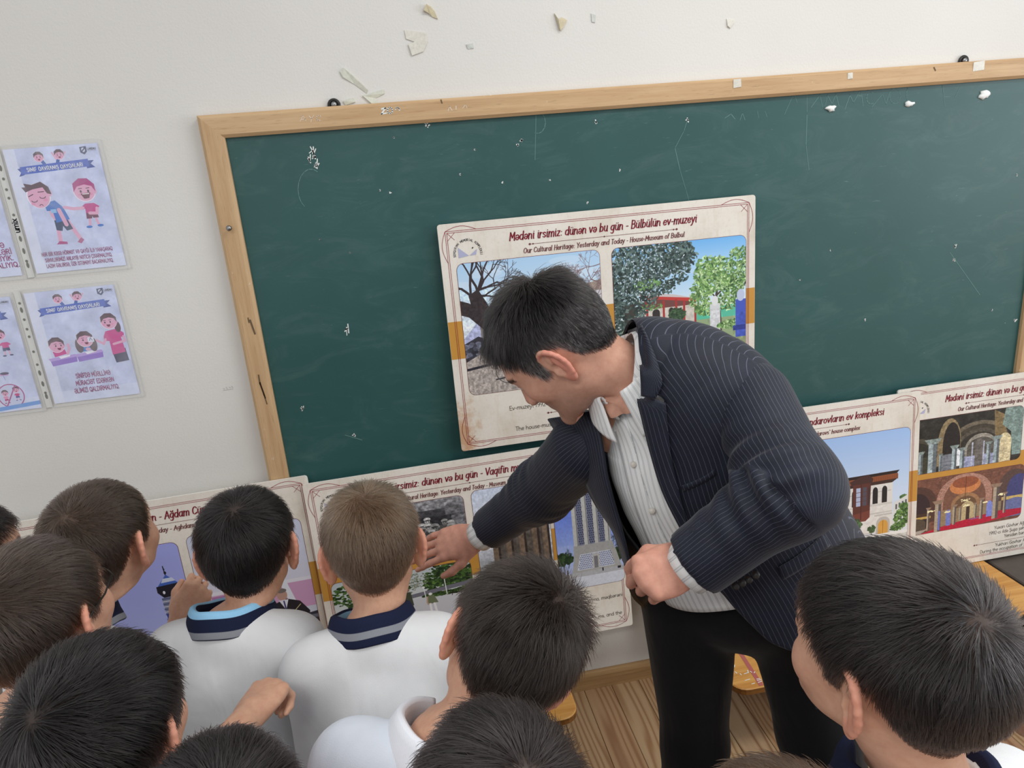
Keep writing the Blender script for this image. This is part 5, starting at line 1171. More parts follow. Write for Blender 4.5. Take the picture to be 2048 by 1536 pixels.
def mat_skin():
    t = NT('skin'); a = t.attr('tint'); n = t.noise(t.coord(), 90, 4, .6)
    col = t.mix(.5, a.outputs['Color'], t.ramp(n, [(.3, (.40, .36, .35)), (.7, (.60, .56, .55))]), 'OVERLAY')
    t.set(col, .52, .35); t.b.inputs['Subsurface Weight'].default_value = .06; t.b.inputs['Subsurface Radius'].default_value = (1, .35, .2); t.b.inputs['Subsurface Scale'].default_value = .004
    t.bump(t.noise(t.coord(), 420, 2), .12, .0008); return t.m
M_SKIN = mat_skin()
def mat_hair():
    t = NT('hair'); a = t.attr('tint')
    hb = t.new('ShaderNodeBsdfHairPrincipled'); hb.parametrization = 'COLOR'; t.link(a.outputs['Color'], hb.inputs['Color'])
    hb.inputs['Roughness'].default_value = .26; hb.inputs['Radial Roughness'].default_value = .45; hb.inputs['Coat'].default_value = .0; hb.inputs['IOR'].default_value = 1.42
    t.link(hb.outputs[0], t.n['Material Output'].inputs['Surface']); return t.m
M_HAIR = mat_hair()
def strands(name, parent, V, Q, N, adult, H, style, seed=0):
    """hair: strands grown over the scalp in head space, then placed by H (4x4)"""
    r = np.random.RandomState(seed); hm = hair_mask(V, adult)
    tri = np.concatenate([Q[:, [0, 1, 2]], Q[:, [0, 2, 3]]]); tri = tri[(hm[tri] > 0).all(1)]
    A = np.linalg.norm(np.cross(V[tri[:, 1]] - V[tri[:, 0]], V[tri[:, 2]] - V[tri[:, 0]]), axis=1)
    n = style.get('n', 9000); t = tri[r.choice(len(tri), n, p=A/A.sum())]; a = r.rand(n, 2); fl = a.sum(1) > 1; a[fl] = 1 - a[fl]; b = 1 - a.sum(1)
    w_ = np.stack([b, a[:, 0], a[:, 1]], 1)[..., None]; p = (V[t]*w_).sum(1); nn = (N[t]*w_).sum(1); nn /= np.linalg.norm(nn, axis=1)[:, None]
    m = hair_mask(p, adult)
    C = np.array(style.get('whorl', (.008, -.062, .100)))
    d = p - C; d -= nn*(d*nn).sum(1)[:, None]; dl = np.linalg.norm(d, axis=1)[:, None] + 1e-6; d /= dl
    sw = style.get('swirl', .55)*np.exp(-dl/.05)[:, 0]; tw = np.cross(nn, d); d = d*np.cos(sw)[:, None] + tw*np.sin(sw)[:, None]
    g = np.array(style.get('sweep', (0, .0, 0))); top = np.clip((p[:, 2] - .05)/.05, 0, 1)[:, None]; d = d + g*top
    side = 1 - top[:, 0]; dn = np.array((0, -.12, -1.0)) - nn*((np.array((0, -.12, -1.0))*nn).sum(1)[:, None]); d = d + dn*(side*style.get('down', .9))[:, None]
    # clumps: neighbouring strands lean alike
    k = style.get('clump', 60); cent = p[r.choice(n, k)]; ci = np.argmin(((p[:, None, :] - cent[None])**2).sum(-1), 1); jit = r.normal(size=(k, 3))*style.get('cl', .22)
    d = d + jit[ci] + r.normal(size=(n, 3))*style.get('rnd', .16)
    d -= nn*(d*nn).sum(1)[:, None]; d /= np.linalg.norm(d, axis=1)[:, None] + 1e-6
    zf = np.clip((p[:, 2] - style.get('fade0', -.06))/(style.get('fade1', .075) - style.get('fade0', -.06)), 0, 1)
    L = style['side'] + (style['top'] - style['side'])*zf**style.get('pw', 1.6); fe = np.clip((p[:, 1] - .035)/.03, 0, 1)*style.get('front', 0.0); L = L*(.75 + .5*r.rand(n))*np.clip(m/(.012 + .030*fe) + .35 - .1*fe, .25, 1)
    lift = (style.get('lift', .35) + style.get('flift', 0)*fe)*(.6 + .8*r.rand(n)) + style.get('spike', 0.0)*np.exp(-(dl[:, 0]/.045)**2)*r.rand(n)
    K = 6; pts = np.empty((n, K, 3)); pts[:, 0] = p - nn*.001; cur = p.copy(); dirn = d + nn*lift[:, None]; dirn /= np.linalg.norm(dirn, axis=1)[:, None]
    ctr = np.array((0, -.008, .035))
    for k_ in range(1, K):
        cur = cur + dirn*(L/(K-1))[:, None]; pts[:, k_] = cur
        out = cur - ctr; out /= np.linalg.norm(out, axis=1)[:, None]
        want = d - out*((d*out).sum(1)[:, None]) + out*(lift*(1 - k_/K*style.get('lay', .9)))[:, None]
        dirn = dirn*.45 + want*.55 + r.normal(size=(n, 3))*style.get('frizz', .05); dirn[:, 2] -= style.get('grav', .06); dirn /= np.linalg.norm(dirn, axis=1)[:, None]
    base = np.array(srgb(style['col'])); alt = np.array(srgb(style.get('col2', style['col']))); mixw = r.rand(n)
    if style.get('grey'):
        gz = np.clip((.075 - p[:, 2])/.06, 0, 1)*np.clip((p[:, 1] + .11)/.10, .25, 1); gm = r.rand(n) < style['grey']*gz
    else: gm = np.zeros(n, bool)
    if style.get('fadecol'):  # hair cropped to the skin shows lighter
        fc = np.array(srgb(style['fadecol'])); mixf = (1 - np.clip(zf*2.2, 0, 1))[:, None]
    col = base + (alt - base)*mixw[:, None]
    if style.get('fadecol'): col = col*(1 - mixf*.7) + fc*mixf*.7
    col[gm] = np.array(srgb((226, 224, 222)))*(.6 + .6*r.rand(gm.sum()))[:, None]
    W_ = pts.reshape(-1, 3) @ np.asarray(H)[:3, :3].T + np.asarray(H)[:3, 3]
    cv = bpy.data.hair_curves.new(name); cv.add_curves([K]*n)
    cv.attributes['position'].data.foreach_set('vector', W_.astype(f32).ravel())
    rad = cv.attributes.get('radius') or cv.attributes.new('radius', 'FLOAT', 'POINT')
    rr = (np.array([1, 1, .95, .85, .6, .15])[None]*style.get('rad', .00030)*(.8 + .4*r.rand(n))[:, None]).astype(f32); rad.data.foreach_set('value', rr.ravel())
    ca = cv.attributes.new('tint', 'FLOAT_COLOR', 'CURVE'); ca.data.foreach_set('color', np.concatenate([col, np.ones((n, 1))], 1).astype(f32).ravel())
    cv.materials.append(M_HAIR)
    o = bpy.data.objects.new(name, cv); link(o, parent); o['kind'] = 'stuff'; return o
def place_head(adult, H, B, zc0, zc1):
    """skin the neutral head: above zc0 follows H, below zc1 follows B (4x4 matrices, head space -> world)"""
    V, Q, N = HEADS[adult]; w_ = np.clip((V[:, 2] - zc1)/(zc0 - zc1), 0, 1); w_ = w_*w_*(3 - 2*w_)
    near = np.clip((V[:, 1] - .02)/.03, 0, 1); w_ = np.maximum(w_, np.where(V[:, 2] > -.105, near, w_))[:, None]
    a = V @ H[:3, :3].T + H[:3, 3]; b = V @ B[:3, :3].T + B[:3, 3]; return a*w_ + b*(1 - w_)
def mat4(R, t):
    m = np.eye(4); m[:3, :3] = R; m[:3, 3] = t; return m

# ------------------------------------------------------------------ hands (palm in local x = across, y = to the fingertips, z = back of the hand)
def hand_sdf(curl, thumb, spread=.0, scale=1.0):
    """curl: 4 fingers x 3 joint angles in degrees (towards -z); thumb: list of points"""
    segs = []
    lens = ((.038, .024, .019), (.043, .028, .020), (.040, .026, .020), (.031, .019, .017))
    for k in range(4):
        x = -.030 + .020*k; y = (.088, .093, .088, .078)[k]; a = 0.0; sp = spread*(k - 1.5)
        pt = np.array((x, y, 0.004 - .002*abs(k - 1.3))); segs.append(((x*.5, .020, 0), tuple(pt), .0125, .0100))
        for j in range(3):
            a += math.radians(curl[k][j]); L = lens[k][j]
            nx = pt + L*np.array((math.sin(sp)*math.cos(a), math.cos(sp)*math.cos(a), -math.sin(a)))
            segs.append((tuple(pt), tuple(nx), (.0096, .0086, .0078)[j] - .0006*(k == 3), (.0086, .0078, .0064)[j] - .0006*(k == 3))); pt = nx
    def f(g):
        p = g/scale; d = s_ell(p, (.0, .050, -.002), (.043, .052, .0155)); d = smin(d, s_ell(p, (-.024, .030, -.012), (.018, .030, .014)), .014)
        d = smin(d, s_cap(p, (0, -.07, 0), (0, .015, 0), .0285, .026), .022)
        for k, (a, b, ra, rb) in enumerate(segs): d = smin(d, s_cap(p, a, b, ra, rb), .012 if k % 4 == 0 else .0035)
        for a, b, ra, rb in thumb: d = smin(d, s_cap(p, a, b, ra, rb), .007)
        return d*scale
    return f
def hand_mesh(curl, thumb, M, spread=0.0, scale=1.0, mirror=False, h=.0026):
    V, Q = nets(hand_sdf(curl, thumb, spread, scale), np.array((-.075, -.10, -.085))*scale, np.array((.075, .21, .05))*scale, h)
    V = relax(V, Q, 1, .3)
    if mirror: V = V*np.array((-1, 1, 1), f32); Q = Q[:, ::-1]
    return V @ M[:3, :3].T + M[:3, 3], Q
def frame_y(y, z):
    """rotation whose columns are x,y,z with y along `y` and z near `z`"""
    y = np.asarray(y, float); y = y/np.linalg.norm(y); z = np.asarray(z, float); z = z - y*(z @ y); z /= np.linalg.norm(z); return np.stack([np.cross(y, z), y, z], 1)
def cat_mesh(parts):
    V = []; Q = []; s = 0
    for v, q in parts: V.append(v); Q.append(q + s); s += len(v)
    return np.concatenate(V), np.concatenate(Q)
# ------------------------------------------------------------------ cloth materials
def folds(p, seed, amp, freq=26, n=7):
    r = np.random.RandomState(seed); out = np.zeros(len(p))
    for k in range(n):
        d = r.normal(size=3); d /= np.linalg.norm(d); q = p + .03*np.sin((p @ r.normal(size=3)*9) + r.rand()*6)[:, None]*r.normal(size=3)*.4
        s = np.sin((q @ d)*freq*(.6 + .9*r.rand()) + r.rand()*6.3); out += np.sign(s)*np.abs(s)**1.6/(1 + .2*k)
    return out*amp/n*1.8
def mat_cloth(name, rgb, rough=.8, weave=900, bump=.15, var=.04):
    t = NT(name); c = srgb(rgb); f = t.noise(t.coord(), 14, 3)
    t.set(t.ramp(f, [(.3, tuple(q*(1-var) for q in c)), (.7, tuple(min(1, q*(1+var)) for q in c))]), rough, .2)
    t.b.inputs['Sheen Weight'].default_value = .08
    h = t.math('ADD', t.math('MULTIPLY', t.noise(t.coord(), weave, 2), .3), t.math('MULTIPLY', t.noise(t.coord('Object', (1, 1, .55)), 9, 2, .45, 1.6), 4.5)); t.bump(h, bump*1.6, .004); return t.m
M_SHIRT = mat_cloth('white_jersey', (222, 224, 226)); M_POPLIN = mat_cloth('white_poplin', (212, 219, 230), .7, 700); M_NAVYCLOTH = mat_cloth('navy_jersey', (34, 36, 52)); M_BEIGE = mat_cloth('beige_jersey', (178, 170, 158))
M_TROUSER = mat_cloth('navy_trousers', (30, 32, 42)); M_SHOE = plain('black_shoe', (26, 26, 28), .4)
def mat_collar():
    t = NT('collar_knit'); a = t.attr('tint'); wv = t.new('ShaderNodeTexWave'); wv.inputs['Scale'].default_value = 240
    t.link(t.coord(), wv.inputs['Vector']); t.set(a.outputs['Color'], .85, .15); t.bump(wv.outputs['Fac'], .25, .001); return t.m
M_COLLAR = mat_collar()
def collar(parent, B, style, seed=0, r0=(.057, .063), gap=22, hgt=1.0):
    """fold-over collar round the neck; B maps body space (origin at the neck base) to the world"""
    prof = [(-.001, -.020), (0.0, .000), (.001, .016), (.003, .0235), (.0065, .0255), (.0105, .0235), (.014, .016), (.0175, .006), (.021, -.005), (.024, -.0155), (.0225, -.0165), (.018, -.008)]
    LB, NV, GR, WH = (150, 204, 240), (30, 36, 62), (140, 144, 152), (236, 240, 248)
    def colr(k, s):
        if style == 'white': return WH
        if style == 'navy': return NV
        if style == 'blue_rim': seq = {0: NV, 1: NV, 2: NV, 3: LB, 4: LB, 5: LB, 6: NV, 7: NV, 8: GR, 9: NV, 10: NV, 11: NV}
        else: seq = {0: LB, 1: LB, 2: LB, 3: NV, 4: NV, 5: NV, 6: NV, 7: GR, 8: NV, 9: NV, 10: NV, 11: NV}
        return seq[k]
    # sharper stripes: duplicate each profile point
    dense = []; 
    for k, (a, b) in enumerate(prof):
        if k < len(prof) - 1:
            a2, b2 = prof[k+1]; dense += [(a, b, k), (a + (a2-a)*.92, b + (b2-b)*.92, k)]
    n = 56; V = []; T = []
    for i in range(n+1):
        ph = math.radians(-180 + gap + (360 - 2*gap)*i/n); fr = (1 - math.cos(ph))/2     # 0 back .. 1 front
        for a, b, k in dense:
            rx, ry = r0[0] + a, r0[1] + a; drop = -.034*fr**1.5
            tip = max(0, abs(ph) - 2.2)*.022*(b < .012)*(k > 5)
            V.append((rx*math.sin(ph), .006 - ry*math.cos(ph) + .006*fr, b*hgt + drop + .013 - tip*.6 + .0015*math.sin(ph*5 + seed))); T.append(srgb(colr(k, ph)))
    m = len(dense); V = np.array(V); i = np.arange((n+1)*m).reshape(n+1, m)
    Q = np.stack([i[:-1, :-1], i[:-1, 1:], i[1:, 1:], i[1:, :-1]], -1).reshape(-1, 4)[:, ::-1]
    o = mesh_np('collar', V @ B[:3, :3].T + B[:3, 3], Q, M_COLLAR, parent, True, cols={'tint': np.array(T)})
    so = o.modifiers.new('solid', 'SOLIDIFY'); so.thickness = .0018; return o
def limb(p, pts, rad, k=.02):
    d = None
    for (a, b), (ra, rb) in zip(zip(pts, pts[1:]), zip(rad, rad[1:])):
        q = s_cap(p, a, b, ra, rb); d = q if d is None else smin(d, q, k)
    return d
def boy(label, px, py, z, head=(0, 0, 0), body=(0, 0), style=None, skin=(208, 164, 138), shirt=None, collar_style='blue_rim', arms=None, sc_=1.0, nb=None, sleeve=1.0, seed=0, hand_pose=None, short=False, collar_gap=22, legsplit=.0, off=(0, 0, 0), hold=False):
    shirt = shirt or M_SHIRT; r = np.random.RandomState(seed + 50)
    Rh = rot_m(*head); Hc = P(px, py, z); H = mat4(Rh*sc_, Hc)
    Rb = rot_m(body[0], body[1], body[2] if len(body) > 2 else 0)
    NB = Hc + Rb @ np.array((0, -.012, -.150))*sc_ + Rh @ np.array((0, -.012, 0))*sc_ if nb is None else np.asarray(nb, float)
    NB = NB + np.array(off)
    B = mat4(Rb*sc_, NB); Bh = mat4(Rb*sc_, NB - (Rb*sc_) @ np.array((0, -.040, -.150)))
    V0, Q0, N0 = HEADS[False]; W0 = place_head(False, H, Bh, -.066, -.150)
    to_l = lambda w_: np.linalg.solve(B[:3, :3], np.asarray(w_) - NB)
    # arms in body space: shoulder, elbow, wrist
    A = {}
    for s, nm in ((-1, 'left'), (1, 'right')):
        if arms and nm in arms: A[s] = [np.array((s*.112, -.005, -.060))] + [to_l(q) for q in arms[nm]]
        elif hold: A[s] = [np.array((s*.108, -.003, -.060)), np.array((s*.118, .035, -.270)), np.array((s*.052, .150, -.330))]
        else: A[s] = [np.array((s*.108, -.003, -.060)), np.array((s*.124, -.012, -.285)), np.array((s*.114, .020, -.470))]
    hip = [NB + Rb @ np.array((s*.070, .0, -.46))*sc_ for s in (-1, 1)]
    Ry = rot_m(body[0], 0, 0)
    feet = [np.array((*(h[:2] + (Ry @ np.array((s*(-.010 + legsplit), -.01, 0)))[:2]), .065)) for h, s in zip(hip, (-1, 1))]
    knees = [(h*.5 + f*.5) + Ry @ np.array((0, .015, 0)) for h, f in zip(hip, feet)]
    hl, kl, fl = [to_l(q) for q in hip], [to_l(q) for q in knees], [to_l(q) for q in feet]
    def torso(p, o):
        d = s_ell(p, (0, .012, -.21), (.113 + o, .086 + o, .165 + o)); d = smin(d, s_ell(p, (0, -.012, -.105), (.112 + o, .072 + o, .085 + o)), .05); d = smin(d, s_ell(p, (0, .022, -.37), (.106 + o, .088 + o, .14 + o)), .05)
        for s in (-1, 1):
            d = smin(d, s_cap(p, (s*.05, -.018, -.046), (s*.108, -.008, -.060), .044 + o, .043 + o), .04); d = smin(d, s_cap(p, (0, -.026, -.014), (s*.080, -.016, -.044), .040 + o*.6, .036 + o), .03)
        return d
    # skin: head, hands and a slim body inside the clothes
    parts = [(W0, Q0)]; tints = [skin_tints(V0, N0, False, skin, style.get('scalp', style['col']), style.get('brow', (52, 42, 38)))]
    def fb(p):
        d = torso(p, -.014)
        for s in (-1, 1):
            a = A[s]; d = smin(d, limb(p, a, (.032, .030, .0225)), .02)
        for k in range(2): d = smin(d, limb(p, (hl[k], kl[k], fl[k]), (.060, .042, .030)), .03)
        return d
    allp = np.array(A[-1] + A[1] + hl + kl + fl + [np.array((0, 0, 0.0))]); lo, hi = allp.min(0) - .17, allp.max(0) + .15; hi[2] = min(hi[2], max(.03, max(q[2] for q in A[-1] + A[1]) + .08))
    Vb, Qb = nets(fb, lo, hi, .013); parts.append((Vb @ B[:3, :3].T + NB, Qb)); tints.append(np.tile(srgb(skin), (len(Vb), 1)))
    for s in (-1, 1):
        e, wv = (B[:3, :3] @ A[s][1] + NB), (B[:3, :3] @ A[s][2] + NB); nm = 'left' if s < 0 else 'right'
        pose = (hand_pose or {}).get(nm, {}); back = np.array(pose.get('back', Rb @ np.array((s*1.0, .1, .1)))); dr = np.array(pose.get('dir', wv - e)); R = frame_y(dr, back)
        curl = pose.get('curl', ((25, 30, 20), (28, 34, 22), (32, 36, 24), (36, 40, 26))); hs = .80*sc_
        th = pose.get('thumb', (((-.030, .020, -.010), (-.046, .052, -.024), .0125, .0105), ((-.046, .052, -.024), (-.046, .078, -.034), .0102, .0085)))
        hv, hq = hand_mesh(curl, th, mat4(R, wv), .04, hs, mirror=(s > 0) == bool(pose.get('flip', False)), h=.0032)
        parts.append((hv, hq)); tints.append(np.tile(srgb(skin), (len(hv), 1)))
    V, Q = cat_mesh(parts); o = mesh_np('person', V, Q, M_SKIN, None, True, cols={'tint': np.concatenate(tints)})
    tag(o, label, 'person')
    # shirt
    def fs(p):
        d = torso(p, .008)
        for s in (-1, 1):
            a = [np.asarray(q) for q in A[s]]; frac = sleeve if not short else .55
            end = a[1] + (a[2] - a[1])*(frac if not short else 0) if not short else a[0] + (a[1] - a[0])*.72
            pts = [a[0], a[1], end] if not short else [a[0], end]
            rad = (.050, .044, .036) if not short else (.054, .056)
            arm = limb(p, pts, rad, .03); dv = end - pts[-2]; dv = dv/np.linalg.norm(dv); arm = np.maximum(arm, (p - end.astype(f32)) @ dv.astype(f32) - .004)
            d = smin(d, arm, .035)
        hem = -(p[..., 2] + .50); d = np.maximum(d, hem)
        d = smax(d, -s_cap(p, (0, .004, -.030), (0, .004, .12), .049, .056), .006)
        return d
    lo2 = np.minimum(np.array(A[-1] + A[1]).min(0), (-.15, -.12, -.52)) - .06; hi2 = np.maximum(np.array(A[-1] + A[1]).max(0), (.15, .13, .0)) + .065
    Vs, Qs = nets(fs, lo2, hi2, .0075); Vs = relax(Vs, Qs, 2, .5); Ns = vnormals(Vs, Qs)
    wz = np.clip((-.02 - Vs[:, 2])/.12, .1, 1); Vs = Vs + Ns*(folds(Vs*np.array((1, 1, .7)), seed, .0046, 40)*wz)[:, None]
    mesh_np('shirt', Vs @ B[:3, :3].T + NB, Qs, shirt, o)
    if collar_style: collar(o, B, collar_style, seed, gap=collar_gap)
    # trousers and shoes
    def ft(p):
        d = limb(p, (hl[0], hl[1]), (.078, .078)); d = smin(d, s_ell(p, (0, .012, -.47), (.112, .088, .085)), .04)
        for k in range(2):
            leg = limb(p, (hl[k], kl[k], fl[k]), (.074, .062, .056), .03); d = smin(d, leg, .02)
        return d
    lo3 = np.minimum(np.array(hl + kl + fl).min(0), (-.12, -.1, -.9)) - .10; hi3 = np.maximum(np.array(hl + kl + fl).max(0), (.12, .1, -.40)) + .10
    Vt, Qt = nets(ft, lo3, hi3, .014); Vt = relax(Vt, Qt, 1, .4); Wt = Vt @ B[:3, :3].T + NB; Wt[:, 2] = np.maximum(Wt[:, 2], .045); mesh_np('trousers', Wt, Qt, M_TROUSER, o)
    for k, f in enumerate(feet):
        g = lambda p: np.maximum(smin(s_ell(p, (0, .055, .030), (.040, .105, .032)), s_ell(p, (0, -.015, .050), (.040, .050, .045)), .02), -p[..., 2])
        vs, qs = nets(g, (-.06, -.09, -.01), (.06, .18, .11), .008); base = np.array((f[0], f[1], .001)); mesh_np('shoe', vs @ Ry.T + base, qs, M_SHOE, o)
    strands('hair', o, V0, Q0, N0, False, H, style, seed)
    return o, H, A
BLACK = dict(col=(14, 12, 12), col2=(30, 27, 26), scalp=(34, 29, 27)); BROWN = dict(col=(52, 41, 32), col2=(124, 101, 80), scalp=(90, 73, 60), brow=(86, 70, 58)); DKB = dict(col=(22, 19, 17), col2=(46, 39, 35), scalp=(44, 37, 33))
def st(base, **k): d = dict(base); d.update(k); return d
boy('boy from behind, sandy brown hair, white shirt with navy and grey collar', 748, 1106, 1.26, (2, 14, -1), (2, 13), st(BROWN, top=.030, side=.007, n=16000, lift=.42, spike=.5, whorl=(.0, -.045, .112), fadecol=(92, 72, 58), fade0=-.05, fade1=.07), collar_style='navy_rim', seed=1, hold=True, off=(-.018, 0, .034))
boy('boy from behind, black hair, light blue rimmed navy collar, beside the sandy haired boy', 500, 1106, 1.32, (-3, 8, 0), (-8, 10), st(BLACK, top=.036, side=.013, n=15000, lift=.3, whorl=(.004, -.060, .100)), collar_style='blue_rim', seed=2, hold=True, off=(-.036, .0, .046))
boy('boy in profile with cropped brown hair, raising one hand before the leftmost panel', 210, 1092, 1.27, (-17, -6, 0), (-40, 6), st(BROWN, col=(34, 27, 23), col2=(64, 52, 43), scalp=(70, 58, 48), top=.022, side=.008, n=16000, lift=.4), seed=3, sleeve=.35,
    arms=dict(right=(P(356, 1330, 1.42), P(362, 1240, 1.48))), hand_pose=dict(right=dict(dir=P(400, 1172, 1.49) - P(362, 1240, 1.48), back=-ray(350, 1200), curl=((70, 80, 40), (75, 80, 40), (80, 80, 40), (85, 80, 40)))), off=(-.064, .0, .045))
_spec, _H, _ = boy('boy with brown hair and glasses in a navy top, behind the front left boy', 88, 1242, 1.02, (-17, -8, 0), (-30, 8), st(BROWN, col=(32, 26, 22), col2=(70, 58, 50), scalp=(66, 54, 46), top=.034, side=.014, n=14000, lift=.32, whorl=(-.01, -.06, .10)), collar_style='navy', shirt=M_NAVYCLOTH, seed=4, off=(-.10, -.05, 0), hold=True)
boy('boy cut off by the left edge, only dark hair and a cheek showing', -70, 1128, 1.36, (-58, 6, 0), (-40, 4), st(BLACK, top=.034, side=.014, n=7000), shirt=M_BEIGE, collar_style=None, seed=5, off=(-.12, .06, 0))
boy('boy with thick black hair in the front left corner, hand on the back before him', 218, 1478, .82, (-10, -2, 0), (-24, 8), st(BLACK, top=.040, side=.016, n=19000, lift=.32, whorl=(-.014, -.066, .092), rad=.00034), seed=6, hold=True, collar_style='white', short=True,
    arms=dict(right=(P(400, 1560, .90), P(496, 1436, 1.01))), hand_pose=dict(right=dict(dir=P(545, 1370, 1.08) - P(496, 1436, 1.01), back=np.array((-.3, -.7, .6)), curl=((40, 60, 40), (45, 65, 40), (55, 70, 40), (60, 70, 40)))), off=(-.01, -.03, 0))
boy('boy with tousled dark brown hair tilting his head, plain white collared shirt', 1010, 1312, .95, (4, 22, 38), (-12, 8, 18), st(DKB, top=.042, side=.018, n=18000, lift=.42, spike=.7, cl=.34, rnd=.26, whorl=(.012, -.062, .098)), shirt=M_POPLIN, collar_style='white', seed=7, off=(-.045, .0, .045))
boy('boy with dark hair at the bottom middle, just his crown in view', 1000, 1672, .70, (8, 12, 6), (4, 8), st(DKB, col=(24, 21, 21), col2=(46, 41, 40), top=.040, side=.018, n=16000, lift=.4, cl=.3, rnd=.24, rad=.00034), seed=8, off=(.03, -.03, 0))
boy('boy with black hair at the bottom, just right of the front left boy', 460, 1712, .71, (2, 8, 0), (-10, 10), st(BLACK, col=(20, 17, 17), col2=(38, 34, 34), top=.032, side=.014, n=12000), seed=9, off=(-.01, -.10, -.01))
boy('boy at the right with a cropped dark crown and bare ear, looking left', 1784, 1322, .695, (22, -4, -2), (8, 4), st(BLACK, col=(21, 18, 18), col2=(44, 40, 39), scalp=(52, 42, 37), top=.030, side=.005, n=20000, lift=.34, fadecol=(60, 48, 41), fade0=-.05, fade1=.06, whorl=(-.004, -.066, .094), rad=.00028), seed=10, collar_style='navy', off=(.03, .02, 0))
boy('boy with light brown hair, only the top of his head at the bottom edge', 1596, 1890, .50, (0, 6, 0), (0, 8), st(BROWN, col=(60, 46, 36), col2=(96, 77, 61), top=.030, side=.012, n=9000, lift=.4), seed=11, off=(.03, -.06, 0))
boy('boy cut off by the right edge, only some dark hair showing', 2172, 1392, .98, (30, 8, 0), (20, 4), st(BLACK, top=.036, side=.014, n=7000), seed=12)

# glasses of the boy in the navy top
def at_h(q): return np.asarray(q, float) @ _H[:3, :3].T + _H[:3, 3]
_g = []
for s in (-1, 1):
    a = np.linspace(0, 2*math.pi, 19); _g.append(tube(at_h(np.c_[s*.031 + .021*np.cos(a), .092 - .25*np.abs(.021*np.cos(a)*s + .031 - .02)*.4, .006 + .016*np.sin(a)]), .0011, 6, False))
    _g.append(tube(at_h([(s*.052, .086, .010), (s*.070, .045, .011), (s*.0765, .010, .012), (s*.0785, -.006, .010), (s*.0775, -.018, -.004)]), .0015, 6))
_g.append(tube(at_h([(-.010, .093, .010), (0, .095, .012), (.010, .093, .010)]), .0011, 6))
mesh_np('glasses_frame', *join(_g), M_DARKMETAL, _spec)
# ------------------------------------------------------------------ the man in the pinstriped suit
from mathutils.bvhtree import BVHTree
def nrm(a): a = np.asarray(a, float); return a/np.linalg.norm(a)
SL, EL, WL = P(1498, 806, 1.17), P(1588, 976, 1.03), P(1376, 1136, 1.10)
SR, ER, WR = P(1172, 893, 1.40), P(1084, 982, 1.58), P(962, 1070, 1.72)
C7 = P(1258, 682, 1.285)
def cat_rom(pts, n):
    pts = [np.asarray(p, float) for p in pts]; pts = [2*pts[0] - pts[1]] + pts + [2*pts[-1] - pts[-2]]; out = []
    m = len(pts) - 3
    for s in np.linspace(0, m - 1e-9, n):
        i = int(s); t = s - i; a, b, c, d = pts[i:i+4]
        out.append(.5*((2*b) + (-a + c)*t + (2*a - 5*b + 4*c - d)*t*t + (-a + 3*b - 3*c + d)*t**3))
    return np.array(out)
# torso stations: centre, lateral axis (to his left), half width, half depth
lat_h, lat_s = nrm((.80, -.56, .03)), nrm(SL - SR)
ST = [(P(1584, 1306, 1.385), lat_h, .232, .165), (P(1540, 1215, 1.375), lat_h, .215, .152), (P(1480, 1085, 1.350), nrm(lat_h*.8 + lat_s*.2), .192, .142),
      (P(1412, 952, 1.305), nrm(lat_h*.35 + lat_s*.65), .190, .140), (P(1372, 846, 1.27), lat_s, .178, .118), (P(1322, 778, 1.255), lat_s, .148, .099),
      (P(1279, 744, 1.25), lat_s, .104, .080), (P(1246, 738, 1.248), lat_s, .076, .070)]
def torso_loft(off, nt=72, nph=120, t0=0.0, t1=7.0, flare=0.0):
    S = len(ST); tt = np.linspace(t0, t1, nt)
    def ch(k): return cat_rom([np.atleast_1d(s[k]) for s in ST], 7*40 + 1)
    cs, ls, aa, bb = ch(0), ch(1), ch(2)[:, 0], ch(3)[:, 0]
    ii = np.clip((tt*40).round().astype(int), 0, 280); c, l, a, b = cs[ii], ls[ii], aa[ii], bb[ii]
    up = np.gradient(cs, axis=0)[ii]; up /= np.linalg.norm(up, axis=1)[:, None]
    l = l - up*(l*up).sum(1)[:, None]; l /= np.linalg.norm(l, axis=1)[:, None]; f = np.cross(l, up)
    ph = np.linspace(-math.pi, math.pi, nph, endpoint=False); e = .88
    sx = np.sign(np.sin(ph))*np.abs(np.sin(ph))**e; cx = np.sign(np.cos(ph))*np.abs(np.cos(ph))**e
    V = c[:, None] + l[:, None]*(sx[None, :, None]*(a + off)[:, None, None]) + f[:, None]*(cx[None, :, None]*(b + off)[:, None, None])
    xl = sx[None]*a[:, None]; front = cx[None] > 0
    au = np.arcsin(np.clip(xl/.21, -1, 1))*.21; U = np.where(front, au, .66 - au)
    T = np.broadcast_to(tt[:, None], U.shape)
    i = np.arange(nt*nph).reshape(nt, nph); j = np.roll(i, -1, 1)
    Q = np.stack([i[:-1], j[:-1], j[1:], i[1:]], -1).reshape(-1, 4)
    return V.reshape(-1, 3), Q, U.ravel(), T.ravel(), np.broadcast_to(ph[None], U.shape).ravel()
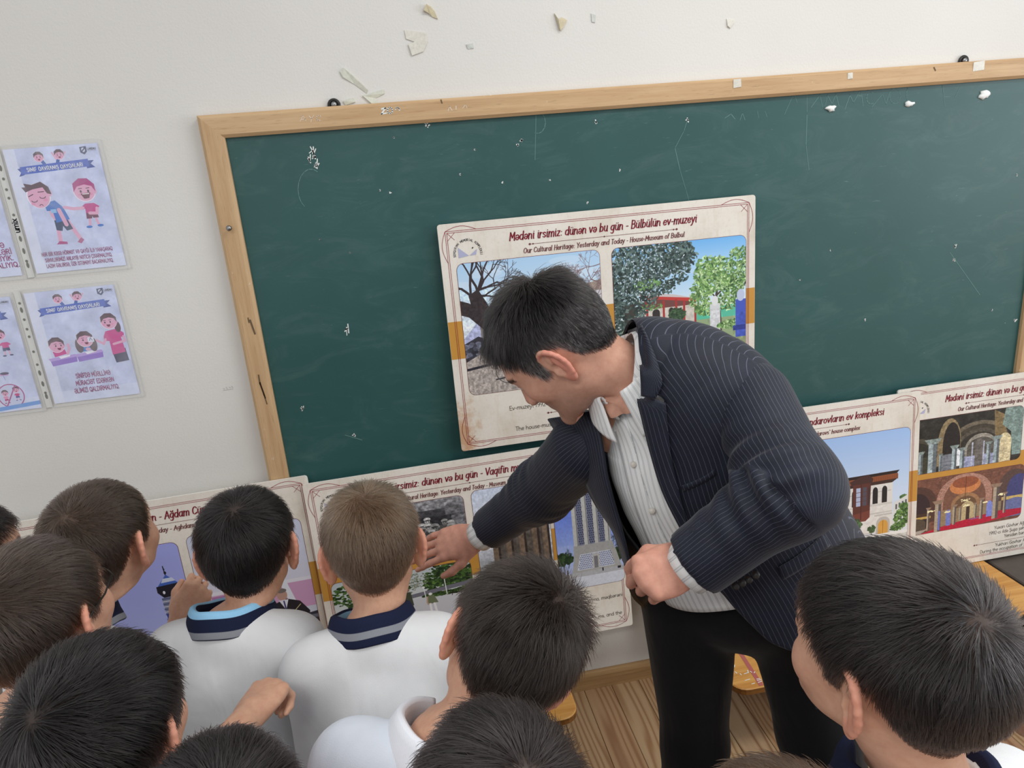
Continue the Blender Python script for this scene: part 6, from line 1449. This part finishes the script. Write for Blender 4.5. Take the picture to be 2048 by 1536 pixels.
def mat_pin():
    t = NT('pinstripe_suiting'); a = t.attr('stripe'); u = a.outputs['Fac']
    fr = t.math('FRACT', t.math('MULTIPLY', u, 1/.0080)); ln = t.math('ABSOLUTE', t.math('SUBTRACT', fr, .5))
    dash = t.noise(t.coord('Object', (1, 1, 1)), 420, 2)
    m = t.math('MULTIPLY', t.math('LESS_THAN', ln, .040), t.math('ADD', .45, t.math('MULTIPLY', dash, .5)))
    f = t.noise(t.coord(), 22, 3); base = t.ramp(f, [(.3, srgb(24, 27, 40)), (.7, srgb(31, 35, 50))])
    t.set(t.mix(m, base, srgb(98, 102, 118)), .62, .3); t.b.inputs['Sheen Weight'].default_value = .12; t.b.inputs['Sheen Roughness'].default_value = .4
    t.bump(t.math('ADD', t.noise(t.coord(), 900, 2), t.math('MULTIPLY', t.noise(t.coord(), 30, 3), 1.5)), .14, .003); return t.m
def mat_manshirt():
    t = NT('striped_shirt'); a = t.attr('stripe'); u = a.outputs['Fac']
    fr = t.math('FRACT', t.math('MULTIPLY', u, 1/.0125)); ln = t.math('ABSOLUTE', t.math('SUBTRACT', fr, .5))
    m1 = t.math('LESS_THAN', t.math('ABSOLUTE', t.math('SUBTRACT', ln, .10)), .055); m2 = t.math('LESS_THAN', ln, .022)
    m = t.math('ADD', t.math('MULTIPLY', m1, .55), t.math('MULTIPLY', m2, .3))
    t.set(t.mix(m, srgb(248, 249, 248), srgb(168, 174, 178)), .7, .25); t.bump(t.noise(t.coord(), 40, 3), .15, .003); return t.m
M_PIN = mat_pin(); M_MSHIRT = mat_manshirt(); M_BLACKT = mat_cloth('black_trousers', (19, 19, 22), .75, 700, .2, .08); M_LINING = plain('black_lining', (14, 14, 17), .5, .4)
M_BUTTON = plain('pearl_button', (214, 208, 196), .3, .5); M_DBUTTON = plain('dark_button', (40, 36, 34), .35, .5)

# ---- skin: head, hands, slim inner body
Hm = P(1120, 700, 1.245); Rm = rot_m(57, 46, -14); Hmat = mat4(Rm*1.02, Hm)
upN = nrm(nrm(Hm - ST[7][0])*.6 + nrm(C7 - ST[3][0])*.6); upN = nrm(upN - lat_s*(upN @ lat_s)); fN = np.cross(lat_s, upN); RN = np.stack([-lat_s, fN, upN], 1)
nb = ST[7][0] - upN*.045
Bn = mat4(RN, nb - RN @ np.array((0, -.046, -.185)))
V0, Q0, N0 = HEADS[True]; W0 = place_head(True, Hmat, Bn, -.070, -.185)
tm = skin_tints(V0, N0, True, (206, 158, 136), (36, 33, 33), (30, 26, 26), .42)
parts = [(W0, Q0)]; tints = [tm]
hipL, hipR = np.array((.665, -.925, .86)), np.array((.505, -.815, .86))
kneeL, kneeR = P(1634, 1470, 1.40), P(1390, 1490, 1.50); ankL, ankR = np.array((.835, -1.06, .09)), np.array((.440, -.868, .09))
def inner(p):
    d = None
    for pts, rad in (((SL, EL, WL), (.045, .040, .028)), ((SR, ER, WR), (.045, .040, .028)), ((hipL + np.array((-.02, 0, .03)), kneeL, ankL), (.05, .045, .035)), ((hipR + np.array((.02, 0, .03)), kneeR, ankR), (.05, .045, .035)), ((ST[1][0], ST[3][0], ST[5][0]), (.045, .08, .06)), ((SL, ST[5][0], SR), (.04, .06, .04))):
        q = limb(p, pts, rad, .03); d = q if d is None else smin(d, q, .04)
    return d
ap = np.array([SL, EL, WL, SR, ER, WR, hipL, hipR, kneeL, kneeR, ankL, ankR, C7])
Vb, Qb = nets(inner, ap.min(0) - .13, ap.max(0) + .10, .016); parts.append((Vb, Qb)); tints.append(np.tile(srgb((204, 156, 130)), (len(Vb), 1)))
right_cam = ROT[:, 0]; up_cam = ROT[:, 2]; fwd_cam = ROT[:, 1]
# left fist, thumb side towards the viewer
dirL = nrm(-right_cam*.95 - up_cam*.26 - fwd_cam*.16); backL = nrm(up_cam*.50 - fwd_cam*.85)
RL = frame_y(dirL, backL)
fist = ((78, 92, 55), (82, 92, 55), (85, 92, 55), (88, 90, 55))
thF = (((-.030, .022, -.012), (-.046, .056, -.030), .0135, .0120), ((-.046, .056, -.030), (-.034, .086, -.046), .0120, .0112), ((-.034, .086, -.046), (-.008, .100, -.050), .0110, .0088))
hv, hq = hand_mesh(fist, thF, mat4(RL, WL + dirL*.004 + up_cam*.010 + right_cam*.012), 0, .94, mirror=True); parts.append((hv, hq)); handL = hv
# right hand, open, reaching to the panel
dirR = nrm(P(852, 1104, 1.735) - P(955, 1076, 1.72)); backR = nrm(-fwd_cam*.85 + up_cam*.45)
openp = ((8, 12, 6), (12, 14, 8), (14, 16, 10), (18, 20, 12))
thO = (((-.026, .020, -.006), (-.050, .052, -.016), .0140, .0115), ((-.050, .052, -.016), (-.062, .080, -.022), .0112, .0095), ((-.062, .080, -.022), (-.066, .104, -.026), .0096, .0078))
hv2, hq2 = hand_mesh(openp, thO, mat4(frame_y(dirR, backR), WR + dirR*.012), .06, 1.0, mirror=False); parts.append((hv2, hq2))
for hvv in (hv, hv2):
    c = np.tile(np.array(srgb((206, 152, 132)), f32), (len(hvv), 1)); rr = np.random.RandomState(3); c *= (1 + .05*np.sin(hvv @ rr.normal(size=3)*160))[:, None]; tints.append(c)
Vm, Qm = cat_mesh(parts)
man = mesh_np('person', Vm, Qm, M_SKIN, None, True, cols={'tint': np.concatenate(tints)})
tag(man, 'man bending forward in a dark pinstriped suit jacket, reaching one hand to the panels', 'person')
strands('hair', man, V0, Q0, N0, True, Hmat, dict(col=(17, 15, 16), col2=(40, 37, 37), top=.048, side=.013, n=22000, lift=.26, spike=.55, cl=.30, rnd=.16, clump=110, swirl=.4, whorl=(.006, -.058, .118), sweep=(0, .45, 0), front=1.0, flift=.9, grey=.8, fade0=.0, fade1=.105, rad=.00032, pw=1.9, frizz=.035), 31)

# ---- shirt
Vs, Qs, Us, Ts, Ph = torso_loft(-.012, 90, 130, 1.68, 6.85); Ns = vnormals(Vs, Qs)
Vs = Vs + Ns*(folds(Vs*np.array((1, 1, 1.25)), 5, .011, 24))[:, None]
shirt = mesh_np('shirt', Vs, Qs, M_MSHIRT, man, True, cols={'stripe': Us.astype(f32)}); so = shirt.modifiers.new('solid', 'SOLIDIFY'); so.thickness = .002
# ---- jacket body with the front cut open
Vj, Qj, Uj, Tj, Phj = torso_loft(.010, 200, 320, 0.0, 6.80); Nj = vnormals(Vj, Qj); Vj = Vj + Nj*(folds(Vj, 9, .007, 15)*np.clip((5.2 - Tj)/2, 0, 1))[:, None]
bvh = BVHTree.FromPolygons([tuple(v) for v in Vj], [tuple(q) for q in Qj]); sbvh = BVHTree.FromPolygons([tuple(v) for v in Vs], [tuple(q) for q in Qs])
def proj(V):
    q = (np.asarray(V) - CAM) @ ROT; return np.stack([1024 + FOC*q[:, 0]/q[:, 1], 768 - FOC*q[:, 2]/q[:, 1]], 1)
def inside(p, poly):
    ins = np.zeros(len(p), bool); poly = np.asarray(poly, float)
    for (ax, ay), (bx, by) in zip(poly, np.roll(poly, -1, 0)):
        if ay == by: continue
        ins ^= ((ay > p[:, 1]) != (by > p[:, 1])) & (p[:, 0] < (bx - ax)*(p[:, 1] - ay)/(by - ay) + ax)
    return ins
OPEN = [(1190, 600), (1262, 640), (1283, 720), (1292, 805), (1305, 903), (1330, 991), (1379, 1092), (1420, 1160), (1468, 1216), (1540, 1288), (1625, 1316), (1625, 1600), (900, 1600), (900, 700)]
fc = Vj[Qj].mean(1); facing = (np.cross(Vj[Qj[:, 2]] - Vj[Qj[:, 0]], Vj[Qj[:, 3]] - Vj[Qj[:, 1]])*(CAM - fc)).sum(1) > 0
tq, pq = Tj[Qj].mean(1), Phj[Qj][:, 0]
keep = ~(facing & inside(proj(fc), OPEN)) & ~((tq > 4.2) & (pq > -1.25) & (pq < np.where(tq > 5.2, .40, .06)))
Qk = Qj[keep]
def smooth_rim(V, Q, it=24):
    e = np.sort(np.concatenate([Q[:, [0, 1]], Q[:, [1, 2]], Q[:, [2, 3]], Q[:, [3, 0]]]), 1); key, cnt = np.unique(e[:, 0].astype(np.int64)*len(V) + e[:, 1], return_counts=True)
    b = key[cnt == 1]; e = np.stack([b // len(V), b % len(V)], 1); V = V.copy(); deg = np.bincount(e.ravel(), minlength=len(V))
    m = deg > 0
    for _ in range(it):
        s = np.zeros_like(V)
        for k in range(3): s[:, k] = np.bincount(e[:, 0], V[e[:, 1], k], len(V)) + np.bincount(e[:, 1], V[e[:, 0], k], len(V))
        V[m] = V[m]*.5 + .5*s[m]/deg[m][:, None]
    return V
Vj2 = smooth_rim(Vj, Qk)
jk = mesh_np('jacket', Vj2, Qk, None, man, True, cols={'stripe': Uj.astype(f32)}, mats=[M_PIN, M_LINING]); so = jk.modifiers.new('solid', 'SOLIDIFY'); so.thickness = .004; so.offset = -1; so.material_offset = 1
def drape(poly_px, off, bv=None, z0=None):
    out = []
    for px, py in poly_px:
        d = ray(px, py); hit = (bv or bvh).ray_cast(Vector(CAM), Vector(nrm(d)))
        if hit[0] is None:
            n_ = (bv or bvh).find_nearest(Vector(CAM + d*1.22)); out.append(CAM + d*((np.array(n_[0]) - CAM) @ ROT[:, 1]) - nrm(d)*off)
        else: out.append(np.array(hit[0]) - nrm(d)*off)
    return np.array(out)
def patch(name, A, Bc, mat, parent, off=(.004, .004), bv=None, nu=7, nv=26, stripe=None, thick=.003, bulge=.004, smoothz=True, su=1.0):
    """strip between two pixel curves A and B, laid on the body"""
    a = cat_rom([np.array(q, float) for q in A], nv); b = cat_rom([np.array(q, float) for q in Bc], nv); rows = []
    for s in np.linspace(0, 1, nu): rows.append(drape(a*(1-s) + b*s, off[0]*(1-s) + off[1]*s + bulge*math.sin(math.pi*s), bv))
    G = np.array(rows)                                    # nu,nv,3
    if smoothz:
        for _ in range(4):
            D = (G - CAM) @ ROT[:, 1]; Dn = D.copy(); Dn[:, 1:-1] = (D[:, :-2] + D[:, 2:] + 2*D[:, 1:-1])/4; Dn[1:-1] = (Dn[:-2] + Dn[2:] + 2*Dn[1:-1])/4; G = CAM + (G - CAM)*(Dn/D)[..., None]
    i = np.arange(nu*nv).reshape(nu, nv); Q = np.stack([i[:-1, :-1], i[:-1, 1:], i[1:, 1:], i[1:, :-1]], -1).reshape(-1, 4)
    n = np.cross(G[-1, nv//2] - G[0, nv//2], G[0, -1] - G[0, 0])
    if stripe == 'v': u = np.concatenate([np.zeros((nu, 1)), np.cumsum(np.linalg.norm(np.diff(G, axis=1), axis=2), 1)], 1)
    else: u = np.concatenate([np.zeros((1, nv)), np.cumsum(np.linalg.norm(np.diff(G, axis=0), axis=2), 0)], 0)
    o = mesh_np(name, G.reshape(-1, 3), Q, mat, parent, True, cols={'stripe': (u*su).ravel().astype(f32)}); so = o.modifiers.new('solid', 'SOLIDIFY'); so.thickness = thick; so.offset = 0; return o
# lapel and collar of the left front
lap = patch('lapel', [(1270, 786), (1280, 822), (1300, 903), (1328, 991), (1381, 1094)], [(1331, 806), (1334, 840), (1342, 911), (1358, 983), (1383, 1096)], M_PIN, jk, (.012, .007), stripe='u', thick=.004)
def ring(name, O, prof, rx, ry, a0, a1, mat, parent, drop=.0, tip=.0, stripe=0, n=60, thick=.0025, yo=.0, widen=0.0):
    """band round the neck: angles in degrees, 0 = nape, positive to his left"""
    V = []; U = []; m = len(prof)
    for i in range(n+1):
        ph = math.radians(a0 + (a1 - a0)*i/n); fr = (1 - math.cos(ph))/2; e = min(1, max(0, (abs(i/n - .5)*2 - .80)/.20))
        for k, (a, b) in enumerate(prof):
            wv = 1 + widen*fr*(k > m*.5); V.append((-(rx + a*wv)*math.sin(ph), yo - (ry + a*wv)*math.cos(ph), b - drop*fr**1.5 - (tip*e*(k/(m-1))**2 if k > m*.5 else 0)))
            U.append(ph*.10 if stripe == 0 else b + ph*.012)
    i = np.arange((n+1)*m).reshape(n+1, m); Q = np.stack([i[:-1, :-1], i[:-1, 1:], i[1:, 1:], i[1:, :-1]], -1).reshape(-1, 4)
    o = mesh_np(name, np.array(V) @ RN.T + O, Q, mat, parent, True, cols={'stripe': np.array(U, f32)}); so = o.modifiers.new('solid', 'SOLIDIFY'); so.thickness = thick; so.offset = 0; return o
def arc_prof(p, n=3): return [tuple(q) for q in cat_rom([np.array(a, float) for a in p], (len(p)-1)*n + 1)]
O7 = ST[7][0]
ring('jacket_collar', O7 - upN*.010, arc_prof([(.004, -.022), (.004, .000), (.007, .016), (.013, .017), (.022, .002), (.033, -.022), (.042, -.040)]), .080, .076, -60, 15, M_PIN, jk, .030, .0, 1, thick=.004, widen=.35)
patch('jacket_collar', [(1256, 662), (1268, 692), (1278, 724), (1282, 762), (1283, 792)], [(1282, 650), (1303, 693), (1319, 741), (1324, 767), (1311, 797)], M_PIN, jk, (.016, .010), stripe='v', thick=.004)
# right front edge hanging free
def free_strip(name, A, Bc, mat, parent, nu=6, nv=24, thick=.004, su=1.0, bow=.012):
    a = cat_rom([P(*q) for q in A], nv); b = cat_rom([P(*q) for q in Bc], nv); s = np.linspace(0, 1, nu)[:, None, None]
    G = a[None]*(1-s) + b[None]*s - fwd_cam*bow*np.sin(math.pi*s); i = np.arange(nu*nv).reshape(nu, nv); Q = np.stack([i[:-1, :-1], i[:-1, 1:], i[1:, 1:], i[1:, :-1]], -1).reshape(-1, 4)
    u = np.concatenate([np.zeros((1, nv)), np.cumsum(np.linalg.norm(np.diff(G, axis=0), axis=2), 0)], 0)
    o = mesh_np(name, G.reshape(-1, 3), Q, mat, parent, True, cols={'stripe': (u*su).ravel().astype(f32)}); sq = o.modifiers.new('solid', 'SOLIDIFY'); sq.thickness = thick; sq.offset = 0; return o
free_strip('jacket_front', [(1190, 820, 1.30), (1203, 878, 1.285), (1217, 963, 1.28), (1241, 1048, 1.285), (1256, 1110, 1.29), (1262, 1150, 1.30)], [(1096, 838, 1.40), (1128, 890, 1.42), (1160, 950, 1.40), (1190, 1007, 1.37), (1226, 1062, 1.36), (1246, 1120, 1.36)], M_PIN, jk)
free_strip('jacket_lining', [(1216, 955, 1.30), (1243, 1048, 1.30), (1296, 1122, 1.31), (1304, 1160, 1.32), (1300, 1200, 1.33)], [(1200, 990, 1.36), (1232, 1062, 1.37), (1247, 1118, 1.375), (1262, 1185, 1.38), (1288, 1216, 1.38)], M_LINING, jk, bow=.004)
# ---- shirt collar, placket, buttons
ring('shirt_collar', O7 + upN*.002, arc_prof([(.000, -.030), (.000, .000), (.002, .022), (.007, .026), (.012, .018), (.019, .000), (.027, -.020), (.032, -.034)]), .067, .065, -160, 166, M_MSHIRT, shirt, .034, .022, 0, thick=.0025)
patch('placket', [(1222, 838), (1240, 900), (1262, 990), (1300, 1090), (1340, 1150)], [(1246, 822), (1266, 884), (1290, 976), (1328, 1072), (1366, 1134)], M_MSHIRT, shirt, (.004, .004), bv=sbvh, thick=.002, bulge=.003)
for bx, by in ((1267, 929), (1304, 1022), (1346, 1107)):
    q = drape([(bx, by)], .010, sbvh)[0]; d = nrm(q - CAM)
    b_ = mesh_np('shirt_button', *tube([q + d*.003, q - d*.0015, q - d*.0025], [.0058, .0058, .0042], 14), M_BUTTON, shirt)
# ---- sleeves
def sleeve_mesh(name, pts, rad, cuffcut, seed, h=.0062, k=.05, amp=.0085):
    pts = [np.asarray(p) for p in pts]
    ax = [nrm(b - a) for a, b in zip(pts, pts[1:])]
    def f(p):
        d = limb(p, pts, rad, k)
        return np.maximum(d, (p - pts[-1].astype(f32)) @ ax[-1].astype(f32))
    ap_ = np.array(pts); V, Q = nets(f, ap_.min(0) - .12, ap_.max(0) + .12, h); V = relax(V, Q, 2, .5); N = vnormals(V, Q)
    # position along the arm and angle about it in transported frames
    best = np.full(len(V), 1e9); ang = np.zeros(len(V)); s_al = np.zeros(len(V)); rr = np.zeros(len(V)); u0 = nrm(np.cross(ax[0], fwd_cam)); acc = 0; tot = sum(np.linalg.norm(b - a) for a, b in zip(pts, pts[1:]))
    for i, (a, b) in enumerate(zip(pts, pts[1:])):
        t_ = ax[i]; u0 = nrm(u0 - t_*(u0 @ t_)); w0 = np.cross(t_, u0); L = np.linalg.norm(b - a); q = V - a; s = q @ t_; dd = np.linalg.norm(q - t_*np.clip(s, 0, L)[:, None], axis=1) - (rad[i] + (rad[i+1] - rad[i])*np.clip(s/L, 0, 1))
        m = dd < best; best[m] = dd[m]; ang[m] = np.arctan2(q[m] @ w0, q[m] @ u0); s_al[m] = (acc + np.clip(s, -.1, L + .1))[m]; acc += L
    dE = np.abs(s_al - np.linalg.norm(pts[1] - pts[0]))
    fold = np.sin(s_al*150 + 2.2*np.sin(ang*1 + seed) + seed)*np.exp(-(dE/.085)**2)*np.clip(.55 + .6*np.sin(ang*1 + 1.3 + seed), 0, 1)
    V = V + N*(amp*fold + folds(V, seed, .0055, 20) )[:, None]
    o = mesh_np(name, V, Q, M_PIN, jk, True, cols={'stripe': (ang*.072 + .4).astype(f32)}); return o
slv = sleeve_mesh('sleeve', [SL, EL, WL + nrm(EL - WL)*.012], (.072, .062, .055), None, 3)
slv2 = sleeve_mesh('sleeve', [SR, ER, WR + nrm(ER - WR)*.032], (.076, .060, .050), None, 8)
def cuff(arm, S, e, w, r0, parent_mesh):
    t_ = nrm(w - e); pts = [w - t_*.05, w - t_*.012, w + t_*.006]
    V, F = tube(pts, [r0*.92, r0, r0*.98], 28, True); mesh_np('shirt_cuff', V, F, M_MSHIRT, shirt, True, cols={'stripe': np.tile(np.linspace(0, .18, 28), 3).astype(f32)})
cuff('l', SL, EL, WL, .043, slv); cuff('r', SR, ER, WR, .039, slv2)
# sleeve buttons
for k, (bx, by) in enumerate(((1471, 1172), (1484, 1166), (1497, 1159), (1511, 1150))):
    bs = BVHTree.FromPolygons([tuple(v.co) for v in slv.data.vertices], [tuple(p.vertices) for p in slv.data.polygons]) if k == 0 else bs
    q = drape([(bx, by)], .002, bs)[0]; d = nrm(q - CAM); mesh_np('button', *tube([q + d*.002, q - d*.003, q - d*.004], [.0066, .0066, .005], 12), M_DBUTTON, slv)
# breast pocket welt
patch('pocket_welt', [(1362, 972), (1388, 962), (1412, 950), (1428, 938)], [(1366, 982), (1391, 972), (1415, 960), (1432, 948)], M_PIN, jk, (.003, .003), nu=4, nv=10, thick=.003, bulge=.002, stripe='v')
patch('pocket_flap', [(1556, 1136), (1590, 1116), (1622, 1092), (1648, 1066)], [(1566, 1160), (1600, 1140), (1634, 1116), (1660, 1090)], M_PIN, jk, (.004, .006), nu=5, nv=12, thick=.003, bulge=.002, stripe='v')
# ---- trousers and shoes
def tr(p):
    up_ = np.array((.0, .0, .05)); d = limb(p, (hipL + up_, hipR + up_), (.095, .092)); d = smin(d, limb(p, (ST[1][0] + np.array((0, 0, .06)), (hipL + hipR)/2 + up_), (.118, .10)), .04); d = smin(d, limb(p, (ST[1][0] + np.array((0, 0, .02)), hipL + np.array((0, 0, .02))), (.115, .10)), .02)
    for a in ((hipL + up_*.8, kneeL, ankL), (hipR + up_*.6, kneeR, ankR)): d = smin(d, limb(p, a, (.092, .071, .060), .03), .016)
    return d
ap2 = np.array([hipL, hipR, kneeL, kneeR, ankL, ankR]); Vt, Qt = nets(tr, ap2.min(0) - .14, ap2.max(0) + np.array((.15, .15, .12)), .0105); Vt = relax(Vt, Qt, 2, .5); Nt = vnormals(Vt, Qt)
Vt = Vt + Nt*folds(Vt, 17, .010, 13)[:, None]; Vt[:, 2] = np.maximum(Vt[:, 2], .05); mesh_np('trousers', Vt, Qt, M_BLACKT, man)
for a, yw in ((ankL, 138), (ankR, 128)):
    g = lambda p: np.maximum(smin(s_ell(p, (0, .075, .034), (.046, .135, .038)), s_ell(p, (0, -.015, .055), (.045, .058, .055)), .02), -p[..., 2])
    vs, qs = nets(g, (-.07, -.10, -.01), (.07, .24, .13), .009); mesh_np('shoe', vs @ rot_m(yw, 0, 0).T + np.array((a[0], a[1], .001)), qs, M_SHOE, man)
